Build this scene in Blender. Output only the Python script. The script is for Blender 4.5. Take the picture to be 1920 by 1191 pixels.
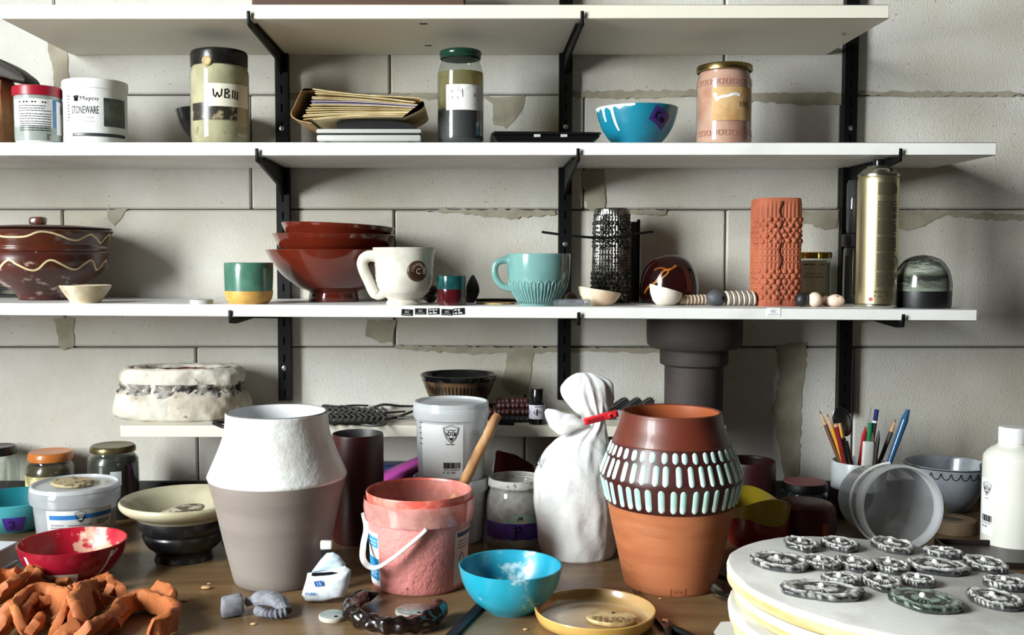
import bpy, bmesh, math, random
from mathutils import Vector, Matrix, noise
for o in list(bpy.data.objects): bpy.data.objects.remove(o)
SC = bpy.context.scene
COL = SC.collection
R = math.radians
# ---------------------------------------------------------------- camera
F, CX, CY = 1900.0, 885.0, 595.5
TH = math.atan(110.5 / F)                 # camera looks slightly down
ZC, ZT, YW = 1.19, 0.75, 1.84             # camera height, table top, back wall
cam_d = bpy.data.cameras.new('camera')
cam_d.sensor_width = 36.0
cam_d.lens = 36.0 * F / 1920.0
cam_d.shift_x = (960 - CX) / 1920.0
cam_d.clip_start = 0.05
cam = bpy.data.objects.new('camera', cam_d)
COL.objects.link(cam)
cam.location = (0, 0, ZC)
cam.rotation_euler = (math.pi / 2 - TH, 0, 0)
SC.camera = cam
# ---------------------------------------------------------------- light
SC.view_settings.view_transform = 'Standard'
SC.view_settings.look = 'None'
SC.view_settings.gamma = 1.0
SC.view_settings.use_curve_mapping = False
SC.view_settings.exposure = 0.22
w = bpy.data.worlds.new('world'); SC.world = w
w.use_nodes = True
w.node_tree.nodes['Background'].inputs['Color'].default_value = (1.0, 0.97, 0.92, 1)
w.node_tree.nodes['Background'].inputs['Strength'].default_value = 0.025
XL = -2.0                                   # left wall with the window
WY0, WY1, WZ0, WZ1 = -0.85, 0.30, 1.0, 2.75
ld = bpy.data.lights.new('window_daylight', 'AREA')
ld.shape = 'RECTANGLE'; ld.size = WZ1 - WZ0; ld.size_y = WY1 - WY0
ld.energy = 370; ld.color = (0.97, 0.99, 1.0)
lo = bpy.data.objects.new('window_daylight', ld); COL.objects.link(lo)
lo.location = (XL - 0.16, (WY0 + WY1) / 2, (WZ0 + WZ1) / 2)
lo.rotation_euler = (0, -math.pi / 2, 0)
# ---------------------------------------------------------------- pixel maths
def ray(px, py):
    a = (px - CX) / F; b = -(py - CY) / F
    return Vector((a, math.cos(TH) + b * math.sin(TH), -math.sin(TH) + b * math.cos(TH)))
def W(px, py, D):
    d = ray(px, py); k = D / d.y
    return Vector((k * d.x, D, ZC + k * d.z))
def G(px, py, z=ZT):
    d = ray(px, py); k = (z - ZC) / d.z
    return Vector((k * d.x, k * d.y, z))
class Pl:
    """a place for a turned thing: centre column cx, standing at height z0"""
    def __init__(s, cx, z0, D=None, yf=None, hb=0, yr=600):
        s.cx, s.z0 = cx, z0
        if D is None:
            D0 = G(cx, yf, z0).y
            D = D0 / (1 - hb / F)
        s.D = D
        yb = yf if yf else yr
        s.s = W(cx + 1, yb, D).x - W(cx, yb, D).x
        s.loc = (W(cx, yb, D).x, D, z0)
        Pl.ang = math.atan2(-s.loc[0], D)      # the side that faces the viewer
    def z(s, y): return 0.0 if y is None else max(0.0003, W(s.cx, y, s.D).z - s.z0)
    def x(s, px): return (px - s.cx) * s.s
    def p(s, pts): return [(h * s.s, s.z(y)) for h, y in pts]
# ---------------------------------------------------------------- materials
def lin(c):
    c = c / 255.0
    return c / 12.92 if c <= 0.04045 else ((c + 0.055) / 1.055) ** 2.4
def rgb(*c): return (lin(c[0]), lin(c[1]), lin(c[2]), 1.0)
MATS = {}
def newmat(name):
    m = bpy.data.materials.new(name); m.use_nodes = True
    nt = m.node_tree; nt.nodes.clear()
    out = nt.nodes.new('ShaderNodeOutputMaterial')
    return m, nt, out
def coords(nt, world=False, stretch=None):
    if world:
        n = nt.nodes.new('ShaderNodeNewGeometry'); so = n.outputs['Position']
    else:
        n = nt.nodes.new('ShaderNodeTexCoord'); so = n.outputs['Object']
    if stretch:
        mp = nt.nodes.new('ShaderNodeMapping'); mp.inputs['Scale'].default_value = stretch
        nt.links.new(so, mp.inputs['Vector']); so = mp.outputs['Vector']
    return so
def nz(nt, so, scale, detail=4, rough=0.55, dist=0.0):
    n = nt.nodes.new('ShaderNodeTexNoise'); n.inputs['Scale'].default_value = scale
    n.inputs['Detail'].default_value = detail; n.inputs['Roughness'].default_value = rough
    n.inputs['Distortion'].default_value = dist
    nt.links.new(so, n.inputs['Vector']); return n.outputs['Fac']
def ramp(nt, fac, lo, hi):
    n = nt.nodes.new('ShaderNodeMapRange'); n.inputs['From Min'].default_value = lo; n.inputs['From Max'].default_value = hi
    nt.links.new(fac, n.inputs['Value']); return n.outputs['Result']
def mixc(nt, fac, a, b):
    n = nt.nodes.new('ShaderNodeMix'); n.data_type = 'RGBA'
    if isinstance(fac, float): n.inputs[0].default_value = fac
    else: nt.links.new(fac, n.inputs[0])
    for i, v in ((6, a), (7, b)):
        if isinstance(v, tuple): n.inputs[i].default_value = v
        else: nt.links.new(v, n.inputs[i])
    return n.outputs[2]
def M(name, c, rough=0.5, metal=0.0, c2=None, ns=30, lo=0.45, hi=0.6, c3=None, ns3=90, lo3=0.6, hi3=0.66,
      bump=0.0, bs=120, coat=0.0, world=False, stretch=None, spec=0.5, emit=0, attr=None, bdist=0.002, dist=0.0, sss=0.0):
    if name in MATS: return MATS[name]
    m, nt, out = newmat(name)
    b = nt.nodes.new('ShaderNodeBsdfPrincipled')
    nt.links.new(b.outputs[0], out.inputs[0])
    b.inputs['Roughness'].default_value = rough; b.inputs['Metallic'].default_value = metal
    b.inputs['Coat Weight'].default_value = coat; b.inputs['Coat Roughness'].default_value = 0.06
    b.inputs['Specular IOR Level'].default_value = spec
    if sss:
        b.inputs['Subsurface Weight'].default_value = sss; b.inputs['Subsurface Radius'].default_value = (.02, .02, .02)
    col = rgb(*c); so = None
    if c2 or c3 or bump: so = coords(nt, world, stretch)
    if attr:
        a = nt.nodes.new('ShaderNodeAttribute'); a.attribute_name = attr
        col = mixc(nt, a.outputs['Fac'], rgb(*c), rgb(*c2))
    elif c2: col = mixc(nt, ramp(nt, nz(nt, so, ns, dist=dist), lo, hi), col, rgb(*c2))
    if c3: col = mixc(nt, ramp(nt, nz(nt, so, ns3, 5, .65), lo3, hi3), col, rgb(*c3))
    if isinstance(col, tuple): b.inputs['Base Color'].default_value = col
    else: nt.links.new(col, b.inputs['Base Color'])
    if bump:
        bp = nt.nodes.new('ShaderNodeBump'); bp.inputs['Strength'].default_value = bump; bp.inputs['Distance'].default_value = bdist
        nt.links.new(nz(nt, so, bs, 5, .6), bp.inputs['Height']); nt.links.new(bp.outputs[0], b.inputs['Normal'])
    MATS[name] = m; return m
def thin(name, tint, dcol=(255, 255, 255), df=0.0, gloss=0.05, edge=0.5, c2=None, ns=40, lo=.4, hi=.6, rough=0.03):
    """thin clear or milky sheet: see-through + some body colour + reflection that grows at grazing angles"""
    if name in MATS: return MATS[name]
    m, nt, out = newmat(name)
    t = nt.nodes.new('ShaderNodeBsdfTransparent'); t.inputs[0].default_value = rgb(*tint)
    d = nt.nodes.new('ShaderNodeBsdfDiffuse'); d.inputs[0].default_value = rgb(*dcol)
    tl = nt.nodes.new('ShaderNodeBsdfTranslucent'); tl.inputs[0].default_value = rgb(*dcol)
    dm = nt.nodes.new('ShaderNodeMixShader'); dm.inputs[0].default_value = 0.35
    nt.links.new(d.outputs[0], dm.inputs[1]); nt.links.new(tl.outputs[0], dm.inputs[2])
    m1 = nt.nodes.new('ShaderNodeMixShader'); m1.inputs[0].default_value = df
    if c2 is not None:
        f = ramp(nt, nz(nt, coords(nt), ns), lo, hi)
        mr = nt.nodes.new('ShaderNodeMapRange'); mr.inputs['To Min'].default_value = df; mr.inputs['To Max'].default_value = c2
        nt.links.new(f, mr.inputs['Value']); nt.links.new(mr.outputs[0], m1.inputs[0])
    nt.links.new(t.outputs[0], m1.inputs[1]); nt.links.new(dm.outputs[0], m1.inputs[2])
    g = nt.nodes.new('ShaderNodeBsdfGlossy'); g.inputs['Roughness'].default_value = rough
    lw = nt.nodes.new('ShaderNodeLayerWeight'); lw.inputs[0].default_value = 0.5
    pw = nt.nodes.new('ShaderNodeMath'); pw.operation = 'POWER'; pw.inputs[1].default_value = 3.0
    nt.links.new(lw.outputs['Facing'], pw.inputs[0])
    ma = nt.nodes.new('ShaderNodeMath'); ma.operation = 'MULTIPLY_ADD'; ma.inputs[1].default_value = edge; ma.inputs[2].default_value = gloss
    nt.links.new(pw.outputs[0], ma.inputs[0])
    m2 = nt.nodes.new('ShaderNodeMixShader'); nt.links.new(ma.outputs[0], m2.inputs[0])
    nt.links.new(m1.outputs[0], m2.inputs[1]); nt.links.new(g.outputs[0], m2.inputs[2])
    nt.links.new(m2.outputs[0], out.inputs[0])
    MATS[name] = m; return m
# ---------------------------------------------------------------- mesh helpers
def lathe(prof, n=56, dr=None, sx=1.0, sy=1.0):
    v, f, rows = [], [], []
    for r, z in prof:
        if r < 1e-6:
            rows.append([len(v)]); v.append((0, 0, z)); continue
        row = []
        for i in range(n):
            a = 2 * math.pi * i / n
            rr = r + (dr(a, z, r) if dr else 0)
            row.append(len(v)); v.append((rr * math.sin(a) * sx, -rr * math.cos(a) * sy, z))
        rows.append(row)
    for A, Bq in zip(rows, rows[1:]):
        for i in range(n):
            j = (i + 1) % n
            if len(A) == 1 and len(Bq) == 1: continue
            if len(A) == 1: f.append((A[0], Bq[j], Bq[i]))
            elif len(Bq) == 1: f.append((A[i], A[j], Bq[0]))
            else: f.append((A[i], A[j], Bq[j], Bq[i]))
    return v, f
def spl(pts, m=5):
    """smooth curve through points of any dimension"""
    out = []
    n = len(pts)
    for i in range(n - 1):
        p0 = pts[max(i - 1, 0)]; p1 = pts[i]; p2 = pts[i + 1]; p3 = pts[min(i + 2, n - 1)]
        for k in range(m):
            t = k / m
            out.append(tuple(0.5 * (2 * b + (c - a) * t + (2 * a - 5 * b + 4 * c - d) * t * t + (3 * b - a - 3 * c + d) * t ** 3)
                             for a, b, c, d in zip(p0, p1, p2, p3)))
    out.append(tuple(pts[-1])); return out
def lathepts(prof): return [(max(r, 0.0), z) for r, z in prof]
def bowlprof(outer, t, floor):
    """outer: from foot centre up to rim; adds a rounded rim and the inside"""
    r, z = outer[-1]
    inn = [(a - t, b) for a, b in reversed(outer) if b > floor + t and a - t > 0]
    return outer + [(r - t * .25, z + t * .35), (r - t * .75, z + t * .35)] + inn + [(inn[-1][0] * .6, floor + .001), (0, floor)]
def box(x0, x1, y0, y1, z0, z1, bev=0.0, seg=1):
    bm = bmesh.new()
    bmesh.ops.create_cube(bm, size=1)
    for v in bm.verts:
        v.co = ((x0 + x1) / 2 + v.co.x * (x1 - x0), (y0 + y1) / 2 + v.co.y * (y1 - y0), (z0 + z1) / 2 + v.co.z * (z1 - z0))
    if bev: bmesh.ops.bevel(bm, geom=bm.edges[:], offset=bev, segments=seg, affect='EDGES', profile=.5)
    return frombm(bm)
def frombm(bm):
    bm.verts.index_update()
    v = [tuple(x.co) for x in bm.verts]; f = [tuple(x.index for x in y.verts) for y in bm.faces]
    bm.free(); return v, f
def join(*parts):
    v, f = [], []
    for a, b in parts:
        o = len(v); v += list(a); f += [tuple(i + o for i in q) for q in b]
    return v, f
def tr(vf, loc=(0, 0, 0), rot=(0, 0, 0), sc=(1, 1, 1)):
    mt = Matrix.Translation(loc) @ Matrix.Rotation(rot[2], 4, 'Z') @ Matrix.Rotation(rot[1], 4, 'Y') @ Matrix.Rotation(rot[0], 4, 'X')
    return [tuple(mt @ Vector((a * sc[0], b * sc[1], c * sc[2]))) for a, b, c in vf[0]], vf[1]
def noisy(vf, amp, sc, seed=0):
    o = Vector((seed * 7.3, seed * 3.1, seed * 1.7)); out = []
    for p in vf[0]:
        q = Vector(p) * sc + o
        d = noise.noise_vector(q) * .7 + noise.noise_vector(q * 2.3) * .3
        out.append((p[0] + d.x * amp, p[1] + d.y * amp, p[2] + d.z * amp))
    return out, vf[1]
def tube(path, rad, n=10, flat=1.0, dr=None):
    pts = [Vector(p) for p in path]; N = len(pts)
    rad = rad if isinstance(rad, (list, tuple)) else [rad] * N
    v, f = [], []
    t0 = (pts[1] - pts[0]).normalized()
    up = Vector((0, 0, 1)) if abs(t0.z) < .9 else Vector((0, 1, 0))
    nrm = (up - t0 * up.dot(t0)).normalized()
    for i, p in enumerate(pts):
        t = (pts[min(i + 1, N - 1)] - pts[max(i - 1, 0)]).normalized()
        nrm = (nrm - t * nrm.dot(t)).normalized(); bi = t.cross(nrm)
        for k in range(n):
            a = 2 * math.pi * k / n
            r = rad[i] + (dr(i, a) if dr else 0)
            v.append(tuple(p + nrm * (math.cos(a) * r * flat) + bi * (math.sin(a) * r)))
    for i in range(N - 1):
        for k in range(n):
            l = (k + 1) % n
            f.append((i * n + k, i * n + l, (i + 1) * n + l, (i + 1) * n + k))
    f.append(tuple(reversed(range(n)))); f.append(tuple((N - 1) * n + k for k in range(n)))
    return v, f
def ball(rx, ry, rz, c=(0, 0, 0), u=16, w_=10):
    prof = [(math.sin(math.pi * i / w_), -math.cos(math.pi * i / w_)) for i in range(w_ + 1)]
    prof[0] = (0, -1); prof[-1] = (0, 1)
    v, f = lathe(prof, u)
    return [(c[0] + a * rx, c[1] + b * ry, c[2] + d * rz) for a, b, d in v], f
def prism(poly, y0, y1, bev=0.0, seg=2):
    """polygon in x,z pushed from y0 to y1"""
    bm = bmesh.new()
    vs = [bm.verts.new((x, y0, z)) for x, z in poly]
    fc = bm.faces.new(vs)
    ex = bmesh.ops.extrude_face_region(bm, geom=[fc])
    for e in ex['geom']:
        if isinstance(e, bmesh.types.BMVert): e.co.y = y1
    bmesh.ops.recalc_face_normals(bm, faces=bm.faces[:])
    if bev: bmesh.ops.bevel(bm, geom=bm.edges[:], offset=bev, segments=seg, affect='EDGES', profile=.5)
    return frombm(bm)
def slab(poly, z0, z1, bev=0.0):
    """polygon in x,y pushed from z0 to z1"""
    v, f = prism([(x, y) for x, y in poly], z0, z1, bev)
    return [(a, c, b) for a, b, c in v], [tuple(reversed(q)) for q in f]
def sections(secs, n=48, fold=None):
    """stacked rings: (cx, cy, z, rx, ry) with caps"""
    v, f = [], []
    for j, (cx, cy, z, rx, ry) in enumerate(secs):
        for i in range(n):
            a = 2 * math.pi * i / n
            k = 1 + (fold(a, j, z) if fold else 0)
            v.append((cx + rx * k * math.sin(a), cy - ry * k * math.cos(a), z))
    for j in range(len(secs) - 1):
        for i in range(n):
            l = (i + 1) % n
            f.append((j * n + i, j * n + l, (j + 1) * n + l, (j + 1) * n + i))
    f.append(tuple(reversed(range(n)))); f.append(tuple((len(secs) - 1) * n + i for i in range(n)))
    return v, f
# ---------------------------------------------------------------- objects
def mo(name, vf, mat, parent=None, loc=(0, 0, 0), rot=(0, 0, 0), smooth=40, label=None, fix=True):
    me = bpy.data.meshes.new(name)
    me.from_pydata(vf[0], [], vf[1])
    if fix:
        bm = bmesh.new(); bm.from_mesh(me)
        bmesh.ops.recalc_face_normals(bm, faces=bm.faces[:]); bm.to_mesh(me); bm.free()
    if smooth:
        me.polygons.foreach_set('use_smooth', [True] * len(me.polygons))
        if smooth < 180: me.set_sharp_from_angle(angle=R(smooth))
    me.materials.append(mat)
    o = bpy.data.objects.new(name, me); COL.objects.link(o)
    o.location = loc; o.rotation_euler = rot; o.parent = parent
    if label: o['label'] = label
    return o
def tag(o, label, cat, group=None):
    o['label'] = label; o['category'] = cat
    if group: o['group'] = group
    return o
def thing(name, label, cat, loc=(0, 0, 0), rot=(0, 0, 0), group=None):
    o = bpy.data.objects.new(name, None); COL.objects.link(o)
    o.empty_display_size = .02; o.location = loc; o.rotation_euler = rot
    return tag(o, label, cat, group)
def struct(name, vf, mat, smooth=30):
    o = mo(name, vf, mat, smooth=smooth); o['kind'] = 'structure'; return o
# ---------------------------------------------------------------- print: text, strokes, patches on curved surfaces
_txt = {}
def text_uv(s, h, width=None):
    """2D mesh of a text, height h, centred at 0,0"""
    if s not in _txt:
        cu = bpy.data.curves.new('t', 'FONT'); cu.body = s; cu.size = 1; cu.resolution_u = 2
        ob = bpy.data.objects.new('t', cu); COL.objects.link(ob)
        dg = bpy.context.evaluated_depsgraph_get()
        me = bpy.data.meshes.new_from_object(ob.evaluated_get(dg))
        _txt[s] = ([(v.co.x, v.co.y) for v in me.vertices], [tuple(p.vertices) for p in me.polygons])
        bpy.data.objects.remove(ob); bpy.data.curves.remove(cu); bpy.data.meshes.remove(me)
    v, f = _txt[s]
    xs = [a for a, b in v]; ys = [b for a, b in v]
    k = h / (max(ys) - min(ys)); kx = k if width is None else width / (max(xs) - min(xs))
    cx = (max(xs) + min(xs)) / 2; cy = (max(ys) + min(ys)) / 2
    return [((a - cx) * kx, (b - cy) * k) for a, b in v], f
def strokes_uv(strokes, wd):
    v, f = [], []
    for st in strokes:
        for (a, b) in zip(st, st[1:]):
            d = Vector((b[0] - a[0], b[1] - a[1]))
            if d.length < 1e-9: continue
            d.normalize(); nn = Vector((-d.y, d.x)) * wd / 2; e = d * wd * .35
            i = len(v)
            for q, sg, ee in ((a, 1, -1), (a, -1, -1), (b, -1, 1), (b, 1, 1)):
                v.append((q[0] + nn.x * sg + e.x * ee, q[1] + nn.y * sg + e.y * ee))
            f.append((i, i + 1, i + 2, i + 3))
    return v, f
def rect_uv(u0, u1, v0, v1, nu=1, nv=1):
    v = [(u0 + (u1 - u0) * i / nu, v0 + (v1 - v0) * j / nv) for j in range(nv + 1) for i in range(nu + 1)]
    f = [(j * (nu + 1) + i, j * (nu + 1) + i + 1, (j + 1) * (nu + 1) + i + 1, (j + 1) * (nu + 1) + i) for j in range(nv) for i in range(nu)]
    return v, f
def fine_uv(u0, u1, vt, vb, n, h, seed=1, fill=.8):
    rd = random.Random(seed); parts = []
    for k in range(n):
        vv = vt + (vb - vt) * k / max(n - 1, 1); u = u0
        end = u0 + (u1 - u0) * (1 if rd.random() < .7 else rd.uniform(.5, .9))
        while u < end - h:
            l = rd.uniform(1.5, 6) * h
            parts.append(rect_uv(u, min(u + l, end), vv - h / 2, vv + h / 2)); u += l + h * .8
    return j2(*parts)
def j2(*parts):
    v, f = [], []
    for a, b in parts:
        o = len(v); v += list(a); f += [tuple(i + o for i in q) for q in b]
    return v, f
def mv(uv, du=0, dv=0, rot=0, sc=1):
    c, s = math.cos(rot), math.sin(rot)
    return [(du + sc * (a * c - b * s), dv + sc * (a * s + b * c)) for a, b in uv[0]], uv[1]
def on_turned(rf, ang=0.0, r0=None):
    """maps u (arc length from the side that faces the viewer), v (height) to a turned surface"""
    ang += Pl.ang
    def g(u, v, off):
        r = rf(v) if callable(rf) else rf
        a = ang + u / (r0 or r); r += off
        return (r * math.sin(a), -r * math.cos(a), v)
    return g
def on_flat(o=(0, 0, 0)):
    return lambda u, v, off: (o[0] + u, o[1] - off, o[2] + v)
def on_top(o=(0, 0, 0)):
    return lambda u, v, off: (o[0] + u, o[1] + v, o[2] + off)
LAB = {}
def put(name, uv, g, mat, parent, off=.0004):
    vs = [g(a, b, off) for a, b in uv[0]]
    if name in ('label_panel', 'tape_label', 'backing', 'tape_front', 'label_patch'): LAB[parent.name] = None
    elif parent.name in LAB and LAB[parent.name] and any(k in name for k in ('print', 'lettering', 'handwriting', 'mark', 'barcode', 'stripe', 'crest', 'picture', 'label_band', 'label_blue', 'hazard', 'shield', 'label_tear', 'initial')):
        parent = LAB[parent.name]
    o = _put(name, vs, uv, mat, parent)
    if name == 'fine_print': o['kind'] = 'stuff'
    if parent.name in LAB and LAB[parent.name] is None: LAB[parent.name] = o
    return o
def _put(name, vs, uv, mat, parent):
    return mo(name, (vs, uv[1]), mat, parent, smooth=180, fix=False)
def rprof(prof):
    """radius at a height from an outer profile"""
    ps = sorted(prof, key=lambda q: q[1])
    def f(z):
        if z <= ps[0][1]: return ps[0][0]
        for a, b in zip(ps, ps[1:]):
            if z <= b[1]:
                t = 0 if b[1] == a[1] else (z - a[1]) / (b[1] - a[1])
                return a[0] + (b[0] - a[0]) * t
        return ps[-1][0]
    return f
def shield_uv(s):
    """shield mark with two ovals and a stem, about s wide"""
    o = [(-.5, .42), (-.28, .5), (0, .58), (.28, .5), (.5, .42), (.44, .05), (.28, -.32), (0, -.62), (-.28, -.32), (-.44, .05), (-.5, .42)]
    ins = [(a * .84, b * .84) for a, b in o]
    el = lambda cx, cy, rx, ry: [(cx + rx * math.cos(t * math.pi / 6), cy + ry * math.sin(t * math.pi / 6)) for t in range(13)]
    st = strokes_uv([[(a * s, b * s) for a, b in o], [(a * s, b * s) for a, b in ins]], .03 * s)
    st2 = strokes_uv([[(a * s, b * s) for a, b in el(x, .02, .075, .15)] for x in (-.12, .12)], .05 * s)
    st3 = strokes_uv([[(-.28 * s, .24 * s), (0, .27 * s), (.28 * s, .24 * s)], [(-.3 * s, .1 * s), (-.24 * s, -.1 * s)], [(.3 * s, .1 * s), (.24 * s, -.1 * s)]], .05 * s)
    tri = ([(-.2 * s, -.2 * s), (0, -.45 * s), (.2 * s, -.2 * s), (0, -.26 * s)], [(0, 1, 3), (1, 2, 3)])
    return j2(st, st2, st3, tri)
def bars_uv(u0, u1, v0, v1, seed=3):
    rd = random.Random(seed); u = u0; parts = []
    while u < u1:
        wd = rd.choice([1, 1, 2, 3]) * (u1 - u0) / 70
        parts.append(rect_uv(u, min(u + wd, u1), v0, v1)); u += wd + rd.choice([1, 1, 2]) * (u1 - u0) / 70
    return j2(*parts)
def pillow(poly, th, seed, amp, soft=True):
    """soft pouch from an outline: grid fan from the centre, thick in the middle"""
    if soft: pl = spl(poly + poly[:1], 4)[:-1]
    else:
        pl = []
        for a_, b_ in zip(poly, poly[1:] + poly[:1]):
            pl += [(a_[0] + (b_[0] - a_[0]) * k / 4, a_[1] + (b_[1] - a_[1]) * k / 4) for k in range(4)]
    cx = sum(a for a, b in pl) / len(pl); cz_ = sum(b for a, b in pl) / len(pl)
    v, f = [], []
    NRr = 6; n_ = len(pl)
    for sg in (-1, 1):
        st = len(v)
        v.append((cx, sg * th, cz_))
        for i in range(1, NRr + 1):
            t_ = i / NRr
            for (a, b) in pl: v.append((cx + (a - cx) * t_, sg * (th * math.sqrt(max(0, 1 - t_ ** 3)) + .0004), cz_ + (b - cz_) * t_))
        for k in range(n_):
            f.append((st, st + 1 + k, st + 1 + (k + 1) % n_))
        for i in range(NRr - 1):
            for k in range(n_):
                l = (k + 1) % n_; b0, b1 = st + 1 + i * n_, st + 1 + (i + 1) * n_
                f.append((b0 + k, b0 + l, b1 + l, b1 + k))
    h = len(v) // 2
    for k in range(n_):
        l = (k + 1) % n_; b0 = 1 + (NRr - 1) * n_
        f.append((b0 + k, b0 + l, h + b0 + l, h + b0 + k))
    return noisy((v, f), amp, 55, seed)
# pre-made inks
INK = M('ink_black', (14, 14, 15), .9, spec=.1)
LABELW = M('label_white_paper', (222, 222, 220), .7, spec=.3)
PURPLE = M('purple_tape', (84, 52, 165), .5, bump=.1)
# ================================================================= THE ROOM
m_block = M('aerated_concrete_block', (206, 203, 196), .9, c2=(184, 177, 161), ns=3.5, lo=.42, hi=.72, c3=(128, 123, 112), ns3=170, lo3=.64, hi3=.72, bump=.7, bs=300, bdist=.002, world=True)
m_mortar = M('mortar_grey_beige', (158, 151, 133), .95, c2=(146, 138, 120), ns=30, bump=.4, bs=150, world=True)
m_joint = M('dark_joint_mortar', (92, 88, 80), .95, bump=.3, bs=150, world=True)  # dark grey mortar set back between the blocks
m_plain = M('plain_plaster', (196, 192, 184), .9, bump=.2)
wall = struct('wall_back', box(-2.1, 2.2, YW + .006, YW + .20, 0, 2.7), m_joint)
def zw(y): return W(885, y, YW).z
rows = [zw(651) - .50, zw(651) - .252, zw(651), zw(393), zw(178), zw(178) + .207, zw(178) + .457, zw(178) + .70]
def xw(px): return W(px, 500, YW).x
starts = [xw(120), xw(365), xw(740), xw(473), xw(733), xw(430), xw(700)]
rd = random.Random(4)
bidx = 0
for r_ in range(7):
    z0, z1 = rows[r_], rows[r_ + 1]
    x = starts[r_] - .6 * 3
    while x < 1.75:
        x1 = x + .600
        if r_ == 3 and abs(x1 - xw(1695)) < .1: x1 = xw(1572)
        if x1 > -1.55:
            g = .0014
            dy = rd.uniform(-.0012, .0012)
            vf = box(x + g, x1 - g, YW + dy, YW + .03, z0 + g, z1 - g * rd.uniform(.5, 1.6), bev=.0028)
            b = mo('block', vf, m_block, wall, smooth=0, fix=False)
        x = x1
# mortar smeared over the joints, as thin skins on the blocks
def smear(poly, th=.0005, seed=1):
    """irregular thin patch: pixel outline on the wall"""
    pts = [W(px, py, YW) for px, py in poly]
    out = []
    n = len(pts); rdm = random.Random(seed)
    for i in range(n):
        a, b = pts[i], pts[(i + 1) % n]
        k = max(2, int((b - a).length / .008))
        for t in range(k):
            q = a.lerp(b, t / k); out.append((q.x + rdm.uniform(-1, 1) * .0022, q.z + rdm.uniform(-1, 1) * .0022))
    mo('mortar_smear', prism(out, YW - .0011 - th, YW + .004), m_mortar, wall, smooth=30)
smear([(1455, 648), (1512, 640), (1510, 700), (1502, 745), (1498, 900), (1470, 900), (1448, 770), (1462, 700)], seed=1)
smear([(950, 652), (1000, 648), (998, 690), (990, 740), (960, 742), (940, 720), (948, 690)], seed=2)
smear([(690, 600), (742, 600), (735, 640), (715, 642), (684, 632)], seed=3)
smear([(100, 596), (140, 596), (138, 652), (118, 655), (112, 650)], seed=4)
smear([(1590, 394), (1800, 396), (1920, 404), (1920, 414), (1830, 410), (1770, 405), (1720, 428), (1690, 432), (1640, 420), (1590, 424)], seed=5)
smear([(200, 393), (240, 393), (228, 408), (216, 424), (200, 410)], seed=6)
smear([(1094, 318), (1135, 318), (1133, 392), (1250, 394), (1250, 404), (1130, 402), (1100, 392), (1091, 330)], seed=7)
smear([(1498, 396), (1572, 394), (1570, 428), (1545, 432), (1520, 420), (1500, 422)], seed=8)
smear([(85, 60), (125, 60), (130, 160), (105, 165), (96, 110)], seed=9)
smear([(1060, 172), (1320, 168), (1320, 180), (1200, 184), (1080, 184)], seed=10)
smear([(1400, 176), (1585, 174), (1585, 196), (1500, 196), (1400, 190)], seed=11)
smear([(540, 176), (830, 176), (830, 186), (700, 192), (540, 188)], seed=12)
smear([(905, 182), (985, 180), (975, 215), (950, 240), (925, 235), (925, 195)], seed=13)
smear([(740, 648), (1080, 652), (1250, 654), (1250, 662), (1080, 660), (900, 664), (745, 655)], seed=14, th=.001)
smear([(800, 392), (1040, 394), (1040, 402), (960, 410), (880, 402), (800, 396)], seed=15, th=.001)
smear([(1610, 172), (1900, 172), (1920, 180), (1700, 182), (1610, 178)], seed=16, th=.0008)
struct('floor', box(-2.2, 2.2, -2.4, 2.04, -.1, 0), M('grey_floor', (120, 116, 110), .7, bump=.2))
# left wall with the window that lights the room
m_lw = m_plain
hole = join(box(XL - .2, XL, -2.4, WY0, 0, 2.7), box(XL - .2, XL, WY1, YW + .006, 0, 2.7), box(XL - .2, XL, WY0, WY1, 0, WZ0), box(XL - .2, XL, WY0, WY1, WZ1, 2.7))
struct('wall_left', hole, m_lw)
m_frame = M('white_window_frame', (225, 225, 222), .45)
win = struct('window_1', join(box(XL - .10, XL - .04, WY0, WY0 + .05, WZ0, WZ1), box(XL - .10, XL - .04, WY1 - .05, WY1, WZ0, WZ1),
      box(XL - .10, XL - .04, WY0 + .05, WY1 - .05, WZ0, WZ0 + .05), box(XL - .10, XL - .04, WY0 + .05, WY1 - .05, WZ1 - .05, WZ1)), m_frame)
ym = (WY0 + WY1) / 2
mo('mullion', box(XL - .09, XL - .05, ym - .02, ym + .02, WZ0 + .05, WZ1 - .05), m_frame, win)
m_pane = thin('window_pane_glass', (250, 252, 252))
for a, b in ((WY0 + .05, ym - .02), (ym + .02, WY1 - .05)):
    mo('pane', box(XL - .073, XL - .067, a, b, WZ0 + .05, WZ1 - .05), m_pane, win)
# low dark strip where the table meets the wall
struct('dark_strip_1', box(-1.6, 1.7, YW - .014, YW - .003, ZT, ZT + .034, .002), M('dark_edge_strip', (34, 31, 29), .7, bump=.2))
# ---------------------------------------------------------------- table
m_wood = M('stained_table_wood', (130, 103, 71), .34, c2=(98, 76, 51), ns=3.2, lo=.35, hi=.7, c3=(140, 116, 84), ns3=7, lo3=.6, hi3=.85, bump=.12, bs=40, stretch=(1.0, 9.0, 6.0), coat=.1)
t = thing('work_table', 'brown stained wooden work table carrying the pots, buckets and clay scraps', 'table', (0, 1.35, 0))
mo('table_top', box(-1.55, 1.6, -.55, .485, ZT - .035, ZT, .003), m_wood, t)
for sx in (-1.45, 1.5):
    for sy in (-.48, .43):
        mo('leg', box(sx - .03, sx + .03, sy - .03, sy + .03, 0, ZT - .036), m_wood, t)
mo('apron', box(-1.42, 1.47, -.49, -.465, ZT - .12, ZT - .036), m_wood, t)
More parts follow.
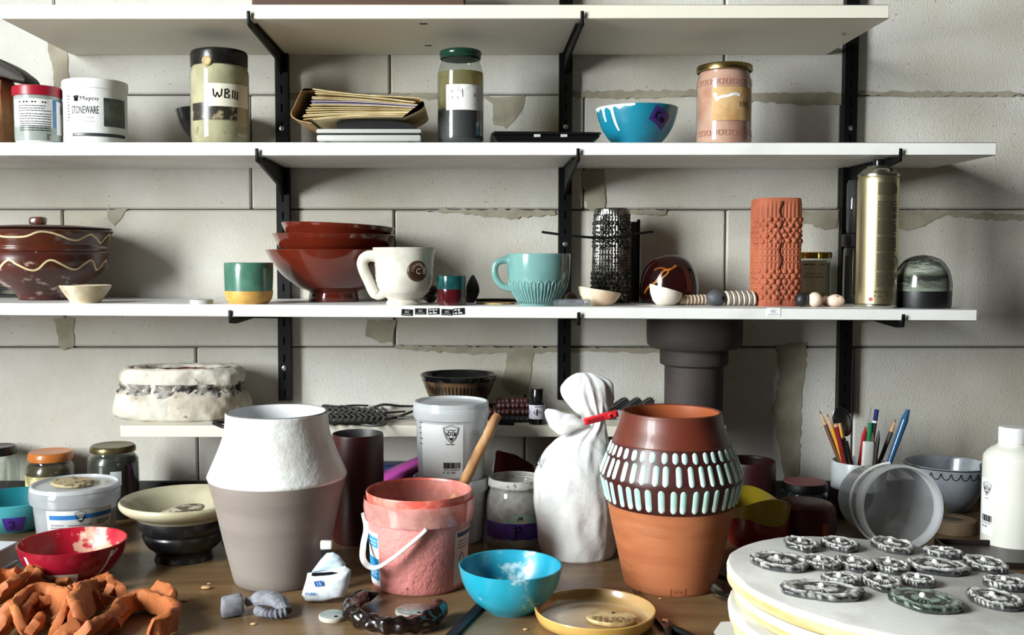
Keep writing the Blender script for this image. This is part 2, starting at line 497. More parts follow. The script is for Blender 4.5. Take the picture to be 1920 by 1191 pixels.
# ---------------------------------------------------------------- shelves, rails, brackets
m_sh1 = M('cream_shelf_board', (218, 212, 196), .5, bump=.03, bs=60)
m_sh2 = M('white_shelf_board', (230, 229, 225), .45, c2=(220, 218, 213), ns=8, bump=.03, bs=60)
m_blk = M('black_powder_coat', (3, 3, 3), .5, spec=.25)
DS = {1: 1.562, 2: 1.61, 3: 1.585, 4: 1.652}
ZS = {}
def shelf(name, k, label, x0, x1, yt, yb, mat, tilt=0.0):
    D = DS[k]
    zt = W(885, yt, D).z; zb = W(885, yb, D).z
    X0 = W(x0, yt, D).x if x0 is not None else -1.35; X1 = W(x1, yt, D).x
    cx = (X0 + X1) / 2
    o = thing(name, label, 'shelf', (cx, D, zb), (0, math.atan(tilt), 0))
    hw = (X1 - X0) / 2
    mo('board', box(-hw, hw, 0, YW - .004 - D, 0, zt - zb, .0012), mat, o)
    ZS[k] = lambda X, zt=zt, cx=cx, tilt=tilt: zt - (X - cx) * tilt
    return o
s1 = shelf('wall_shelf', 1, 'topmost cream wall shelf with the deep underside, ending short on the right', 0, 1668, 8.5, 35, m_sh1)
s2 = shelf('wall_shelf', 2, 'white wall shelf that carries the capped jars and the paper stack', None, 1869, 267, 291.5, m_sh2)
s3 = shelf('wall_shelf', 3, 'white wall shelf of mugs and bowls with small stickers on its edge', None, 1833, 572, 594.5, m_sh2, tilt=.0062)
s4 = shelf('wall_shelf', 4, 'lowest short cream shelf behind the big vases', 225, 1362, 798.5, 820, m_sh1)
XR = [W(528, 180, YW - .02).x, W(1061, 180, YW - .02).x, W(1596, 180, YW - .02).x]
rail_lab = ['black slotted upright wall rail left of the stacked red bowls', 'black slotted upright wall rail behind the teal mug', 'black slotted upright wall rail behind the gold spray can']
zend = [W(535, 752, YW - .02).z, W(1057, 750, YW - .02).z, W(1580, 776, YW - .02).z]
ztop = 1.95
for i, X in enumerate(XR):
    o = thing('shelf_rail', rail_lab[i], 'rail', (X, YW - .0035, zend[i]), group='upright shelf rails')
    h = ztop - zend[i]
    # channel: back web and two lips with a slotted face
    mo('channel', join(box(-.0115, -.0085, -.017, 0, 0, h), box(.0085, .0115, -.017, 0, 0, h), box(-.0085, .0085, -.003, 0, 0, h)), m_blk, o)
    mo('face_strip', join(box(-.0085, -.0014, -.017, -.0145, 0, h), box(.0014, .0085, -.017, -.0145, 0, h)), m_blk, o)
    zz = .02
    rungs = []
    while zz < h - .02:
        rungs.append(box(-.0014, .0014, -.0168, -.0145, zz, zz + .018)); zz += .032
    sl = mo('slot_bars', join(*rungs), m_blk, o); sl['kind'] = 'stuff'
    scr = [(241, 0), (238, 1), (240, 2), (458, 1), (690, 0)]
    for (py, k) in scr:
        if k == i:
            z = W(885, py, YW - .02).z - zend[i]
            mo('screw', tr(lathe([(0, 0), (.0045, 0), (.0043, .0012), (.002, .0018), (.0012, .0008), (0, .0008)], 16), (0, -.0172, z), (math.pi / 2, 0, 0)), M('zinc_screw', (190, 190, 186), .3, 1.0), o)
def bracket(i, k, label, dep=None, twist=0.0, h=.032):
    D = DS[k]; X = XR[i]
    zb = W(885, {1: 35, 2: 291.5, 3: 594.5}[k], D).z
    if k == 3: zb = ZS[3](X) - (W(885, 572, D).z - W(885, 594.5, D).z)
    y1 = YW - .0205 - D
    d0 = -.004 if dep is None else dep
    o = thing('shelf_bracket', label, 'bracket', (X, YW - .0205, zb - .001), (0, 0, twist), group='black shelf brackets')
    L = y1 - d0
    # arm in the y,z plane: hooked tip in front, taper towards it
    poly = [(0, -.0), (0, -h - .016), (-.012, -h - .014), (-.05, -h), (-L + .02, -.011), (-L, -.009), (-L - .0025, .010), (-L - .001, .012), (-L + .001, .0), (-L + .004, -.0005)]
    v, f = prism(poly, -.0028, .0028, .0006, 1)
    arm = ([(b, a, c) for a, b, c in v], f)
    mo('arm', arm, m_blk, o)
    mo('top_flange', box(-.007, .007, -L + .03, -.004, -.0018, -.0002), m_blk, o)
    return o
bracket(0, 1, 'black bracket under the topmost shelf, above the paper stack', h=.018)
bracket(1, 1, 'black bracket under the topmost shelf, above the blue dripped bowl', h=.018)
bracket(0, 2, 'black bracket under the jar shelf, above the stacked red bowls')
bracket(1, 2, 'black bracket under the jar shelf, above the teal mug')
bracket(2, 2, 'black bracket behind the spray can nozzle')
bracket(0, 3, 'black bracket under the mug shelf near the green cup', dep=-.004, twist=-.17, h=.0)
bracket(1, 3, 'black bracket under the mug shelf near the teal mug', h=.0)
bracket(2, 3, 'black bracket under the mug shelf below the gold spray can', h=.002)
# stickers on the edge of the mug shelf
m_stk = M('black_sticker', (16, 16, 17), .35); m_ink_w = M('ink_white', (215, 215, 212), .5)
def edge_z(X): return ZS[3](X)
def sticker(px, py, wpx, hpx, rot, kind, label, mat, ink):
    p = W(px, py, DS[3])
    s = p.x - W(px - 1, py, DS[3]).x
    o = thing('edge_sticker', label, 'sticker', (p.x, DS[3] - .0003, p.z - hpx * s / 2), (0, rot, 0), group='stickers on the shelf edge')
    w_, h_ = wpx * s / 2, hpx * s
    mo('backing', prism([(-w_, 0), (w_, 0), (w_, h_), (-w_, h_)], -.0005, .0001), mat, o)
    g = on_flat((0, -.0005, h_ / 2))
    if kind == 'gc':
        put('print', j2(mv(text_uv('GC', h_ * .36), 0, h_ * .1), mv(rect_uv(-w_ * .75, w_ * .75, -h_ * .02, h_ * .02), 0, -h_ * .3)), g, ink, o, .0002)
    else:
        put('print', j2(fine_uv(-w_ * .8, w_ * .8, h_ * .25, h_ * .25, 1, h_ * .2, 2), fine_uv(-w_ * .1, w_ * .1, 0, 0, 1, h_ * .1, 3), fine_uv(-w_ * .8, w_ * .8, -h_ * .25, -h_ * .25, 1, h_ * .2, 4)), g, ink, o, .0002)
sticker(763, 586, 21, 12, .05, 'gc', 'leftmost small black sticker lettered GC on the shelf edge', m_stk, m_ink_w)
sticker(788.5, 584, 21, 11.5, 0, 'gc', 'small black GC sticker, second from the left on the shelf edge', m_stk, m_ink_w)
sticker(813.5, 584, 21, 11.5, -.03, 'tx', 'black sticker with two lines of print between two GC stickers', m_stk, m_ink_w)
sticker(838, 585.5, 21, 11.5, .04, 'gc', 'small black GC sticker under the dark red shot cup', m_stk, m_ink_w)
sticker(861, 584, 21, 12, -.06, 'tx', 'rightmost black sticker of the row, with two printed lines', m_stk, m_ink_w)
sticker(1450, 585, 26, 15, .02, 'gc', 'white sticker lettered GC under the terracotta textured vase', M('white_sticker', (236, 236, 234), .5), INK)
# slots under the top shelf
for px, py in ((794, 44.5), (803, 85.5)):
    zb = W(885, 35, DS[1]).z; q = G(px, py, zb)
    mo('slot_mark', box(q.x - .006 - s1.location.x, q.x + .006 - s1.location.x, q.y - .003 - s1.location.y, q.y + .003 - s1.location.y, -.0004, .0004), INK, s1)
q = G(1581, 62, W(885, 35, DS[1]).z)
mo('pin', box(q.x - .004 - s1.location.x, q.x + .004 - s1.location.x, q.y - .002 - s1.location.y, q.y + .002 - s1.location.y, -.003, .0004, .0005), M('zinc_screw', (190, 190, 186), .3, 1.0), s1)
# ================================================================= TOP SHELF
z1s = ZS[1](0)
glass = thin('clear_jar_glass', (236, 240, 236), (230, 235, 230), .03, .06, .6)
x0, x1 = W(487, 4, 1.66).x, W(872, 4, 1.66).x
o = thing('cardboard_box', 'brown cardboard box lying on the topmost shelf, cut off by the frame', 'box', ((x0 + x1) / 2, 1.69, z1s))
hw = (x1 - x0) / 2
m_card = M('brown_cardboard', (78, 54, 42), .8, bump=.2)
mo('box_body', box(-hw, hw, -.09, .09, 0, .09, .002), m_card, o)
mo('lid_flap', box(-hw - .003, hw + .003, -.093, .093, .0902, .098, .002), m_card, o)
# ================================================================= JAR SHELF
z2 = ZS[2](0)
# paper bag with dark rolled top
p = Pl(8, z2, D=1.70, yr=230)
m_kraft = M('kraft_paper', (160, 112, 70), .8, c2=(132, 88, 52), ns=14, bump=.5, bs=26, bdist=.006)
o = thing('paper_bag', 'crumpled brown paper bag with a dark folded top at the left end', 'bag', p.loc)
secs = [(0, 0, z, a, b) for z, a, b in ((0, .044 - .02, .05), (.004, .046 - .02, .052), (.05, .024, .05), (.085, .022, .045), (.108, .012, .03), (.12, .006, .02))]
rdm = random.Random(2)
mo('bag_body', noisy(sections(secs, 40, lambda a, j, z: .10 * math.sin(7 * a + j) * (j / 5)), .004, 40, 3), m_kraft, o, smooth=25)
rollp = [(p.x(-30), 0, p.z(118)), (p.x(8), -.004, p.z(122)), (p.x(34), -.008, p.z(133)), (p.x(54), -.01, p.z(147)), (p.x(60), -.01, p.z(152))]
mo('folded_top', noisy(prism([(p.x(a_), p.z(b_)) for a_, b_ in spl([(-40, 96), (0, 110), (24, 120), (50, 137), (61, 147), (65, 156), (60, 160), (40, 157), (20, 150), (-40, 148)], 3)], -.03, .03, .003, 2), .0012, 50), M('dark_brown_paper', (34, 20, 13), .6, bump=.3, bs=60), o)
# round plastic pot, red lid
def pot(name, label, px, D, lidmat, bodymat, prof, lid, n=64, dr=None):
    p = Pl(px, z2, D=D, yr=220)
    o = thing(name, label, 'jar', p.loc)
    bp = p.p(prof); b = mo('body', lathe(bp, n), bodymat, o)
    l = mo('lid', lathe(p.p(lid), 120 if dr else n, dr), lidmat, o)
    return p, o, rprof(bp)
m_redlid = M('red_plastic_lid', (150, 18, 40), .35)
m_wplast = M('white_plastic', (220, 220, 216), .45)
m_cplast = M('grey_clear_plastic_pot', (150, 158, 152), .2, coat=.3)
p, o, rf = pot('glaze_pot', 'round glaze pot with red lid and printed blue and white label', 72, 1.672, m_redlid, m_cplast,
       [(0, None), (40, None), (42, 262), (42.5, 200), (42.5, 184), (40, 183)], [(42, 184), (45, 183.5), (45.5, 170), (44.5, 166), (42, 165.4), (0, 165)])
g = on_turned(rf)
s = p.s; zt, zb = p.z(191), p.z(271)
put('label_panel', rect_uv(-52 * s, 26 * s, zb, zt, 20, 2), g, LABELW, o, .0003)
m_blu = M('label_blue', (52, 110, 168), .5)
put('blue_band', rect_uv(26 * s, 66 * s, zb, zt, 12, 2), g, m_blu, o, .0003)
put('white_panel', rect_uv(34 * s, 66 * s, p.z(255), p.z(193), 8, 1), g, LABELW, o, .0006)
dz = p.s
put('print_heading', fine_uv(-36 * s, 14 * s, p.z(197), p.z(197), 1, 2.6 * s, 5), g, INK, o, .0006)
put('fine_print', j2(fine_uv(-37 * s, 23 * s, p.z(204), p.z(213), 3, 1.3 * s, 6), fine_uv(-36 * s, 23 * s, p.z(219), p.z(228), 3, 1.3 * s, 7), fine_uv(-35 * s, 23 * s, p.z(233), p.z(249), 5, 1.3 * s, 8), fine_uv(14 * s, 22 * s, p.z(257), p.z(264), 3, 1.6 * s, 9)), g, INK, o, .0006)
put('side_lettering', mv(text_uv('STONEWARE', 5 * s, 44 * s), 30 * s, p.z(234), math.pi / 2), g, M('label_pale_blue', (120, 170, 205), .5), o, .0006)
put('side_initial', mv(text_uv('B', 13 * s), 50 * s, p.z(208)), g, INK, o, .0009)
# white ribbed-lid pot
p, o, rf = pot('glaze_pot', 'white glaze pot lettered STONEWARE with a ribbed white lid', 179.5, 1.685, m_wplast, m_wplast,
       [(0, None), (54, None), (56.5, 263), (57, 180), (57, 172), (54, 171)], [(55, 173.5), (58.5, 173), (59, 160), (58, 156), (54, 154.8), (0, 154.5)],
       dr=lambda a, z, r: .00035 * (math.sin(60 * a) if r > .045 else 0))
g = on_turned(rf); s = p.s
zt, zb = p.z(181), p.z(272)
put('label_panel', rect_uv(-44 * s, 52 * s, zb, zt, 30, 2), g, M('label_white_satin', (222, 222, 221), .7, spec=.25), o, .0003)
put('brand_lettering', mv(text_uv('Mayco', 9.5 * s, 32 * s), -11 * s, p.z(194), 0), g, INK, o, .0006)
crest = j2(strokes_uv([[(-5 * s, 3 * s), (-4 * s, 5 * s), (-2 * s, 3.5 * s), (0, 5.5 * s), (2 * s, 3.5 * s), (4 * s, 5 * s), (5 * s, 3 * s)]], 2 * s), rect_uv(-4 * s, 4 * s, -4.5 * s, 3 * s))
put('crest_mark', mv(crest, -35 * s, p.z(193.5)), g, INK, o, .0006)
put('title_lettering', mv(text_uv('STONEWARE', 14 * s, 50 * s), -20 * s, p.z(214)), g, INK, o, .0006)
put('fine_print', j2(fine_uv(-24 * s, -4 * s, p.z(228), p.z(228), 1, 1.8 * s, 3), fine_uv(-30 * s, -2 * s, p.z(235), p.z(235), 1, 1.2 * s, 4)), g, M('ink_pale_grey', (170, 170, 168), .5), o, .0006)
put('side_print', fine_uv(-56 * s, -50 * s, p.z(188), p.z(232), 9, 1.3 * s, 5), g, INK, o, .0006)
m_pic = M('label_picture_dark', (96, 104, 98), .45, c2=(22, 22, 24), ns=28, lo=.35, hi=.65)
put('label_picture', rect_uv(14 * s, 62 * s, p.z(243), p.z(191), 14, 2), g, m_pic, o, .0006)
put('label_band', rect_uv(-44 * s, 62 * s, p.z(262), p.z(256), 24, 1), g, M('label_charcoal', (50, 50, 52), .5), o, .0006)
put('band_print', fine_uv(-40 * s, -18 * s, p.z(258.5), p.z(258.5), 1, 1.6 * s, 6), g, m_ink_w, o, .0009)
# black bowl half hidden behind the clay jar
m_gblack = M('black_gloss_glaze', (12, 12, 13), .12, coat=.4)
p = Pl(398, z2, D=1.775, yr=230)
o = thing('small_bowl', 'black bowl standing half hidden behind the handwritten jar', 'bowl', p.loc)
mo('bowl_body', lathe(bowlprof(spl(p.p([(0, None), (30, None), (34, 268), (48, 252), (60, 232), (67, 209)]), 3), .003, .006), 48), m_gblack, o)
# clay slip jar, black lid
p = Pl(413, z2, D=1.664, yr=220); s = p.s
o = thing('glass_jar', 'tall beige slip jar with black lid and WB III written on tape', 'jar', p.loc)
prof = p.p([(0, None), (48, None), (52, 270), (54, 262), (54.5, 250), (54, 140), (52, 130), (50, 126)])
rf = rprof(prof)
mo('glass', lathe(prof, 64), glass, o)
m_slip = M('beige_clay_slip', (176, 164, 130), .6, c2=(196, 184, 150), ns=26, c3=(140, 124, 92), ns3=46, lo3=.6, hi3=.7, bump=.3)
inn = [(max(r - .0012, 0), z + .0004) for r, z in prof]
mo('contents', lathe(inn + [(0, inn[-1][1])], 64), m_slip, o)
lidm = M('black_lid_worn', (20, 18, 17), .25, c2=(60, 50, 40), ns=60, lo=.62, hi=.72, bump=.2)
mo('lid', lathe(p.p([(50, 128), (52.5, 127), (52.8, 104), (51, 99), (47, 97.5), (0, 97)]), 64, lambda a, z, r: .0006 * math.sin(3 * a)), lidm, o)
g = on_turned(rf)
m_dk = M('dark_slip_stain', (46, 42, 34), .3, c2=(150, 138, 108), ns=70, lo=.55, hi=.66)
put('dark_window', rect_uv(-60 * s, 32 * s, p.z(231), p.z(200), 24, 2), g, m_dk, o, .0004)
put('tape_label', rect_uv(-22 * s, 62 * s, p.z(207), p.z(165), 20, 2), g, LABELW if False else M('tape_cream', (222, 216, 196), .5), o, .0008)
wb = [[(-11, 8), (-10, -3), (-7, -6), (-4, 2), (-1, -6), (3, -3), (4, 8)], [(10, 8), (9, -7)], [(9, 7), (14, 9), (17, 5), (12, 1), (17, -2), (16, -7), (9, -6)], [(24, 7), (23, -7)], [(29, 6), (28, -8)], [(34, 5), (33, -9)]]
put('handwriting', mv(strokes_uv([[(a * s, b * s) for a, b in st] for st in wb], 2.2 * s), -1 * s, p.z(184)), g, INK, o, .0012)
seal = tr(lathe([(0, 0), (.0075, 0), (.008, .002), (.006, .0035), (.004, .0025), (0, .003)], 18), (0, 0, 0), (math.pi / 2, 0, 0))
a = -.2; mo('clay_seal', tr(noisy(seal, .0009, 300), ((rf(p.z(124)) + .001) * math.sin(a), -(rf(p.z(124)) + .001) * math.cos(a), p.z(124)), (0, 0, a)), M('seal_clay', (176, 150, 108), .6, bump=.3), o)
# paper stack on a flat grey case
p = Pl(702, z2, D=1.70, yr=250); s = p.s
o = thing('flat_case', 'flat light grey plastic case lying under the folded papers', 'case', p.loc)
m_case = M('light_grey_plastic', (176, 176, 170), .4)
mo('lower_shell', box(-96 * s, 92 * s, -.075, .075, .003, p.z(262), .004, 2), m_case, o)
mo('upper_shell', box(-97 * s, 93 * s, -.076, .076, p.z(262) + .0008, p.z(252), .004, 2), m_case, o)
mo('seam', box(-95 * s, 91 * s, -.0745, .0745, p.z(262) - .001, p.z(262) + .0015), m_blk, o)
for sx in (-78, 72):
    mo('foot', box(sx * s - .004, sx * s + .004, -.07, -.062, 0, .003), m_blk, o)
zc = p.z(252)
o = thing('dark_folder', 'black curved folder squeezed between the grey case and the papers', 'folder', (p.loc[0], p.D, z2 + zc))
pts = [(-60 * s, 0), (84 * s, 0), (80 * s, .006), (70 * s, .010), (30 * s, .014), (-30 * s, .015), (-60 * s, .012)]
mo('folder_sheet', prism(pts, -.07, .06, .001, 1), M('black_card', (22, 22, 24), .35), o)
zc2 = zc + .0155
o = thing('paper_stack', 'thick fold of yellowed papers resting on the grey case', 'papers', (p.loc[0], p.D, z2 + zc2))
m_pap = M('yellowed_paper', (216, 196, 148), .8, c2=(190, 164, 112), ns=24, bump=.15)
m_pap2 = M('yellow_paper_light', (228, 212, 168), .8); m_lil = M('lilac_paper', (178, 168, 190), .8)
rdm = random.Random(8)
def sheet(nm, x0, x1, za, zb, zm, y0, y1, mat, th=.0007):
    """one bent sheet: a curve from x0 to x1 with heights za, zm, zb"""
    cu = spl([(x0, za), (x0 * .55 + x1 * .45, zm), (x1, zb)], 8)
    top = [(a, b + th) for a, b in cu]
    return mo(nm, prism(cu + list(reversed(top)), y0, y1), mat, o, smooth=35)
zz = .0
def zpx(y): return p.z(y) - zc2
k = 0
for i in range(15):
    t_ = i / 14
    xl = (-122 + 26 * t_ + rdm.uniform(-3, 3)) * s; xr = (62 + 34 * t_ - (14 if i > 11 else 0) + rdm.uniform(-2, 2)) * s
    za = zpx(246 - 58 * t_ + rdm.uniform(-1, 1)); zb = zpx(232 - 26 * t_); zm = zpx(238 - 44 * t_ + (6 if i < 3 else 0))
    za = max(za, -.0035); zb = max(zb, .0015); zm = max(zm, .0012 + i * .0012)
    if i < 2: xl = (-100) * s
    mat = m_lil if i in (9, 10) else (m_pap2 if i in (0, 4, 14) else m_pap)
    sheet('paper_sheet', xl, xr, za, zb, zm, -.085 + rdm.uniform(-.004, .004), .075, mat, .0009)
cv = spl([(60 * s, zpx(235)), (88 * s, zpx(222)), (98 * s, zpx(212)), (92 * s, zpx(202)), (70 * s, zpx(199)), (-20 * s, zpx(194)), (-100 * s, zpx(184))], 5)
mo('cover_fold', prism(cv + [(a * .995, b + .0012) for a, b in reversed(cv)], -.088, .078), m_pap, o, smooth=60)
cv = spl([(-104 * s, zpx(244)), (-130 * s, zpx(238)), (-140 * s, zpx(228)), (-134 * s, zpx(214)), (-124 * s, zpx(192)), (-116 * s, zpx(183)), (-92 * s, zpx(185))], 5)
mo('spine_fold', prism(cv + [(a + .0012, b + .001) for a, b in reversed(cv)], -.084, .074), M('brown_folder_edge', (170, 138, 96), .7), o, smooth=60)
# jar, dark green lid, dark powder
p = Pl(863.5, z2, D=1.675, yr=220); s = p.s
o = thing('glass_jar', 'clear glass jar half full of black powder with dark green lid', 'jar', p.loc)
prof = spl(p.p([(36, None), (41, 268), (43.5, 262), (43.5, 240), (43.5, 150), (42, 135), (37, 120), (35, 113), (35, 106)]), 3)
prof = [(0, 0)] + prof
rf = rprof(prof)
mo('glass', lathe(prof, 64), glass, o)
sub = lambda za, zb, d=.0014: [(max(rf(za + (zb - za) * i / 12) - d, 0), za + (zb - za) * i / 12) for i in range(13)]
zl = p.z(208)
mo('dark_powder', lathe([(0, .001)] + sub(.001, zl) + [(0, zl)], 64), M('charcoal_powder', (44, 45, 48), .6, bump=.2, bs=200, coat=.15), o)
m_liq = thin('yellow_liquid', (196, 182, 120), (180, 168, 118), .45, .03, .2)
mo('liquid', lathe(sub(zl + .001, p.z(138)) + [(0, p.z(138))], 64), m_liq, o)
m_glid = M('dark_green_lid', (14, 52, 40), .18, coat=.3)
mo('lid', lathe(p.p([(37, 112), (39, 110), (38, 107), (39.6, 105), (39.6, 100), (38, 97), (34, 95.5), (30, 96.5), (0, 96.5)]), 64), m_glid, o)
g = on_turned(rf)
m_lab2 = M('label_worn_white', (224, 222, 218), .6, c2=(186, 184, 182), ns=50, lo=.52, hi=.62)
put('label_panel', rect_uv(-28 * s, 52 * s, p.z(212), p.z(165), 20, 2), g, m_lab2, o, .0004)
put('handwriting', j2(mv(text_uv('VI', 5 * s), -16 * s, p.z(178)), mv(text_uv('S', 5 * s), -5 * s, p.z(190)), mv(text_uv('a', 6 * s), 27 * s, p.z(184)), strokes_uv([[(3 * s, p.z(174)), (4 * s, p.z(188))], [(-16 * s, p.z(192)), (-14 * s, p.z(187))]], 1.0 * s)), g, M('ink_grey', (70, 70, 80), .6), o, .0008)
# black flat digital scale
p = Pl(1012, z2, D=1.70, yr=255); s = p.s
o = thing('kitchen_scale', 'flat black digital scale lying beside the blue dripped bowl', 'scale', p.loc)
m_bp = M('black_gloss_plastic', (13, 13, 14), .2)
zt = p.z(257)
mo('base', sections([(0, 0, .002, 78 * s * 1.2, .06), (0, 0, zt - .006, 92 * s * 1.12, .068)], 4) if False else prism([(-82 * s, .002), (88 * s, .002), (102 * s, zt - .009), (102 * s, zt - .005), (-90 * s, zt - .005)], -.075, .075, .001, 1), m_bp, o)
mo('platter', prism([(-94 * s, zt - .0045), (105 * s, zt - .0045), (103 * s, zt - .0015), (-86 * s, zt)], -.078, .078, .0008, 1), m_bp, o)
for sx in (-10, 38):
    mo('button', box((sx - 6) * s, (sx + 6) * s, -.0765, -.0745, .010, .0145, .0004), m_case, o)
for sx in (-60, 66):
    mo('foot', box(sx * s - .006, sx * s + .006, -.06, -.05, 0, .0022), m_blk, o)
# blue bowl with drips
m_bb = M('turquoise_plastic', (18, 118, 142), .3, c2=(20, 110, 134), ns=20, coat=.1)
m_drip = M('white_slip_drip', (226, 232, 230), .4, bump=.2)
p = Pl(1194, z2, D=1.69, yr=230); s = p.s
o = thing('slip_bowl', 'turquoise bowl with white drips and purple tape on the jar shelf', 'bowl', p.loc)
outer = spl(p.p([(40, None), (44, 270), (55, 258), (67, 238), (74, 216), (76, 205)]), 4)
prof = bowlprof([(0, 0)] + outer, .0028, .006); rf = rprof(outer)
mo('bowl_body', lathe(prof, 64), m_bb, o)
def drip(parent, g, pts, wds, mat, off=.0009):
    """tapering blob-ended run of slip, pts in (u,v), half widths"""
    v, f = [], []
    c = spl([(a, b, w_) for (a, b), w_ in zip(pts, wds)], 4)
    for u, vv, w_ in c:
        for k, oo in ((-1, 0), (-.6, off), (.6, off), (1, 0)): v.append(g(u + k * w_, vv, oo + .0001))
    for i in range(len(c) - 1):
        for k in range(3): f.append((i * 4 + k, i * 4 + k + 1, i * 4 + 5 + k, i * 4 + 4 + k))
    return mo('slip_drip', (v, f), mat, parent, smooth=180)
g = on_turned(rf, 0, .066)
drip(o, g, [(-50 * s, p.z(206)), (-48 * s, p.z(222)), (-45 * s, p.z(240)), (-42 * s, p.z(251))], [4 * s, 3 * s, 3 * s, 2 * s], m_drip)
drip(o, g, [(-72 * s, p.z(206)), (-72 * s, p.z(222)), (-71 * s, p.z(233))], [4.5 * s, 3 * s, 2 * s], m_drip)
rimv = [[], []]
n = 40
vv, ff = [], []
for i in range(n + 1):
    a = -1.7 + 1.5 * i / n
    dz = (3 + 5 * (math.sin(i * .9) * .5 + .5) * (1 if i < 34 else .3)) * s
    ztop_ = outer[-1][1]
    for zq, oo in ((ztop_ + .0006, -.0015), (ztop_ + .0004, .0004), (ztop_ - dz, .0004)):
        rr = rf(zq) + oo; vv.append((rr * math.sin(a), -rr * math.cos(a), zq))
for i in range(n):
    for k in range(2): ff.append((i * 3 + k, i * 3 + k + 1, i * 3 + 4 + k, i * 3 + 3 + k))
mo('rim_slip', (vv, ff), m_drip, o, smooth=180)
m_ptape = M('dark_purple_tape', (58, 32, 110), .5)
put('tape_label', mv(rect_uv(-21 * s, 21 * s, -14 * s, 14 * s, 8, 4), 48 * s, p.z(229), -.45), g, m_ptape, o, .0006)
kas = [[(-12, 8), (-12, -7)], [(-4, 8), (-12, 1), (-4, -7)], [(3, 2), (0, -1), (1, -5), (4, -4), (4, 2), (5, -5)], [(11, 1), (8, 0), (11, -3), (8, -6)]]
put('handwriting', mv(strokes_uv([[(a * s, b * s) for a, b in st] for st in kas], 2.2 * s), 48 * s, p.z(229), -.4), g, INK, o, .001)
# pink jar, gold lid
p = Pl(1357, z2, D=1.685, yr=220); s = p.s
o = thing('glass_jar', 'pink slip jar with gold screw lid and stained beige label', 'jar', p.loc)
prof = [(0, 0)] + spl(p.p([(47, None), (50, 270), (51, 262), (50.5, 240), (50.5, 160), (49, 150), (47, 142), (46.5, 134)]), 3)
rf = rprof(prof)
mo('glass', lathe(prof, 64), glass, o)
m_pink = M('pink_slip', (206, 158, 140), .5, c2=(190, 128, 108), ns=22, lo=.45, hi=.65, coat=.2)
zl = p.z(136)
mo('contents', lathe([(0, .001)] + [(rf(.001 + (zl - .001) * i / 20) - .0014, .001 + (zl - .001) * i / 20) for i in range(21)] + [(0, zl)], 64), m_pink, o)
m_gold = M('brass_lid', (150, 132, 84), .28, 1.0)
mo('lid', lathe(p.p([(49, 137), (51.5, 136), (51.8, 134), (51, 131), (51, 127), (49.5, 124.5), (46, 123.5), (0, 123.5)]), 72, lambda a, z, r: .0002 * math.sin(40 * a)), m_gold, o)
g = on_turned(rf)
m_emb = M('pink_glass_relief', (172, 118, 104), .12, coat=.5)
for row, (ya, yb) in enumerate(((164, 155), (258, 249))):
    for i in range(26):
        uc = (i - 13 + .5) * 11.6 * s
        if row == 0 and 0: continue
        e = strokes_uv([[(-3.6 * s, -4 * s), (3.6 * s, -4 * s), (3.6 * s, 4 * s), (-3.6 * s, 4 * s), (-3.6 * s, -4 * s)]], 1.3 * s)
        put('relief_square', mv(e, uc, p.z((ya + yb) / 2)), g, m_emb, o, .0006)
m_lab3 = M('label_stained_beige', (186, 152, 104), .7, c2=(168, 126, 76), ns=36, bump=.2)
put('label_panel', rect_uv(-22 * s, 60 * s, p.z(232), p.z(171), 18, 2), g, m_lab3, o, .0004)
put('label_tear', j2(strokes_uv([spl([(-17 * s, p.z(183)), (-13 * s, p.z(192)), (-4 * s, p.z(189)), (8 * s, p.z(187)), (18 * s, p.z(184)), (28 * s, p.z(186))], 4)], 5 * s), strokes_uv([[(-15 * s, p.z(184)), (-13 * s, p.z(195))]], 5 * s)), g, m_lab2, o, .0008)
hw_ = [[(0, 4), (0, -4)], [(5, 4), (8, -1), (4, -4)], [(10, 3), (13, -4)], [(13, 4), (9, -4)], [(17, 4), (20, 0), (16, -5)]]
put('handwriting', mv(strokes_uv([[(a * s, b * s) for a, b in st] for st in hw_], 1.3 * s), 30 * s, p.z(202)), g, M('ink_olive', (60, 66, 44), .6), o, .0009)
# ================================================================= MUG SHELF
def P3(cx, r_px, D=None, yr=565):
    """place on the mug shelf; D None = standing at the front edge"""
    if D is None: D = (DS[3] + .008) / (1 - r_px / F)
    X = W(cx, yr, D).x
    return Pl(cx, ZS[3](X), D=D, yr=yr)
m_br = M('red_brown_glaze', (88, 40, 25), .22, c2=(64, 27, 17), ns=10, lo=.4, hi=.7, coat=.35)
m_cream = M('cream_slip_line', (224, 206, 160), .5)
m_dust = M('white_dust_spots', (196, 180, 168), .8)
p = P3(84, 45, 1.725); s = p.s
o = thing('serving_bowl', 'lower red-brown bowl with cream zigzag and dusty spots', 'bowl', p.loc)
outer = spl(p.p([(44, None), (46, 560), (50, 550), (84, 525), (106, 508), (113, 494), (114, 480), (115, 474)]), 3)
rf = rprof(outer)
m_br2 = M('red_brown_glaze_dusty', (84, 35, 25), .3, c2=(66, 27, 19), ns=10, c3=(190, 166, 152), ns3=30, lo3=.57, hi3=.66, coat=.2)
mo('bowl_body', lathe(bowlprof([(0, 0)] + outer, .004, .008), 72), m_br2, o)
g = on_turned(rf, 0, .1)
zig = [(-114, 497), (-98, 508), (-86, 508), (-74, 498), (-58, 487), (-46, 494), (-30, 503), (-18, 506), (-8, 502), (4, 490), (14, 488), (26, 494), (44, 503), (58, 504), (72, 494), (86, 488), (98, 500), (110, 506), (126, 492), (140, 490), (156, 505), (172, 490)]
for_uv = spl([(a * s, p.z(b)) for a, b in zig], 3)
put('zigzag_line', strokes_uv([for_uv], 3.4 * s), g, m_cream, o, .0005)
ztop_b = outer[-1][1]
X = p.loc[0]
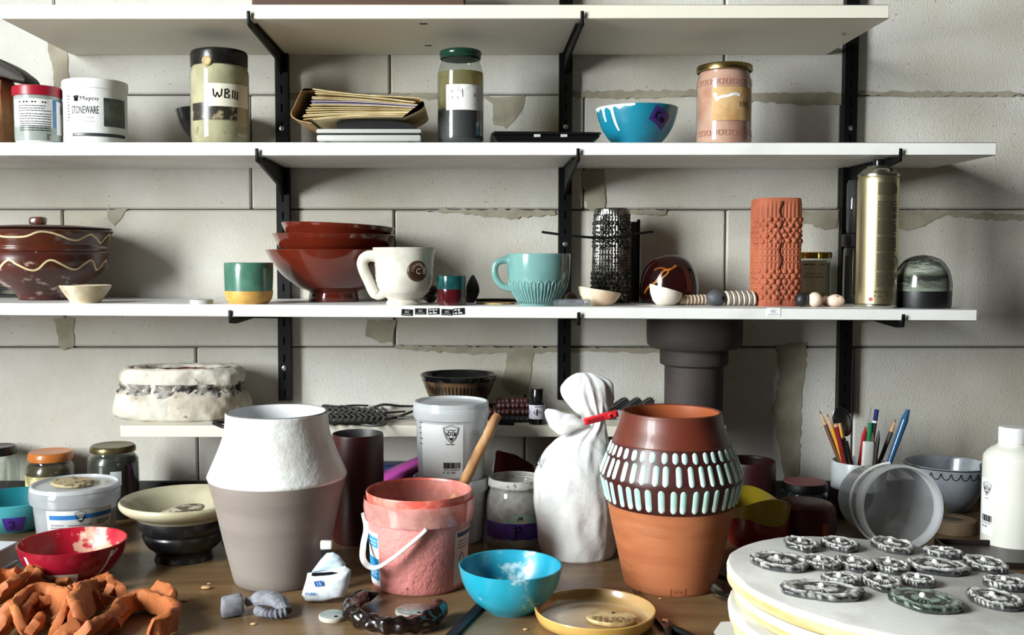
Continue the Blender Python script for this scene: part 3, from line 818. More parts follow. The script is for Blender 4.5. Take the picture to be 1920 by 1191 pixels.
o = thing('lidded_bowl', 'lidded red-brown bowl with one wavy cream line, on the dusty bowl', 'bowl', (p.loc[0], p.D, p.z0 + ztop_b + .002))
q = lambda pts: [(h * s, p.z(y) - ztop_b - .002) for h, y in pts]
outer = spl([(0, 0.0005)] + [(100 * s, 0.0005)] + q([(114, 464), (118, 452), (122, 436)]), 3)
outer = [(0, .0005), (108 * s, .0005)] + spl(q([(112, 472), (114, 466), (112, 462), (116, 452), (120, 440), (125, 434)]), 3)
mo('bowl_body', lathe(bowlprof(outer, .004, .004), 72), m_br, o)
zr = q([(0, 433)])[0][1]
ld_ = mo('lid', lathe([(0, zr + .0012), (118 * s, zr + .0012), (123 * s, zr + .003), (119 * s, zr + .005), (60 * s, zr + .009), (0, zr + .010)], 64), M('dark_brown_lid_glaze', (58, 26, 18), .3, coat=.2), o)
kn = mo('lid_knob', tr(noisy(box(-13 * s, 13 * s, -.012, .012, zr + .0105, q([(0, 407)])[0][1], .004, 2), .0012, 90), (-9 * s, 0, 0)), m_br, ld_)
rf2 = rprof(outer); g = on_turned(rf2, 0, .1)
wav = [(-125, 440), (-104, 447), (-85, 441), (-66, 446), (-40, 447), (-24, 445), (-8, 438), (6, 438), (24, 443), (40, 450), (56, 452), (68, 446), (80, 441), (92, 446), (104, 453), (113, 456), (124, 446), (140, 440), (160, 452)]
put('wavy_line', strokes_uv([spl([(a * s, p.z(b) - ztop_b - .002) for a, b in wav], 3)], 3.2 * s), g, m_cream, o, .0005)
# dark slatted thing behind the bowls
p = P3(12, 30, 1.72)
o = thing('wire_rack', 'dark slatted rack standing half hidden behind the dusty bowl', 'rack', (p.loc[0] - .045, 1.80, p.z0))
for k in range(5):
    mo('slat', box(-.05, .05, -.012, .012, .002 + k * .012, .006 + k * .012, .001), m_blk, o)
for sx in (-.046, .046): mo('post', box(sx - .003, sx + .003, -.010, .010, 0, .056), m_blk, o)
# cream dish
m_crm = M('cream_crackle_glaze', (214, 204, 182), .4, c2=(190, 174, 142), ns=30, c3=(150, 104, 74), ns3=60, lo3=.66, hi3=.74, coat=.2)
p = P3(161, 30)
o = thing('small_dish', 'small cream dish with flared sides in front of the dusty bowl', 'dish', p.loc)
outer = [(0, 0)] + p.p([(28, None), (29, 564)]) + spl(p.p([(30, 562), (40, 548), (47, 536)]), 3)
mo('dish_body', lathe(bowlprof(outer, .003, .004), 48), m_crm, o)
# grey disc
p = P3(378, 22)
o = tag(mo('flat_disc', noisy(lathe(p.p([(0, None), (21, None), (22, 565), (21, 562), (18, 561.2), (0, 561.5)]), 36), .0004, 90), M('grey_clay_disc', (176, 178, 172), .6, bump=.2), None, p.loc), 'thin pale grey disc lying alone left of the green cup', 'disc')
# green and yellow cup
p = P3(467, 40); s = p.s
o = thing('ceramic_cup', 'green over yellow handleless cup with dark handwritten brush marks', 'cup', p.loc)
outer = [(0, 0)] + spl(p.p([(34, None), (41, 562), (44, 553), (45, 545)]), 4)
mo('lower_body', lathe(outer, 56), M('yellow_ochre_clay', (206, 164, 84), .5, c2=(192, 146, 70), ns=30, bump=.15), o)
up = p.p([(45, 545), (45.5, 530), (46, 510), (46, 494)])
inn = [(r - .0035, z) for r, z in reversed(up)] + [(0, up[0][1] - .03 + .02)]
m_grn = M('green_glaze', (66, 108, 92), .25, c2=(80, 122, 104), ns=24, coat=.4)
mo('glazed_body', lathe(up + [(up[-1][0] - .001, up[-1][1] + .0012), (up[-1][0] - .0028, up[-1][1] + .0012)] + inn, 56, lambda a, z, r: .0008 * math.sin(2 * a + .5)), m_grn, o)
g = on_turned(rprof(outer + up))
mk = [[(-3, 6), (1, 9), (0, -4)], [(6, 2), (10, 5), (14, 1), (10, -3), (6, 1), (7, 4)], [(17, 5), (16, -2), (20, -2), (21, 4)], [(26, 3), (30, 5), (32, 0), (28, -3), (25, 0), (27, 4)]]
mk2 = [[(-8, 8), (-7, -8)], [(-1, 2), (-7, -2), (0, -8)], [(6, 7), (6, -7)], [(13, 2), (7, -2), (13, -7)], [(19, 5), (19, -3)], [(19, -6), (19, -7)]]
m_brush = M('dark_green_brush', (16, 54, 56), .35)
put('handwriting', j2(mv(strokes_uv([[(a * s, b * s) for a, b in st] for st in mk], 2.2 * s), 4 * s, p.z(515)), mv(strokes_uv([[(a * s, b * s) for a, b in st] for st in mk2], 2.0 * s), 2 * s, p.z(534))), g, m_brush, o, .0004)
# three stacked red bowls
m_rb = M('rust_red_glaze', (98, 32, 17), .12, c2=(78, 25, 14), ns=8, lo=.4, hi=.7, coat=.6)
p = P3(626, 46, 1.728); s = p.s
o = thing('red_bowl', 'large rust red footed bowl at the bottom of the stack of three', 'bowl', p.loc, group='stacked rust red bowls')
outer = [(0, 0)] + p.p([(46, None), (47, 563)]) + spl(p.p([(45, 550), (47, 546), (70, 536), (94, 516), (113, 492), (126, 470)]), 4)
mo('bowl_body', lathe(bowlprof(outer, .004, .016), 80), m_rb, o)
o = thing('red_bowl', 'rust red bowl in the middle of the stack of three', 'bowl', (p.loc[0] + 1 * s, p.D, p.z0 + p.z(497)), (0, .012, 0), group='stacked rust red bowls')
c = p.z(497)
outer = [(0, 0), (40 * s, .0)] + spl([(h * s, z - c) for h, z in [(h, p.z(y)) for h, y in ((70, 488), (98, 468), (107, 455), (115, 441))]], 4)
mo('bowl_body', lathe(bowlprof(outer, .0035, .004), 80), m_rb, o)
c = p.z(474)
o = thing('red_bowl', 'topmost tilted rust red bowl of the stack of three', 'bowl', (p.loc[0] + 7 * s, p.D, p.z0 + c), (-.02, .045, 0), group='stacked rust red bowls')
outer = [(0, 0), (40 * s, .0)] + spl([(h * s, p.z(y) - c) for h, y in ((66, 464), (92, 446), (99, 436), (105, 424))], 4)
mo('bowl_body', lathe(bowlprof(outer, .0035, .004), 80), m_rb, o)
# white mug with seal
m_wg = M('white_glaze_stoneware', (208, 204, 192), .25, c2=(192, 186, 172), ns=22, c3=(168, 158, 142), ns3=50, lo3=.66, hi3=.76, coat=.3, bump=.06)
p = P3(758, 36); s = p.s
o = thing('coffee_mug', 'white mug with bent handle and brown round seal', 'mug', p.loc)
outer = [(0, 0)] + p.p([(33, None), (34, 568), (31, 562)]) + spl(p.p([(32, 560), (46, 546), (53, 526), (54, 508), (56, 485), (59, 466)]), 4)
rf = rprof(outer)
mo('mug_body', lathe(bowlprof(outer, .004, .008), 64, lambda a, z, r: .0005 * math.sin(z * 700)), m_wg, o)
hp = [(-50, 482), (-66, 480), (-78, 490), (-76, 506), (-66, 528), (-58, 546), (-50, 554), (-38, 550)]
hpts = spl([(a * s, 0, p.z(b)) for a, b in hp], 4)
mo('handle', tube(hpts, [.0095] * 8 + [.0088] * (len(hpts) - 14) + [.0075] * 6, 12, 1.0), m_wg, o)
u = 28 * s; zc = p.z(508)
a = u / rf(zc)
seal = lathe([(0, .004), (.012, .004), (.0145, .0035), (.0165, .0012), (.0165, -.004), (0, -.004)], 36)
rr = rf(zc)
so_ = mo('seal', tr(tr(seal, (0, 0, 0), (math.pi / 2, 0, 0)), (rr * math.sin(a), -rr * math.cos(a), zc), (0, 0, a)), M('brown_seal_glaze', (62, 42, 30), .3, bump=.2), o)
ring = j2(*[mv(text_uv(ch, .0042), .0105 * math.cos(t), .0105 * math.sin(t), t - math.pi / 2) for ch, t in zip('CERAMOLOGO', [math.pi * .95 - i * .36 for i in range(10)])], mv(text_uv('C', .009), 0, 0))
gs = lambda uu, vv, off: (rr * math.sin(a) + uu * math.cos(a) + (.0042 + off) * math.sin(a), -rr * math.cos(a) + uu * math.sin(a) - (.0042 + off) * math.cos(a), zc + vv)
put('seal_lettering', ring, gs, M('seal_pale_relief', (206, 186, 160), .5), so_, .0002); bpy.data.objects['seal_lettering'].parent = so_
# dark red / teal shot cup
p = P3(847, 27); s = p.s
o = thing('shot_cup', 'small straight cup, teal rim over dark red glaze', 'cup', p.loc)
lo_ = p.p([(0, None), (26, None), (27.5, 567), (27.5, 542)])
mo('lower_body', lathe(lo_, 48, lambda a, z, r: .0006 * math.sin(6 * a) if z > .01 else 0), M('dark_red_gloss', (66, 12, 18), .1, coat=.6), o)
up = p.p([(27.5, 542), (28, 530), (28, 518)])
mo('upper_body', lathe(up + [(up[-1][0] - .001, up[-1][1] + .001)] + [(r - .003, z) for r, z in reversed(up)] + [(0, .01)], 48), M('dark_teal_gloss', (18, 62, 62), .1, coat=.6, c2=(36, 84, 78), ns=40), o)
# brown beads behind the mug and the black petal
m_dbr = M('dark_brown_clay', (48, 30, 24), .5, bump=.3)
p2 = P3(808, 10, 1.695)
o = thing('clay_bead', 'dark brown ribbed bead between the white mug and the shot cup', 'bead', p2.loc)
for k in range(3):
    mo('lobe', ball(.010, .012, .0085, (.003 * math.sin(k * 2), -.002 + .004 * k, .0088 + .0125 * (k % 2))), m_dbr, o)
p2 = P3(886, 12, 1.67)
o = thing('clay_petal', 'black petal-shaped clay shard standing right of the shot cup', 'shard', p2.loc)
poly = [(-12, 568), (-13, 545), (-8, 528), (0, 515), (6, 522), (12, 536), (13, 548), (8, 560), (2, 568)]
pz = [(x * p2.s, max(p2.z(y), 0)) for x, y in spl(poly, 3)]
v, f = prism(pz, -.004, .004, .0015, 1)
mo('petal_body', ([(x, y + .02 * (x / .011) ** 2 * .4, z) for x, y, z in v], f), M('black_matt_clay', (20, 19, 20), .6), o)
# wooden coaster, black stick
p2 = P3(929, 36, 1.665)
tag(mo('coaster', noisy(lathe(p2.p([(0, None), (36, None), (37, 570), (35, 567), (0, 566.5)]), 40), .0004, 80), M('speckled_ochre_clay', (196, 160, 104), .6, c2=(150, 112, 70), ns=90), None, p2.loc), 'flat ochre coaster lying left of the teal mug', 'coaster')
zst = ZS[3](.02)
tag(mo('thin_stick', tube([(-.03, 0, .003), (0, 0, .0032), (.03, -.002, .003), (.05, -.012, .0028)], .0028, 8), m_blk, None, (W(925, 560, 1.74).x, 1.74, zst)), 'thin black stick lying behind the ochre coaster', 'stick')
# teal mug
m_teal = M('teal_celadon_glaze', (112, 154, 150), .15, c2=(102, 144, 141), ns=16, coat=.5)
p = P3(1009, 38); s = p.s
o = thing('coffee_mug', 'teal mug with fluted petal relief and looped handle', 'mug', p.loc)
outer = [(0, 0)] + spl(p.p([(34, None), (38, 566), (46, 552), (54, 536), (58, 516), (59.5, 496), (60, 477)]), 6)
rf = rprof(outer)
mo('mug_body', lathe(bowlprof(outer, .0038, .008), 64), m_teal, o)
g = on_turned(rf, 0, None)
nfl = 26
zt_, zb_ = p.z(525), .004
for k in range(nfl):
    a = 2 * math.pi * k / nfl
    pts = []
    for t in range(15):
        th = t / 14
        # loop: up one side, round the top, down the other
        if th < .4: zz = zb_ + (zt_ - .008 - zb_) * th / .4; da = -1
        elif th > .6: zz = zb_ + (zt_ - .008 - zb_) * (1 - th) / .4; da = 1
        else:
            ph = (th - .4) / .2 * math.pi; zz = zt_ - .008 + .008 * math.sin(ph); da = -math.cos(ph)
        rr = rf(zz) + .0002
        aw = a + da * (math.pi / nfl) * (.62 if zz > zt_ - .012 else .5)
        pts.append((rr * math.sin(aw), -rr * math.cos(aw), zz))
    mo('petal_relief', tube(pts, .0011, 5), m_teal, o, smooth=180)
hp = [(-54, 488), (-66, 488), (-78, 494), (-82, 508), (-78, 524), (-66, 537), (-50, 541)]
mo('handle', tube(spl([(a * s, 0, p.z(b)) for a, b in hp], 4), [.0062] * 3 + [.0055] * 19 + [.006] * 3, 12), m_teal, o)
# things right of the teal mug
p2 = P3(1070, 14, 1.72)
tag(mo('clay_pebble', noisy(ball(.011, .011, .009, (0, 0, .0088)), .001, 80), M('brown_pebble', (104, 80, 64), .6), None, p2.loc), 'brown pebble behind the teal mug', 'pebble')
p2 = P3(1085, 5, 1.665)
o = thing('clear_tube', 'clear plastic dropper tube lying in front of the cream scoop', 'tube', (W(1082, 566, 1.61).x - .004, 1.598, p2.z0), (0, 0, -.12))
m_cp = thin('clear_plastic_tube', (225, 228, 232), (200, 205, 212), .22, .1, .6)
mo('barrel', tube([(-.035, 0, .0062), (.012, 0, .0062)], .0055, 16), m_cp, o)
mo('tip', ball(.007, .0065, .0062, (.018, 0, .0063)), m_cp, o)
def scoop(name, label, px, D, hw, hgt, mat, rot, ry=.022, tilt=0):
    p2 = P3(px, 10, D)
    v, f = lathe(bowlprof([(0, 0), (.3, .0), (.5, .06), (.72, .26), (.9, .6), (1, 1.0)], .09, .12), 40)
    v = [(x * hw, y * ry, z * hgt * (1 + .22 * tilt * x)) for x, y, z in v]
    o = thing(name, label, 'scoop', p2.loc, (0, 0, rot))
    mo('scoop_bowl', noisy((v, f), .0006, 60), mat, o); return o, p2
m_bone = M('bone_white_clay', (222, 204, 178), .6, c2=(206, 178, 148), ns=24, bump=.1)
scoop('clay_scoop', 'cream clay scoop dish leaning before the black textured vase', 1124, 1.625, .035, .025, m_bone, .1, .024, -1)
# black textured vase: turned body with studs
def textured(px, r_px, D, ytop, label, mat, seed, square, dots, name='textured_vase', hole=True, seamx=None):
    p = P3(px, r_px, D); s = p.s; H = p.z(ytop); r0 = r_px * s
    o = thing(name, label, 'vase', p.loc)
    def rad(a):
        if not square: return r0 * .95
        c, sn = abs(math.cos(a)), abs(math.sin(a)); n_ = 4.0
        return r0 * .93 / ((c ** n_ + sn ** n_) ** (1 / n_))
    ribs = 40
    def dr(a, z, r):
        if r < r0 * .6: return 0
        return rad(a) * (r / r0) - r + .0007 * math.cos(ribs * a) * (1 if .04 * H < z < .95 * H else 0)
    tp = (lambda z: 1.03 - .13 * (z / H)) if not square else (lambda z: 1)
    prof = [(0, 0), (r0 * .93 * tp(0), 0)] + [(r0 * tp(H * k / 30), H * k / 30) for k in range(1, 30)]
    prof += [(r0 * tp(H) * .985, H * .99), (r0 * tp(H) * .95, H), (r0 * .84, H), (r0 * .80, H * .93), (r0 * .78, H * .2), (0, H * .2)] if hole else [(r0 * .9, H * .985), (r0 * .8, H), (0, H)]
    mo('vase_body', lathe(prof, 200, dr), mat, o)
    st = []
    rd_ = random.Random(seed)
    for (f0, f1, size, step) in dots:
        z = f0 * H; row = 0
        while z < f1 * H:
            nn = int(2 * math.pi * r0 / step)
            for k in range(nn):
                a = 2 * math.pi * (k + .5 * (row % 2)) / nn
                if math.cos(a) < -.3: continue
                sz = size * rd_.uniform(.75, 1.2); rr = rad(a) * tp(z)
                hemi = lathe([(1, -.3), (.85, .4), (.5, .75), (0, .85)], 7)
                st.append(tr(tr(hemi, sc=(sz, sz, sz * .8)), (0, 0, 0), (math.pi / 2, 0, 0)))
                st[-1] = tr(st[-1], (rr * math.sin(a), -rr * math.cos(a), z + rd_.uniform(-1, 1) * size * .25), (0, 0, a))
            z += step * .88; row += 1
    k = mo('studs', join(*st), m_bst if mat is m_bt else mat, o); k['kind'] = 'stuff'
    return o, p, H
m_bt = M('black_silver_glaze', (150, 147, 138), .3, c2=(60, 58, 54), ns=90, coat=.1, metal=.9)
m_bst = M('black_stud_glaze', (18, 18, 18), .3, coat=.2)
textured(1146, 38, 1.75, 391, 'tall black vase with knobbly studs and an arched top', m_bt, 3, False,
         [(.60, .86, .0037, .0088), (.06, .33, .0039, .0092), (.86, .95, .0022, .006), (.36, .6, .0018, .0055)], hole=False)
p2 = P3(1189, 8, 1.79)
o = thing('dark_panel', 'narrow dark slate offcut standing on edge behind the black vase', 'slate', (W(1181, 500, 1.800).x, 1.800, p2.z0))  # narrow black rectangular panel, material unknown
mo('panel_body', box(-.026, .012, -.006, .006, 0, W(1181, 416, 1.80).z - p2.z0, .001), M('dark_grey_panel', (38, 37, 36), .6), o)
mo('edge_strip', box(.0122, .0165, -.007, .007, 0, W(1181, 414, 1.80).z - p2.z0 + .002, .0006), m_blk, o)
# bent thin rod across rail and vase
pts = [W(px, py, D) for px, py, D in ((1016, 435, 1.708), (1060, 441, 1.703), (1110, 445.5, 1.701), (1145, 446, 1.700), (1180, 441, 1.702), (1210, 436, 1.706), (1225, 434.5, 1.708))]
c0 = pts[3]
tag(mo('bent_rod', tube(spl([tuple(q_ - c0) for q_ in pts], 4), .0021, 8), m_blk, None, tuple(c0)), 'thin bent black rod crossing in front of the black studded vase', 'rod')
# maroon dome
m_mar = M('maroon_black_glaze', (30, 8, 8), .12, coat=.5, c2=(44, 10, 8), ns=14)
p = P3(1255, 55, 1.745); s = p.s
o = thing('dome_bowl', 'dark maroon upturned dome with an ochre streak', 'bowl', p.loc)
outer = spl(p.p([(52, None), (55, 555), (54, 530), (47, 505), (34, 487), (16, 478), (0, 476.5)]), 4)
rf = rprof([(r, z) for r, z in outer])
mo('dome_body', lathe([(0, 0)] + lathepts(outer), 64), m_mar, o)
m_och = M('ochre_streak', (160, 96, 26), .25, c2=(120, 60, 16), ns=60, coat=.4)
g = on_turned(rf, 0, .045)
for st_, wd in (([(-46, 548), (-38, 538), (-26, 530), (-18, 520), (-12, 508), (2, 504), (12, 498)], 4.0), ([(-30, 506), (-20, 502), (-8, 504)], 3), ([(-20, 528), (-12, 520), (-4, 512), (-2, 506)], 2.4)):
    put('ochre_streak', strokes_uv([spl([(a * s, p.z(b)) for a, b in st_], 4)], wd * s), g, m_och, o, .0004)
# white scoop with ribbed handle
p2 = P3(1248, 28, 1.65); s = p2.s
m_wbq = M('white_bisque', (214, 208, 196), .6, c2=(200, 190, 174), ns=28, bump=.1)
o = thing('clay_scoop', 'white clay scoop with a ribbed beige handle pointing right', 'scoop', p2.loc, (0, 0, .12))
v, f = lathe(bowlprof([(0, 0), (.34, .0), (.55, .05), (.78, .26), (.93, .6), (1, 1.0)], .1, .14), 48)
v = [(x * 31 * s, y * .023, z * .0265 * (1 - .28 * x)) for x, y, z in v]
mo('scoop_bowl', noisy((v, f), .0010, 60), m_wbq, o)
hp = [(26 * s + i * .0016, .002 + i * .0002, .0085 + .00002 * i) for i in range(36)]
mo('handle', tube(hp, [.0075 + .0009 * (1 if i % 4 < 2 else -1) * (i > 6) for i in range(36)], 14), M('beige_bisque', (178, 158, 134), .7), o)
# striped whistle
p2 = P3(1343, 18, 1.645); s = p2.s
o = thing('striped_rattle', 'dark round head with a striped spiral handle', 'rattle', p2.loc, (0, 0, .1))
mo('head', noisy(ball(.017, .014, .0135, (0, 0, .0132), 24, 14), .0012, 90), M('charcoal_clay', (70, 72, 76), .6, bump=.2), o)
mo('mouth_hole', tr(lathe([(0, 0), (.004, 0), (.003, .001), (0, .0012)], 16), (.008, -.0122, .013), (math.pi / 2, 0, .5)), m_blk, o)
for i in range(11):
    mo('coil', tr(lathe([(.006, -.0026), (.0112, -.0022), (.0122, 0), (.0112, .0022), (.006, .0026)], 20), (.018 + i * .0043, .001, .0125), (0, math.pi / 2 - .18, 0)),
       M('pale_coil_clay', (206, 196, 180), .6) if i % 2 == 0 else M('brown_coil_clay', (110, 98, 86), .6), o)
# terracotta textured vase
m_tc = M('raw_terracotta', (166, 90, 60), .75, c2=(148, 76, 50), ns=14, bump=.15)
o, p, H = textured(1452, 44, 1.672, 373, 'tall raw terracotta vase with studs and ribs', m_tc, 5, True,
         [(.60, .84, .0044, .0098), (.08, .36, .0044, .0098), (.38, .58, .0018, .006)], name='textured_vase')
seam = [(-.004 + .0022 * math.sin(i * 1.1), -44 * p.s * .965 - .0004, H * (.02 + .95 * i / 30)) for i in range(31)]
mo('seam', tube(seam, .0016, 6), M('terracotta_dark_seam', (96, 42, 22), .8), o)
# glass candle with gold lid
p2 = P3(1524, 31, 1.775); s = p2.s
o = thing('candle_jar', 'frosted glass candle with shiny gold lid behind the pebbles', 'candle', p2.loc)
prof = p2.p([(0, None), (30, None), (31, 556), (31, 486), (30.5, 484)])
mo('glass', lathe(prof, 48), glass, o)
mo('wax', lathe([(0, .002)] + [(29.4 * s, .002), (29.4 * s, p2.z(492)), (0, p2.z(492))], 48), M('grey_olive_wax', (150, 146, 124), .5), o)
mo('lid', lathe(p2.p([(30, 485), (32.5, 484.5), (32.8, 475), (31.5, 473), (0, 472.6)]), 48), M('polished_gold', (212, 176, 84), .08, 1.0), o)
g = on_turned(31 * s)
put('label_panel', rect_uv(-24 * s, 26 * s, p2.z(548), p2.z(488), 14, 1), g, M('candle_label', (158, 152, 134), .5), o, .0004)
put('label_lettering', j2(fine_uv(-18 * s, 20 * s, p2.z(496), p2.z(496), 1, 2.6 * s, 9), mv(text_uv('Jasmin & Fleur', 4.4 * s, 34 * s), 1 * s, p2.z(513)), fine_uv(-20 * s, 21 * s, p2.z(519), p2.z(519), 1, 1.4 * s, 4), rect_uv(-22 * s, 22 * s, p2.z(534), p2.z(533.3))), g, M('ink_brown', (60, 50, 36), .6), o, .0008)
# pebbles
def peb(px, D, rx, rz, mat, label, ry=None):
    p2 = P3(px, 10, D)
    return tag(mo('clay_pebble', noisy(ball(rx, ry or rx, rz, (0, 0, rz), 20, 12), .0007, 90), mat, None, p2.loc), label, 'pebble')
m_wp = M('pinkish_white_clay', (226, 202, 184), .6, c2=(206, 172, 152), ns=50, lo=.5, hi=.7)
peb(1503, 1.632, .0110, .0118, M('black_clay', (26, 27, 30), .5), 'black clay pebble touching the terracotta vase')
peb(1528, 1.632, .0115, .0118, m_wp, 'round pinkish white pebble next to the black one')
o = peb(1566, 1.640, .0150, .0100, m_wp, 'oval pale clay bead with a pierced hole before the candle', .010)
mo('hole', tr(lathe([(0, 0), (.0012, 0), (.0009, .0004), (0, .0005)], 10), (.001, -.0072, .0172), (.8, 0, 0)), INK, o)
peb(1549, 1.668, .0075, .0085, M('tan_clay', (120, 84, 62), .6), 'small tan bead behind the two pale ones')
# small bottle hidden by the spray can
p2 = P3(1597, 16, 1.775); s = p2.s
o = thing('glass_bottle', 'clear slim bottle with dark collar behind the spray can', 'bottle', p2.loc)
mo('glass', lathe(p2.p([(0, None), (15, None), (17, 560), (17.5, 540), (17, 470), (14, 463)]), 32), thin('grey_bottle_glass', (150, 155, 155), (150, 155, 158), .25, .12, .6), o)
mo('collar', lathe(p2.p([(14, 463), (20, 462), (20, 440), (14, 438), (0, 438)]), 32), M('dark_grey_plastic', (40, 42, 44), .4), o)
mo('cap', lathe(p2.p([(11, 437), (13, 430), (13, 345), (10, 338), (0, 337)]), 32), thin('smoke_cap', (120, 124, 122), (110, 115, 115), .4, .1, .5), o)
# spray can
p = P3(1642, 39); s = p.s
o = thing('spray_can', 'tall gold aerosol spray can at the right end of the shelf', 'spray can', p.loc)
m_gc = M('champagne_gold_metal', (212, 200, 160), .36, 1.0)
m_st = M('tin_metal', (190, 188, 176), .22, 1.0)
mo('can_body', lathe([(0, .0008)] + p.p([(36, 574), (36.5, 570), (36.5, 340), (36, 334), (34, 331)]), 64), m_gc, o)
mo('bottom_rim', lathe([(0, 0)] + p.p([(36, None), (38, 573.5), (38, 570), (36.6, 568.5)]), 64), m_st, o)
mo('shoulder', lathe(p.p([(34, 332), (37, 331), (37, 328), (35, 326), (29, 320), (26, 317), (22, 316)]), 64), m_st, o)
mo('valve_cup', lathe(p.p([(22, 317), (21, 315), (20, 312), (12, 313), (0, 313)]), 40), m_st, o)
nb = mo('nozzle', lathe(p.p([(0, 313), (10, 313), (10.5, 311), (10.5, 301), (9.5, 299), (0, 298.6)]), 32), m_bp, o)
g = on_turned(36.5 * s)
m_pb = M('print_dark_gold', (44, 36, 20), .8)
blocks = [(346, 366, 9), (380, 410, 12), (414, 440, 11), (446, 470, 10), (476, 506, 12), (512, 536, 9)]
for i, (ya, yb, n_) in enumerate(blocks):
    put('fine_print', fine_uv(0 * s, 40 * s, p.z(ya), p.z(yb), n_, 1.6 * s, 20 + i), g, m_pb, o, .0003)
put('volume_lettering', j2(mv(text_uv('400 ml', 6 * s, 24 * s), 8 * s, p.z(546)), mv(text_uv('3 tin', 5 * s, 14 * s), 3 * s, p.z(554)), mv(text_uv('✓' if False else 'V', 6 * s), 20 * s, p.z(553)), rect_uv(-3 * s, 24 * s, p.z(559.4), p.z(558.6))), g, m_pb, o, .0003)
put('red_mark', ([(-9 * s + 4 * s * math.cos(t * .5236), p.z(560) + 4 * s * math.sin(t * .5236)) for t in range(12)], [tuple(range(12))]), g, M('print_red', (150, 30, 30), .5), o, .0003)
put('barcode', bars_uv(34 * s, 42 * s, p.z(568), p.z(530), 4), g, m_ink_w, o, .0004)
put('hazard_mark', strokes_uv([[(38 * s, p.z(508)), (44 * s, p.z(518)), (38 * s, p.z(528)), (34 * s, p.z(518)), (38 * s, p.z(508))]], 1.2 * s), g, m_ink_w, o, .0004)
# marbled dome
p = P3(1729, 50); s = p.s
o = thing('dome_bowl', 'marbled grey-green dome over a black base at the right end', 'bowl', p.loc)
mo('base_band', lathe(p.p([(0, None), (49, None), (50.5, 570), (51, 545)]), 64), M('black_satin', (18, 18, 19), .4), o)
m_marb = M('marbled_green_grey', (112, 118, 104), .15, c2=(40, 42, 38), ns=9, lo=.42, hi=.58, c3=(176, 184, 170), ns3=16, lo3=.55, hi3=.75, coat=.5, stretch=(1, 1, 5), dist=.8)
mo('dome_body', lathe(lathepts(spl(p.p([(51, 545), (51, 530), (46, 508), (34, 490), (18, 481), (0, 477.5)]), 4)), 64), m_marb, o)
# ================================================================= LOWEST SHELF
z4 = ZS[4](0)
# dark pot standing upside down on the lowest shelf
m_dk = M('dark_brown_matt_clay', (52, 44, 40), .75, c2=(44, 37, 34), ns=16, bump=.15)
p = Pl(1300, z4, D=1.745, yr=760)
o = thing('stepped_pot', 'dark brown stepped pot, wide at the top, behind the dashed vase', 'pot', p.loc)
mo('column', lathe(p.p([(0, None), (54, None), (54, 700), (54, 684), (50, 680)]), 64), m_dk, o)
mo('collar', lathe(p.p([(54, 686), (62, 682), (63, 678), (63, 655), (60, 651)]), 64), m_dk, o)
mo('wide_top', lathe(p.p([(60, 653), (80, 652), (87, 644), (88, 630), (88, 575), (84, 568), (78, 568), (76, 580), (70, 590), (0, 590)]), 64), m_dk, o)
# plaster mould ring
p = Pl(340, z4, D=1.755, yr=770); s = p.s
o = thing('plaster_mould', 'rough grey-white plaster ring mould with red clay inside', 'mould', p.loc)
m_pl = M('dirty_plaster', (204, 198, 186), .85, c2=(176, 166, 150), ns=16, c3=(70, 66, 64), ns3=34, lo3=.62, hi3=.72, bump=.5, bs=60, bdist=.004)
n = 90
def mring(prof, n, seed, amp):
    def dr(a, z, r): return amp * 1.5 * noise.noise(Vector((math.cos(a) * 2.2, math.sin(a) * 2.2, z * 22 + seed))) + amp * .5 * noise.noise(Vector((math.cos(a) * 7, math.sin(a) * 7, z * 60 + seed))) - .004 * abs(math.cos(2.5 * a))
    return lathe(prof, n, dr, 1.0, .62)
ro = 128 * s
pr = [(ro * .90, 0), (ro * .98, .004), (ro * 1.02, .016), (ro * 1.0, .032), (ro * .96, .042), (ro * .90, .047), (ro * .85, .051), (ro * .86, .056), (ro * .905, .060), (ro * .915, .070), (ro * .90, .080), (ro * .85, .086), (ro * .78, .087), (ro * .745, .083), (ro * .72, .083), (ro * .69, .087), (ro * .60, .086), (ro * .55, .081)]
mo('plaster_body', noisy(mring(spl(pr, 4), 150, 3, .006), .0022, 70, 4), m_pl, o, smooth=45)
m_rc = M('crumbly_red_clay', (120, 58, 34), .85, c2=(168, 104, 72), ns=60, lo=.55, hi=.7, bump=.5, bs=90)
mo('clay_lining', lathe([(ro * .60, .0815), (ro * .54, .076), (ro * .50, .03), (0, .02)], 60, None, 1, .62), m_rc, o)
m_fo = M('foil_grey_crumple', (150, 144, 138), .6, c2=(40, 37, 36), ns=40, lo=.44, hi=.56)
v, f = lathe([(ro * .93, .040), (ro * .90, .047), (ro * .855, .052), (ro * .868, .057), (ro * .90, .062)], 170, lambda a, z, r: .011 * noise.noise(Vector((math.cos(a) * 9, math.sin(a) * 9, z * 140))) + .0005 + .004 * noise.noise(Vector((math.cos(a) * 28, math.sin(a) * 28, z * 200))) - .004 * abs(math.cos(2.5 * a)), 1, .62)
mo('foil_wrap', (v, f), m_fo, o, smooth=20)
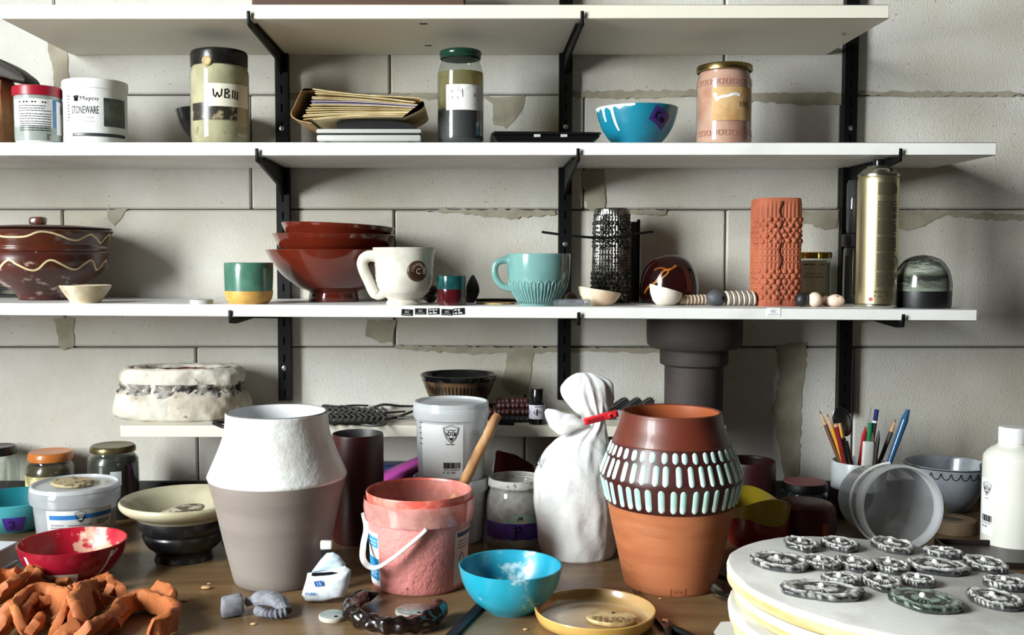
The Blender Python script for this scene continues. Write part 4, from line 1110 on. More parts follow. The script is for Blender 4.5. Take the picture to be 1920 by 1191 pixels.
# black lattice
m_lat = M('black_unglazed_lattice', (14, 14, 14), .45)
o = thing('clay_lattice', 'black branching clay lattice lying across the lowest shelf', 'lattice', (W(640, 785, 1.70).x, 1.70, z4))
def L(px, py, dz=0.0):
    q = G(px, py, z4 + .004); return (q.x - o.location.x, q.y - o.location.y, .0045 + dz)
strands = [
 [(430, 803), (500, 794), (600, 785), (660, 783), (720, 780), (760, 778)],
 [(402, 800), (420, 797), (500, 788), (600, 776), (650, 768), (690, 764)],
 [(402, 801), (440, 806), (540, 800), (620, 800), (700, 798)],
 [(565, 756), (600, 757), (650, 761), (700, 760), (740, 759), (778, 758)],
 [(570, 758), (620, 764), (670, 772), (700, 776)],
 [(690, 776), (700, 770), (720, 765), (750, 763), (778, 763)],
 [(600, 770), (640, 776), (680, 782), (715, 787), (735, 790)],
 [(640, 768), (690, 778), (740, 783), (775, 786)],
 [(610, 800), (660, 797), (700, 799), (722, 802)],
 [(700, 790), (740, 784), (770, 776), (785, 775)],
]
for k, st in enumerate(strands):
    pts = spl([L(a, b, .003 * math.sin(i * 1.7 + k) + .003) for i, (a, b) in enumerate(st)], 4)
    mo('strand', tube(pts, [.0044 - .0022 * (i / len(pts)) for i in range(len(pts))], 7, .7), m_lat, o)
for i in range(11):
    a = 605 + i * 11
    mo('cross_strand', tube([L(a, 798 - (i % 2) * 2, .002), L(a + 6, 790, .006), L(a - 2, 783, .004)], .0028, 6), m_lat, o)
    mo('cross_strand', tube([L(a + 2, 783, .004), L(a + 10, 777, .006), L(a + 2, 769, .003)], .0028, 6), m_lat, o)
# black and brown bowl
p = Pl(860, z4, D=1.745, yr=740); s = p.s
o = thing('carved_bowl', 'black gloss bowl with carved brown band, behind the white tub', 'bowl', p.loc)
outer = [(0, 0)] + spl(p.p([(38, None), (44, 772), (56, 745), (64, 722), (70, 708), (72, 702)]), 4)
rf = rprof(outer)
mo('bowl_body', lathe(bowlprof(outer, .0035, .006), 64), m_gblack, o)
g = on_turned(rf, 0, .06)
put('brown_band', rect_uv(-.1, .1, p.z(737), p.z(711), 40, 6), g, M('bronze_brown_glaze', (84, 62, 40), .35, c2=(40, 28, 20), ns=40, coat=.3), o, .0003)
fl = []
for k in range(28):
    u = -.088 + k * .0065
    fl.append(strokes_uv([[(u, p.z(733)), (u, p.z(720))]], .0022))
put('carved_flutes', j2(*fl), g, m_gblack, o, .0006)
# knobbly dark red garland on a dark tray
o = thing('dark_tray', 'dark tray with a wavy edge under the knobbly red clay', 'tray', (W(960, 778, 1.72).x, 1.735, z4))
hwx = 46 * 1.72 / F
mo('tray_body', slab([(-hwx, -.05), (hwx * .9, -.052), (hwx, .05), (-hwx, .05)], 0, .007, .001), M('dark_grey_clay', (36, 35, 36), .6), o)
for k in range(9):
    mo('wavy_edge', ball(.006, .004, .004, (-hwx + .009 + k * .0083, -.052, .006)), M('dark_grey_clay', (36, 35, 36), .6), o)
m_knob = M('dark_oxblood_clay', (58, 26, 24), .5, bump=.4)
o = thing('knobbly_wreath', 'heap of dark red knobbly clay beads beside the small bottle', 'wreath', (W(958, 760, 1.735).x, 1.735, z4 + .0072))
rd = random.Random(6)
for k in range(34):
    lx = -.036 + .008 * (k % 10) + rd.uniform(-.002, .002); ly = -.022 + .014 * (k // 10); lz = .006 + .009 * (1 if 1 <= k // 10 <= 2 and 1 < k % 10 < 9 else 0) + (.006 if k // 10 == 2 else 0)
    mo('knob', ball(.0066, .0066, .006, (lx, ly, lz), 10, 7), m_knob, o)
# small dropper bottle
p = Pl(1007, z4, D=1.672, yr=790); s = p.s
o = thing('dropper_bottle', 'small black dropper bottle with a diamond hazard label', 'bottle', p.loc)
mo('bottle_body', lathe(p.p([(0, None), (14.5, None), (15.5, 796), (15.5, 760), (13, 755), (9, 752)]), 32), M('black_bottle_glass', (14, 12, 14), .12, coat=.4), o)
mo('cap', lathe(p.p([(9, 753), (12, 751), (12, 745), (11.5, 730), (10, 728), (0, 727.6)]), 40, lambda a, z, r: .0003 * math.sin(20 * a)), m_bp, o)
g = on_turned(15.5 * s)
put('label_panel', rect_uv(-20 * s, 20 * s, p.z(784), p.z(758), 14, 1), g, M('label_lilac_white', (206, 204, 214), .5), o, .0004)
put('hazard_diamond', j2(strokes_uv([[(6 * s * a, p.z(771.5) + 6 * s * b) for a, b in ((0, 1), (1, 0), (0, -1), (-1, 0), (0, 1))]], 1.3 * s), strokes_uv([[(0, p.z(774)), (0, p.z(769))]], 3 * s), fine_uv(-4 * s, 12 * s, p.z(761), p.z(761), 1, 1.4 * s, 3), strokes_uv([[(-20 * s, p.z(766)), (-15 * s, p.z(771)), (-20 * s, p.z(776))]], 1.2 * s)), g, INK, o, .0007)
# black pen and striped tubes
q = G(950, 799, z4)
tag(mo('black_pencil', tube([(-.022, .008, .003), (.012, -.002, .003)], .0026, 8), m_blk, None, (q.x, q.y + .006, z4)), 'short black pencil lying at the shelf edge by the wooden stick', 'pencil')
m_s1 = M('grey_tube', (120, 122, 122), .4); m_s2 = M('black_tube_stripe', (30, 30, 32), .4)
tl = ['leftmost of three grey striped tubes behind the red clip', 'middle one of three grey striped tubes behind the red clip', 'rightmost of three grey striped tubes behind the red clip']
for k in range(3):
    X = W(1152 + k * 24, 760, 1.76).x
    o = thing('striped_tube', tl[k], 'tube', (X, 1.745, z4), (0, 0, -.55), group='grey striped tubes')
    r_ = .0085; zz = W(1160, 762, 1.745).z - z4 - .004
    zz = r_ + .0003
    mo('tube_body', tube([(0, -.04, zz), (0, .04, zz + .012)], r_, 14), m_s1, o)
    for j in range(-2, 3):
        a = j * .55
        mo('stripe', tube([(r_ * math.sin(a), -.0405, zz + r_ * math.cos(a)), (r_ * math.sin(a), .0405, zz + .012 + r_ * math.cos(a))], .0013, 5), m_s2, o)
# ================================================================= TABLE, BACK ROW
def glassjar(name, label, px, D, hw, ytop, ylid, lidmat, conmat, ylev, fill=True, gl=None):
    p = Pl(px, ZT, D=D, yr=900); s = p.s
    o = thing(name, label, 'jar', p.loc)
    prof = [(0, 0)] + spl([(hw * .86 * s, 0), (hw * .97 * s, .004), (hw * s, .012), (hw * s, p.z(ylid + 22)), (hw * .93 * s, p.z(ylid + 10)), (hw * .82 * s, p.z(ylid + 3)), (hw * .82 * s, p.z(ylid - 4))], 3)
    rf = rprof(prof)
    mo('glass', lathe(prof, 56), gl or glass, o)
    zl = p.z(ylev)
    mo('contents', lathe([(0, .0012)] + [(rf(.0012 + (zl - .0012) * i / 14) - .0014, .0012 + (zl - .0012) * i / 14) for i in range(15)] + [(0, zl)], 56), conmat, o)
    mo('lid', lathe([(hw * .84 * s, p.z(ylid)), (hw * .89 * s, p.z(ylid) + .0006), (hw * .9 * s, p.z(ylid - 4)), (hw * .885 * s, p.z(ytop + 3)), (hw * .82 * s, p.z(ytop)), (hw * .74 * s, p.z(ytop + 1)), (0, p.z(ytop + 1))], 56), lidmat, o)
    return p, o, rf
glassjar('glass_jar', 'dark-lidded glass jar at the left edge of the table', -2, 1.795, 36, 836, 852, lidm, M('dusty_grey_content', (110, 104, 96), .7, c2=(70, 64, 58), ns=40), 930)
p, o, rf = glassjar('glass_jar', 'glass jar of dark ochre liquid with an orange lid', 96, 1.785, 45, 846, 862, M('orange_lid', (186, 106, 44), .3, coat=.2), M('dark_ochre_liquid', (72, 58, 30), .25, coat=.3), 868)
put('label_panel', rect_uv(-62 * p.s, 30 * p.s, p.z(940), p.z(886), 16, 1), on_turned(rf), M('label_cream_yellow', (214, 202, 150), .6, c2=(150, 140, 96), ns=60), o, .0004)
p, o, rf = glassjar('glass_jar', 'dark olive jar with a brass lid at the back wall', 213, 1.715, 46, 834, 846, M('dull_brass_lid', (112, 102, 70), .3, .8), M('dark_olive_content', (40, 40, 33), .3, coat=.3), 853)
put('label_panel', rect_uv(-6 * p.s, 14 * p.s, p.z(902), p.z(876), 6, 1), on_turned(rf), M('label_grey_white', (190, 196, 196), .6), o, .0004)
# crumpled clear plastic, far left
q = W(18, 925, 1.66)
tag(mo('plastic_wrap', noisy(ball(.035, .025, .02, (0, 0, .021), 28, 18), .009, 60, 5), thin('crumpled_clear_film', (215, 218, 220), (200, 204, 205), .35, .12, .5), None, (q.x - .02, 1.665 + .055, ZT), smooth=20), 'crumpled clear plastic film behind the turquoise bowl marked 3', 'film')
# turquoise bowl '3'
m_tb = M('light_turquoise_plastic', (84, 178, 188), .35, c2=(74, 164, 176), ns=14, coat=.1)
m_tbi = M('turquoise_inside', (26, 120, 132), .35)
def tbowl(label, px, D, hw, yrim, hb, mo_, mi, name='slip_bowl'):
    p = Pl(px, ZT, D=D, yr=1000); s = p.s
    o = thing(name, label, 'bowl', p.loc)
    H = p.z(yrim)
    outer = [(0, 0)] + spl([(hb * s, 0), (hb * 1.06 * s, H * .03), (hw * .74 * s, H * .28), (hw * .92 * s, H * .62), (hw * s, H)], 4)
    t_ = .0026
    mo('bowl_outside', lathe(outer + [(hw * s - t_ * .4, H + t_ * .3)], 64), mo_, o)
    inn = [(max(r - t_, 0), z) for r, z in reversed(outer) if z > .006]
    mo('bowl_inside', lathe([(hw * s - t_ * .4, H + t_ * .3)] + inn + [(inn[-1][0] * .5, .0052), (0, .005)], 64), mi, o)
    return p, o, rprof(outer), H
p, o, rf, H = tbowl('light turquoise bowl with the number 3 on purple tape', 30, 1.635, 84, 932, 40, m_tb, m_tbi)
s = p.s; g = on_turned(rf, 0, .068)
put('tape_label', rect_uv(-23 * s, 17 * s, p.z(984), p.z(953), 8, 4), g, PURPLE, o, .0006)
put('handwriting', mv(strokes_uv([[(-6 * s, 6 * s), (0, 8 * s), (5 * s, 4 * s), (-1 * s, 0), (5 * s, -3 * s), (1 * s, -8 * s), (-6 * s, -6 * s)]], 1.6 * s), -7 * s, p.z(968)), g, INK, o, .001)
# white book at the left edge
q = G(30, 1012, ZT + .03)
o = thing('white_book', 'white book with square corner at the left edge of the table', 'book', (q.x - .09, q.y - .075, ZT), (0, 0, -.10))
mo('cover', box(-.09, .09, -.075, .075, .027, .030, .0006), M('book_cover_white', (216, 220, 226), .4), o)
mo('pages', box(-.088, .086, -.073, .073, .003, .0268), M('book_pages', (196, 190, 176), .8), o)
mo('back_cover', box(-.09, .09, -.075, .075, 0, .0028, .0006), M('book_cover_white', (216, 220, 226), .4), o)
# labelled clear bucket
m_milk = thin('milky_plastic', (225, 228, 230), (232, 234, 236), .85, .06, .35, rough=.12)
m_milk2 = thin('milky_plastic_lid', (225, 228, 230), (234, 236, 238), .75, .08, .35, rough=.12)
m_clearp = thin('clear_bucket_plastic', (228, 231, 232), (218, 220, 222), .42, .07, .5, rough=.08)
m_powder_g = M('pale_grey_powder', (186, 186, 184), .9)
m_powder_w = M('white_powder', (236, 236, 232), .9)
def bucket(name, label, px, z0, hb, hr, ytop, D=None, yf=None, lid=True, wall=None, band=28, cat='bucket'):
    p = Pl(px, z0, D=D, yf=yf, hb=hb, yr=1000); s = p.s
    o = thing(name, label, cat, p.loc)
    H = p.z(ytop); bz = H - band * s
    prof = [(0, .0005), (hb * .94 * s, .0005), (hb * s, .004), ((hb + (hr * .93 - hb) * .9) * s, bz)]
    bd = [(hr * .93 * s, bz), (hr * .985 * s, bz + .001), (hr * s, bz + band * s * .45), (hr * .985 * s, H - .006), (hr * .955 * s, H - .004), (hr * .95 * s, H)]
    mo('bucket_wall', lathe(prof, 64), wall or m_milk, o)
    mo('rim_band', lathe(bd if not lid else bd[:-1], 64), wall or m_milk, o)
    if lid:
        mo('lid', lathe([(hr * .955 * s, H - .006), (hr * s * .99, H - .005), (hr * .97 * s, H + .0005), (hr * .93 * s, H + .001), (hr * .90 * s, H - .003), (0, H - .003)], 64), m_milk2, o)
    return p, o, rprof(prof), H
m_milk_g = thin('greyish_clear_plastic', (222, 225, 228), (214, 217, 220), .6, .07, .4, rough=.1)
p, o, rf, H = bucket('plastic_bucket', 'clear lidded bucket with blue-striped label at the left', 143, ZT, 67, 81, 906, D=1.545, band=32, wall=m_milk_g)
s = p.s
zl = p.z(950); mo('contents', lathe([(0, .002)] + [(rf(z) - .002, z) for z in (.002, .01, .03, .05, zl)] + [(0, zl)], 48), m_powder_g, o)
g = on_turned(rf, 0, rf(.06))
put('label_panel', rect_uv(-54 * s, 72 * s, p.z(1032), p.z(941), 24, 2), g, LABELW, o, .0004)
put('blue_stripe', rect_uv(-48 * s, 70 * s, p.z(957), p.z(949), 22, 1), g, M('stripe_blue', (36, 112, 180), .5), o, .0007)
put('shield_backing', ([(8 * s + 11.5 * s * a, p.z(953) + 11.5 * s * b) for a, b in ((-.5, .42), (0, .58), (.5, .42), (.44, .05), (.28, -.32), (0, -.62), (-.28, -.32), (-.44, .05))], [(0, 1, 2, 3, 4, 5, 6, 7)]), g, LABELW, o, .0010)
put('shield_mark', mv(shield_uv(20 * s), 8 * s, p.z(953)), g, INK, o, .0014)
put('fine_print', j2(fine_uv(-46 * s, -20 * s, p.z(967), p.z(972), 2, 1.2 * s, 3), fine_uv(-14 * s, 28 * s, p.z(968), p.z(973), 2, 1.5 * s, 4), fine_uv(38 * s, 68 * s, p.z(964), p.z(970), 3, 1.6 * s, 5), rect_uv(-48 * s, 68 * s, p.z(978.6), p.z(977.6), 16, 1)), g, M('ink_slate', (60, 62, 76), .6), o, .0008)
q_ = (p.loc[0] - .002, p.loc[1] - .004, p.z0 + H - .0022)
tag(mo('clay_medallion', tr(noisy(lathe([(0, 0), (.030, 0), (.0325, .0025), (.030, .005), (0, .0058)], 40), .0008, 120), (0, 0, 0), (.04, .04, 0), (1, .9, 1)), M('carved_beige_clay', (178, 160, 124), .6, c2=(70, 58, 40), ns=110, lo=.56, hi=.64, bump=.7, bs=160), None, (q_[0], q_[1], q_[2] + .0016)), 'oval carved beige medallion lying on the clear bucket lid', 'medallion')
# cream and black bowl
m_cb = M('cream_glaze', (186, 179, 152), .3, c2=(168, 160, 130), ns=14, coat=.25)
m_bs = M('black_satin_glaze', (24, 24, 25), .3, c2=(44, 44, 45), ns=40, lo=.55, hi=.7, coat=.15, bump=.2)
p = Pl(346, ZT, yf=1062, hb=56); s = p.s
o = thing('footed_bowl', 'footed bowl, cream inside with a wide rim and black ridged outside', 'bowl', p.loc)
low = [(0, 0)] + spl(p.p([(52, None), (54, 1046), (51, 1036), (54, 1028), (66, 1018), (73, 1006), (75, 998), (73, 993), (79, 987), (84, 976), (84, 966)]), 4)
mo('black_body', lathe(low, 72), m_bs, o)
zr0 = low[-1][1]
top = [(low[-1][0], zr0)] + spl(p.p([(90, 960), (103, 954), (113, 946), (116, 938), (113, 933)]), 3)
inn = spl(p.p([(113, 933), (108, 936), (96, 945), (78, 968), (60, 994), (30, 1006), (0, 1008)]), 4)
mo('cream_rim', lathe(top + lathepts(inn), 72), m_cb, o)
qz = p.z(975)
tag(mo('leaf_spoon', tr(noisy(ball(.034, .013, .009, (0, 0, 0), 26, 14), .001, 70), (0, 0, 0), (0.0, -.16, .2)), M('striped_leaf_clay', (176, 166, 146), .5, c2=(84, 72, 60), ns=40, lo=.5, hi=.55, stretch=(1, 6, 6)), None, (p.loc[0] - .004, p.loc[1] + .004, ZT + qz + .012)), 'striped leaf-shaped clay piece lying in the cream bowl', 'ornament')
# blue crumpled cloth behind the grey vase
q = G(428, 1058)
tag(mo('plastic_scrap', noisy(ball(.018, .015, .022, (0, 0, .022), 24, 16), .007, 70, 4), M('pale_blue_plastic_film', (120, 156, 168), .4, c2=(80, 112, 124), ns=50), None, (q.x - .0005, q.y + .05, ZT), smooth=25), 'crumpled pale blue plastic scrap between bowl and grey vase', 'plastic')
# ================================================================= TABLE, MIDDLE
# dark red tall cylinder
p = Pl(672, ZT, D=1.565, yr=1000); s = p.s
o = thing('tall_vase', 'tall plain dark red cylinder vase behind the grey vase', 'vase', p.loc)
H = p.z(812)
m_dr = M('dark_red_satin', (58, 11, 9), .45, c2=(48, 9, 8), ns=10)
mo('vase_body', lathe([(0, 0), (46 * s, 0), (48 * s, .004), (48 * s, H - .004), (47 * s, H - .0005), (45.5 * s, H)], 64), m_dr, o)
mo('vase_inside', lathe([(45.5 * s, H), (44 * s, H - .003), (44 * s, .02), (0, .018)], 64), M('dark_grey_inside', (44, 42, 42), .5), o)
# magenta scoop and blue tray
o = thing('magenta_dustpan', 'magenta plastic scoop lying behind the tubs', 'scoop', (W(752, 930, 1.70).x, 1.715, ZT))
zt_ = lambda y, D=1.70: W(752, y, D).z - ZT
X = lambda px, D=1.70: W(px, 890, D).x - o.location.x
m_mag = M('magenta_plastic', (160, 56, 140), .35)
mo('pan', prism([(X(716), zt_(896)), (X(790), zt_(866)), (X(790), zt_(872)), (X(722), zt_(905)), (X(714), zt_(925))], -.05, .05, .001, 1), m_mag, o)
mo('support', prism([(X(730), 0), (X(790), 0), (X(790), zt_(874)), (X(726), zt_(906))], -.046, .046, .001, 1), m_mag, o)
o = thing('blue_tray', 'dark blue tray edge showing between red vase and magenta scoop', 'tray', (W(715, 930, 1.79).x, 1.795, ZT))
mo('tray_body', box(-.09, .055, -.02, .02, 0, W(715, 873, 1.775).z - ZT, .002), M('dark_blue_plastic', (24, 56, 92), .4), o)
# two white tubs, one on the other
p, o, rf, Hl = bucket('plastic_bucket', 'lower grey printed tub under the white tub', 845, ZT, 62, 72, 893, D=1.578, band=22, lid=True)
s = p.s
mo('contents', lathe([(0, .002)] + [(rf(z) - .002, z) for z in (.002, .02, .05, p.z(925))] + [(0, p.z(925))], 48), M('grey_powder', (150, 150, 150), .9), o)
g = on_turned(rf, 0, rf(.05))
put('label_panel', rect_uv(20 * s, 95 * s, p.z(1040), p.z(935), 16, 1), g, M('label_charcoal', (50, 50, 52), .5), o, .0004)
put('fine_print', j2(fine_uv(46 * s, 66 * s, p.z(960), p.z(1024), 16, 1.4 * s, 8), mv(text_uv('170', 5 * s), 55 * s, p.z(948))), g, m_ink_w, o, .0008)
zlow = ZT + Hl - .0025
p, o, rf, H = bucket('plastic_bucket', 'white lidded tub with shield label, standing on another tub', 846, zlow, 61, 71, 752, D=1.578, band=30)
s = p.s
zl = p.z(800); mo('contents', lathe([(0, .002)] + [(rf(z) - .002, z) for z in (.002, .02, .05, .08, zl)] + [(0, zl + .004)], 48), m_powder_w, o)
g = on_turned(rf, 0, rf(.06))
put('label_panel', rect_uv(-62 * s, 22 * s, p.z(884), p.z(787), 18, 2), g, M('label_bright_white', (240, 240, 240), .5), o, .0004)
put('shield_mark', mv(shield_uv(28 * s), 0 * s, p.z(803)), g, INK, o, .0008)
put('barcode', bars_uv(-14 * s, 17 * s, p.z(866), p.z(855), 6), g, INK, o, .0008)
put('price_lettering', j2(mv(text_uv('€ 27.50', 4.6 * s, 23 * s), -4 * s, p.z(873.5)), fine_uv(-14 * s, 16 * s, p.z(868.5), p.z(868.5), 1, 1.2 * s, 4), fine_uv(-9 * s, 7 * s, p.z(822), p.z(822), 1, 1.4 * s, 5)), g, INK, o, .0008)
put('side_print', fine_uv(-68 * s, -58 * s, p.z(786), p.z(825), 5, 1.6 * s, 9), g, INK, o, .0005)
hp = [(58, 768), (62, 778), (69, 790), (73, 802), (69, 816)]
mo('handle', tube(spl([(a * s, -.02 - .0006 * i, p.z(b)) for i, (a, b) in enumerate(hp)], 4), .0024, 8), M('white_handle', (232, 230, 224), .4), o)
# red folded thing behind the glass jar
o = thing('red_folder', 'dark red folded sheet behind the glass jar with purple tape', 'folder', (W(960, 930, 1.70).x, 1.715, ZT))
X = lambda px: W(px, 890, 1.70).x - o.location.x
zz = lambda y: W(960, y, 1.70).z - ZT
mo('sheet', prism([(X(928), 0), (X(1002), 0), (X(1002), zz(878)), (X(968), zz(858)), (X(932), zz(849)), (X(926), zz(860))], -.012, .012, .002, 1), M('dark_red_card', (104, 16, 20), .5), o)
mo('white_edge', prism([(X(922), zz(884)), (X(926), zz(850)), (X(930), zz(850)), (X(926), zz(884))], -.014, -.0122), LABELW, o)
# glass jar with purple tape
p = Pl(967, ZT, D=1.562, yr=1000); s = p.s
o = thing('glass_jar', 'empty slip-smeared glass jar with P on purple tape', 'jar', p.loc)
prof = spl(p.p([(50, None), (53, 1030), (54.5, 1020), (55, 990), (55, 940), (53, 925), (49, 915), (50, 911), (52, 906), (50, 901), (50, 895)]), 3)
rf = rprof(prof)
m_sm = thin('slip_smeared_glass', (220, 222, 220), (222, 220, 214), .55, .08, .5, c2=.9, ns=60, lo=.42, hi=.62)
mo('glass', lathe([(0, 0)] + prof, 64), m_sm, o)
mo('slip_lining', lathe([(r - .002, z) for r, z in reversed(prof) if z > .004] + [(0, .004)], 64), thin('dried_slip_film', (200, 198, 194), (206, 202, 194), .7, .02, .1, c2=.95, ns=40), o)
def rimdr(a, z, r): return .0012 * noise.noise(Vector((math.cos(a) * 9, math.sin(a) * 9, z * 300)))
zr = prof[-1][1]
mo('rim_crust', lathe([(50.8 * s, zr - .012), (53 * s, zr - .009), (51.5 * s, zr - .004), (51.5 * s, zr + .0008), (48.6 * s, zr + .0008), (48 * s, zr - .008)], 80, rimdr), M('dried_white_slip', (206, 204, 198), .8, c2=(120, 118, 112), ns=90, lo=.6, hi=.68, bump=.4), o)
g = on_turned(rf)
put('tape_band', rect_uv(-78 * s, 78 * s, p.z(999), p.z(969), 40, 1), g, M('purple_tape_dull', (96, 70, 150), .4), o, .0005)
circ = lambda r_, y0, y1: ([(10 * s, p.z(982))] + [(10 * s + r_ * s * math.cos(t * math.pi / 16), min(max(p.z(982) + r_ * s * math.sin(t * math.pi / 16), p.z(y1)), p.z(y0))) for t in range(33)], [(0, i, i + 1) for i in range(1, 33)])
put('round_sticker', circ(31, 940, 1020), g, M('sticker_pale_green', (150, 190, 180), .5, c2=(196, 190, 150), ns=20), o, .0009)
put('tape_front', circ(31.2, 969, 997), g, PURPLE, o, .0013)
put('handwriting', mv(strokes_uv([[(-3 * s, 9 * s), (-4 * s, -10 * s)], [(-8 * s, 8 * s), (4 * s, 10 * s), (7 * s, 5 * s), (2 * s, 0), (-4 * s, 0)]], 1.7 * s), 4 * s, p.z(984)), g, INK, o, .0017)
put('sticker_mark', mv(strokes_uv([[(-4 * s, -2 * s), (-2 * s, 3 * s), (3 * s, 3 * s), (3 * s, -1 * s), (0, 0)]], 1.8 * s), 8 * s, p.z(960)), g, INK, o, .0013)
# white plastic bag with red clip
m_bag = M('white_plastic_film', (228, 228, 226), .32, c2=(214, 214, 212), ns=20, bump=.5, bs=22, bdist=.006, coat=.1, sss=.1)
p = Pl(1084, ZT, D=1.485, yr=1050); s = p.s
o = thing('plastic_bag', 'white plastic powder bag closed by a red clip', 'bag', p.loc)
sec = [(1058, 1086, 52, .8), (1055, 1086, 60, .85), (1042, 1084, 66, .85), (1010, 1082, 72, .85), (960, 1079, 77, .85), (910, 1076, 75, .85), (880, 1076, 72, .85), (850, 1081, 63, .85), (828, 1089, 50, .85), (812, 1099, 36, .85), (800, 1107, 27, .85), (790, 1111, 22, .85), (780, 1112, 23, .9), (768, 1108, 33, .85), (750, 1102, 42, .65), (732, 1099, 45, .55), (718, 1100, 40, .45), (708, 1098, 30, .4), (701, 1094, 16, .4), (699, 1092, 6, .4)]
S = []
for k, (y, cx, h, ry) in enumerate(sec):
    S.append((p.x(cx), 0, 0.0 if k == 0 else p.z(y), h * s, h * s * ry))
S = spl(S, 4)
N = len(S)
def ridge(x): return 1 - 2 * abs(noise.noise(x))
def fold(a, j, z):
    t_ = j / N
    ca, sa = math.cos(a), math.sin(a)
    k1 = max(0, min(1, (t_ - .35) * 3))
    rg = ridge(Vector((ca * 2.6, sa * 2.6, z * 9))) - .6
    return k1 * (.22 * rg + .05 * math.sin(9 * a + z * 25)) + (1 - k1) * (.05 * (ridge(Vector((ca * 2.2, sa * 2.2, z * 16 + 5))) - .6)) + .02 * math.sin(3 * a + 9 * t_)
bb = noisy(sections(S, 128, fold), .003, 34, 2)
mo('bag_body', ([(a, b, max(c_, .0002)) for a, b, c_ in bb[0]], bb[1]), m_bag, o, smooth=180)
fl = [(p.x(a), p.z(b)) for a, b in ((1098, 792), (1072, 804), (1052, 812), (1036, 806), (1024, 790), (1019, 768), (1034, 764), (1054, 770), (1078, 776))]
mo('film_flap', tr(pillow(fl, .006, 7, .004), (0, -.022, 0)), m_bag, o, smooth=180)
a0 = -1.25
gb = lambda u, v_, off: ((72 * s + off) * math.sin(a0 + u / (72 * s)) + p.x(1077), -(72 * s + off) * .85 * math.cos(a0 + u / (72 * s)), p.z(858) + v_)
put('printed_mark', shield_uv(30 * s), gb, INK, o, .0030)
m_clip = M('red_plastic_clip', (206, 34, 44), .35)
cl = thing('bag_clip', 'red plastic clip pinching the neck of the white bag', 'clip', tuple(W(1128, 784, 1.445)), (0, 0, .1))
s_ = 1.445 / F
v, f = box(-34 * s_, 32 * s_, -.005, .004, -5 * s_, 8 * s_, .0015, 2)
mo('jaw', tr((v, f), (0, 0, 0), (0, -.24, 0)), m_clip, cl)
for k in range(3):
    mo('rib', tr(box(-30 * s_, 2 * s_, -.0062, -.0052, (-2.6 + 3.0 * k) * s_, (-1.6 + 3 * k) * s_), (0, 0, 0), (0, -.24, 0)), M('dark_red_plastic', (130, 16, 26), .4), cl)
mo('latch', tr(box(12 * s_, 28 * s_, -.0082, -.005, -3 * s_, 7 * s_, .001), (0, 0, 0), (0, -.24, 0)), m_clip, cl)
mo('latch_slot', tr(box(15 * s_, 19 * s_, -.0088, -.0075, -1 * s_, 4 * s_), (0, 0, 0), (0, -.24, 0)), INK, cl)
# ================================================================= THE BIG VASES AND BUCKET
p = Pl(523, ZT, yf=1112, hb=80); s = p.s
o = thing('large_vase', 'large vase, white glazed shoulder over raw grey clay', 'vase', p.loc)
low = [(0, 0)] + spl(p.p([(74, None), (79, 1090), (83, 1078), (90, 1050), (102, 1000), (114, 945), (124, 905), (127, 893)]), 4)
m_gc2 = M('raw_grey_clay', (136, 126, 118), .75, c2=(128, 118, 110), ns=5, bump=.10, bs=200, stretch=(1, 1, 6))
mo('clay_body', lathe(low, 96), m_gc2, o)
up = p.p([(127, 893), (128.5, 889), (125.5, 881), (117, 862), (108.5, 842), (101, 822), (97, 807), (95, 792), (94.5, 781), (94, 773)])
up = up[:1] + spl(up[1:], 3)
m_wgl = M('brushed_white_glaze', (224, 224, 220), .4, c2=(206, 204, 198), ns=18, bump=.65, bs=36, bdist=.004, coat=.15)
r_, z_ = up[-1]
mo('glazed_shoulder', lathe(up + [(r_ - .0012, z_ + .0012)], 96), m_wgl, o)
mo('rim', lathe([(r_ - .0006, z_ + .0008), (r_ - .0014, z_ + .0018), (r_ - .0036, z_ + .0014)], 96), M('bare_rim_grey', (96, 90, 84), .7), o)
mo('inside', lathe([(r_ - .0034, z_ + .0015), (r_ - .005, z_ - .02), (r_ + .01, z_ - .06), (r_ - .01, .02), (0, .018)], 96), M('white_inside_glaze', (216, 218, 220), .3), o)
# dashed vase
p = Pl(1255, ZT, yf=1120, hb=82); s = p.s
o = thing('large_vase', 'large terracotta vase with rows of pale dashes', 'vase', p.loc)
low = [(0, 0)] + spl(p.p([(78, None), (83, 1097), (87, 1080), (98, 1030), (108, 985), (114, 955), (117, 940)]), 4)
m_tc2 = M('smooth_terracotta', (166, 98, 60), .6, c2=(152, 86, 50), ns=8, c3=(178, 114, 76), ns3=5, lo3=.5, hi3=.75, bump=.1, bs=160, stretch=(1, 1, 5))
mo('clay_body', lathe(low, 96), m_tc2, o)
band = p.p([(117, 940), (118.2, 939), (124, 915), (128.5, 892), (130, 886), (128, 878), (117.5, 850), (108, 826)])
m_slip2 = M('dark_brown_slip', (62, 24, 21), .42, coat=.1, c2=(56, 20, 18), ns=30)
mo('slip_band', lathe(band, 96), m_slip2, o)
up = spl(p.p([(108, 826), (104, 815), (97, 798), (94, 786), (92.5, 778), (92, 772)]), 4)
m_rb2 = M('red_brown_satin', (96, 41, 26), .42, c2=(82, 34, 21), ns=12, coat=.12)
r_, z_ = up[-1]
mo('neck', lathe([(108.8 * s, p.z(826.5))] + up + [(r_ - .0012, z_ + .0014), (r_ - .0032, z_ + .0014), (r_ - .0045, z_)], 96), m_rb2, o)
mo('inside', lathe([(r_ - .0045, z_), (r_ - .004, z_ - .03), (r_ + .012, z_ - .07), (r_ - .01, .02), (0, .018)], 96), M('terracotta_inside', (150, 78, 44), .4, coat=.2), o)
rfb = rprof(band)
m_dash = M('pale_mint_glaze', (164, 200, 190), .35, c2=(192, 213, 207), ns=60, coat=.3)
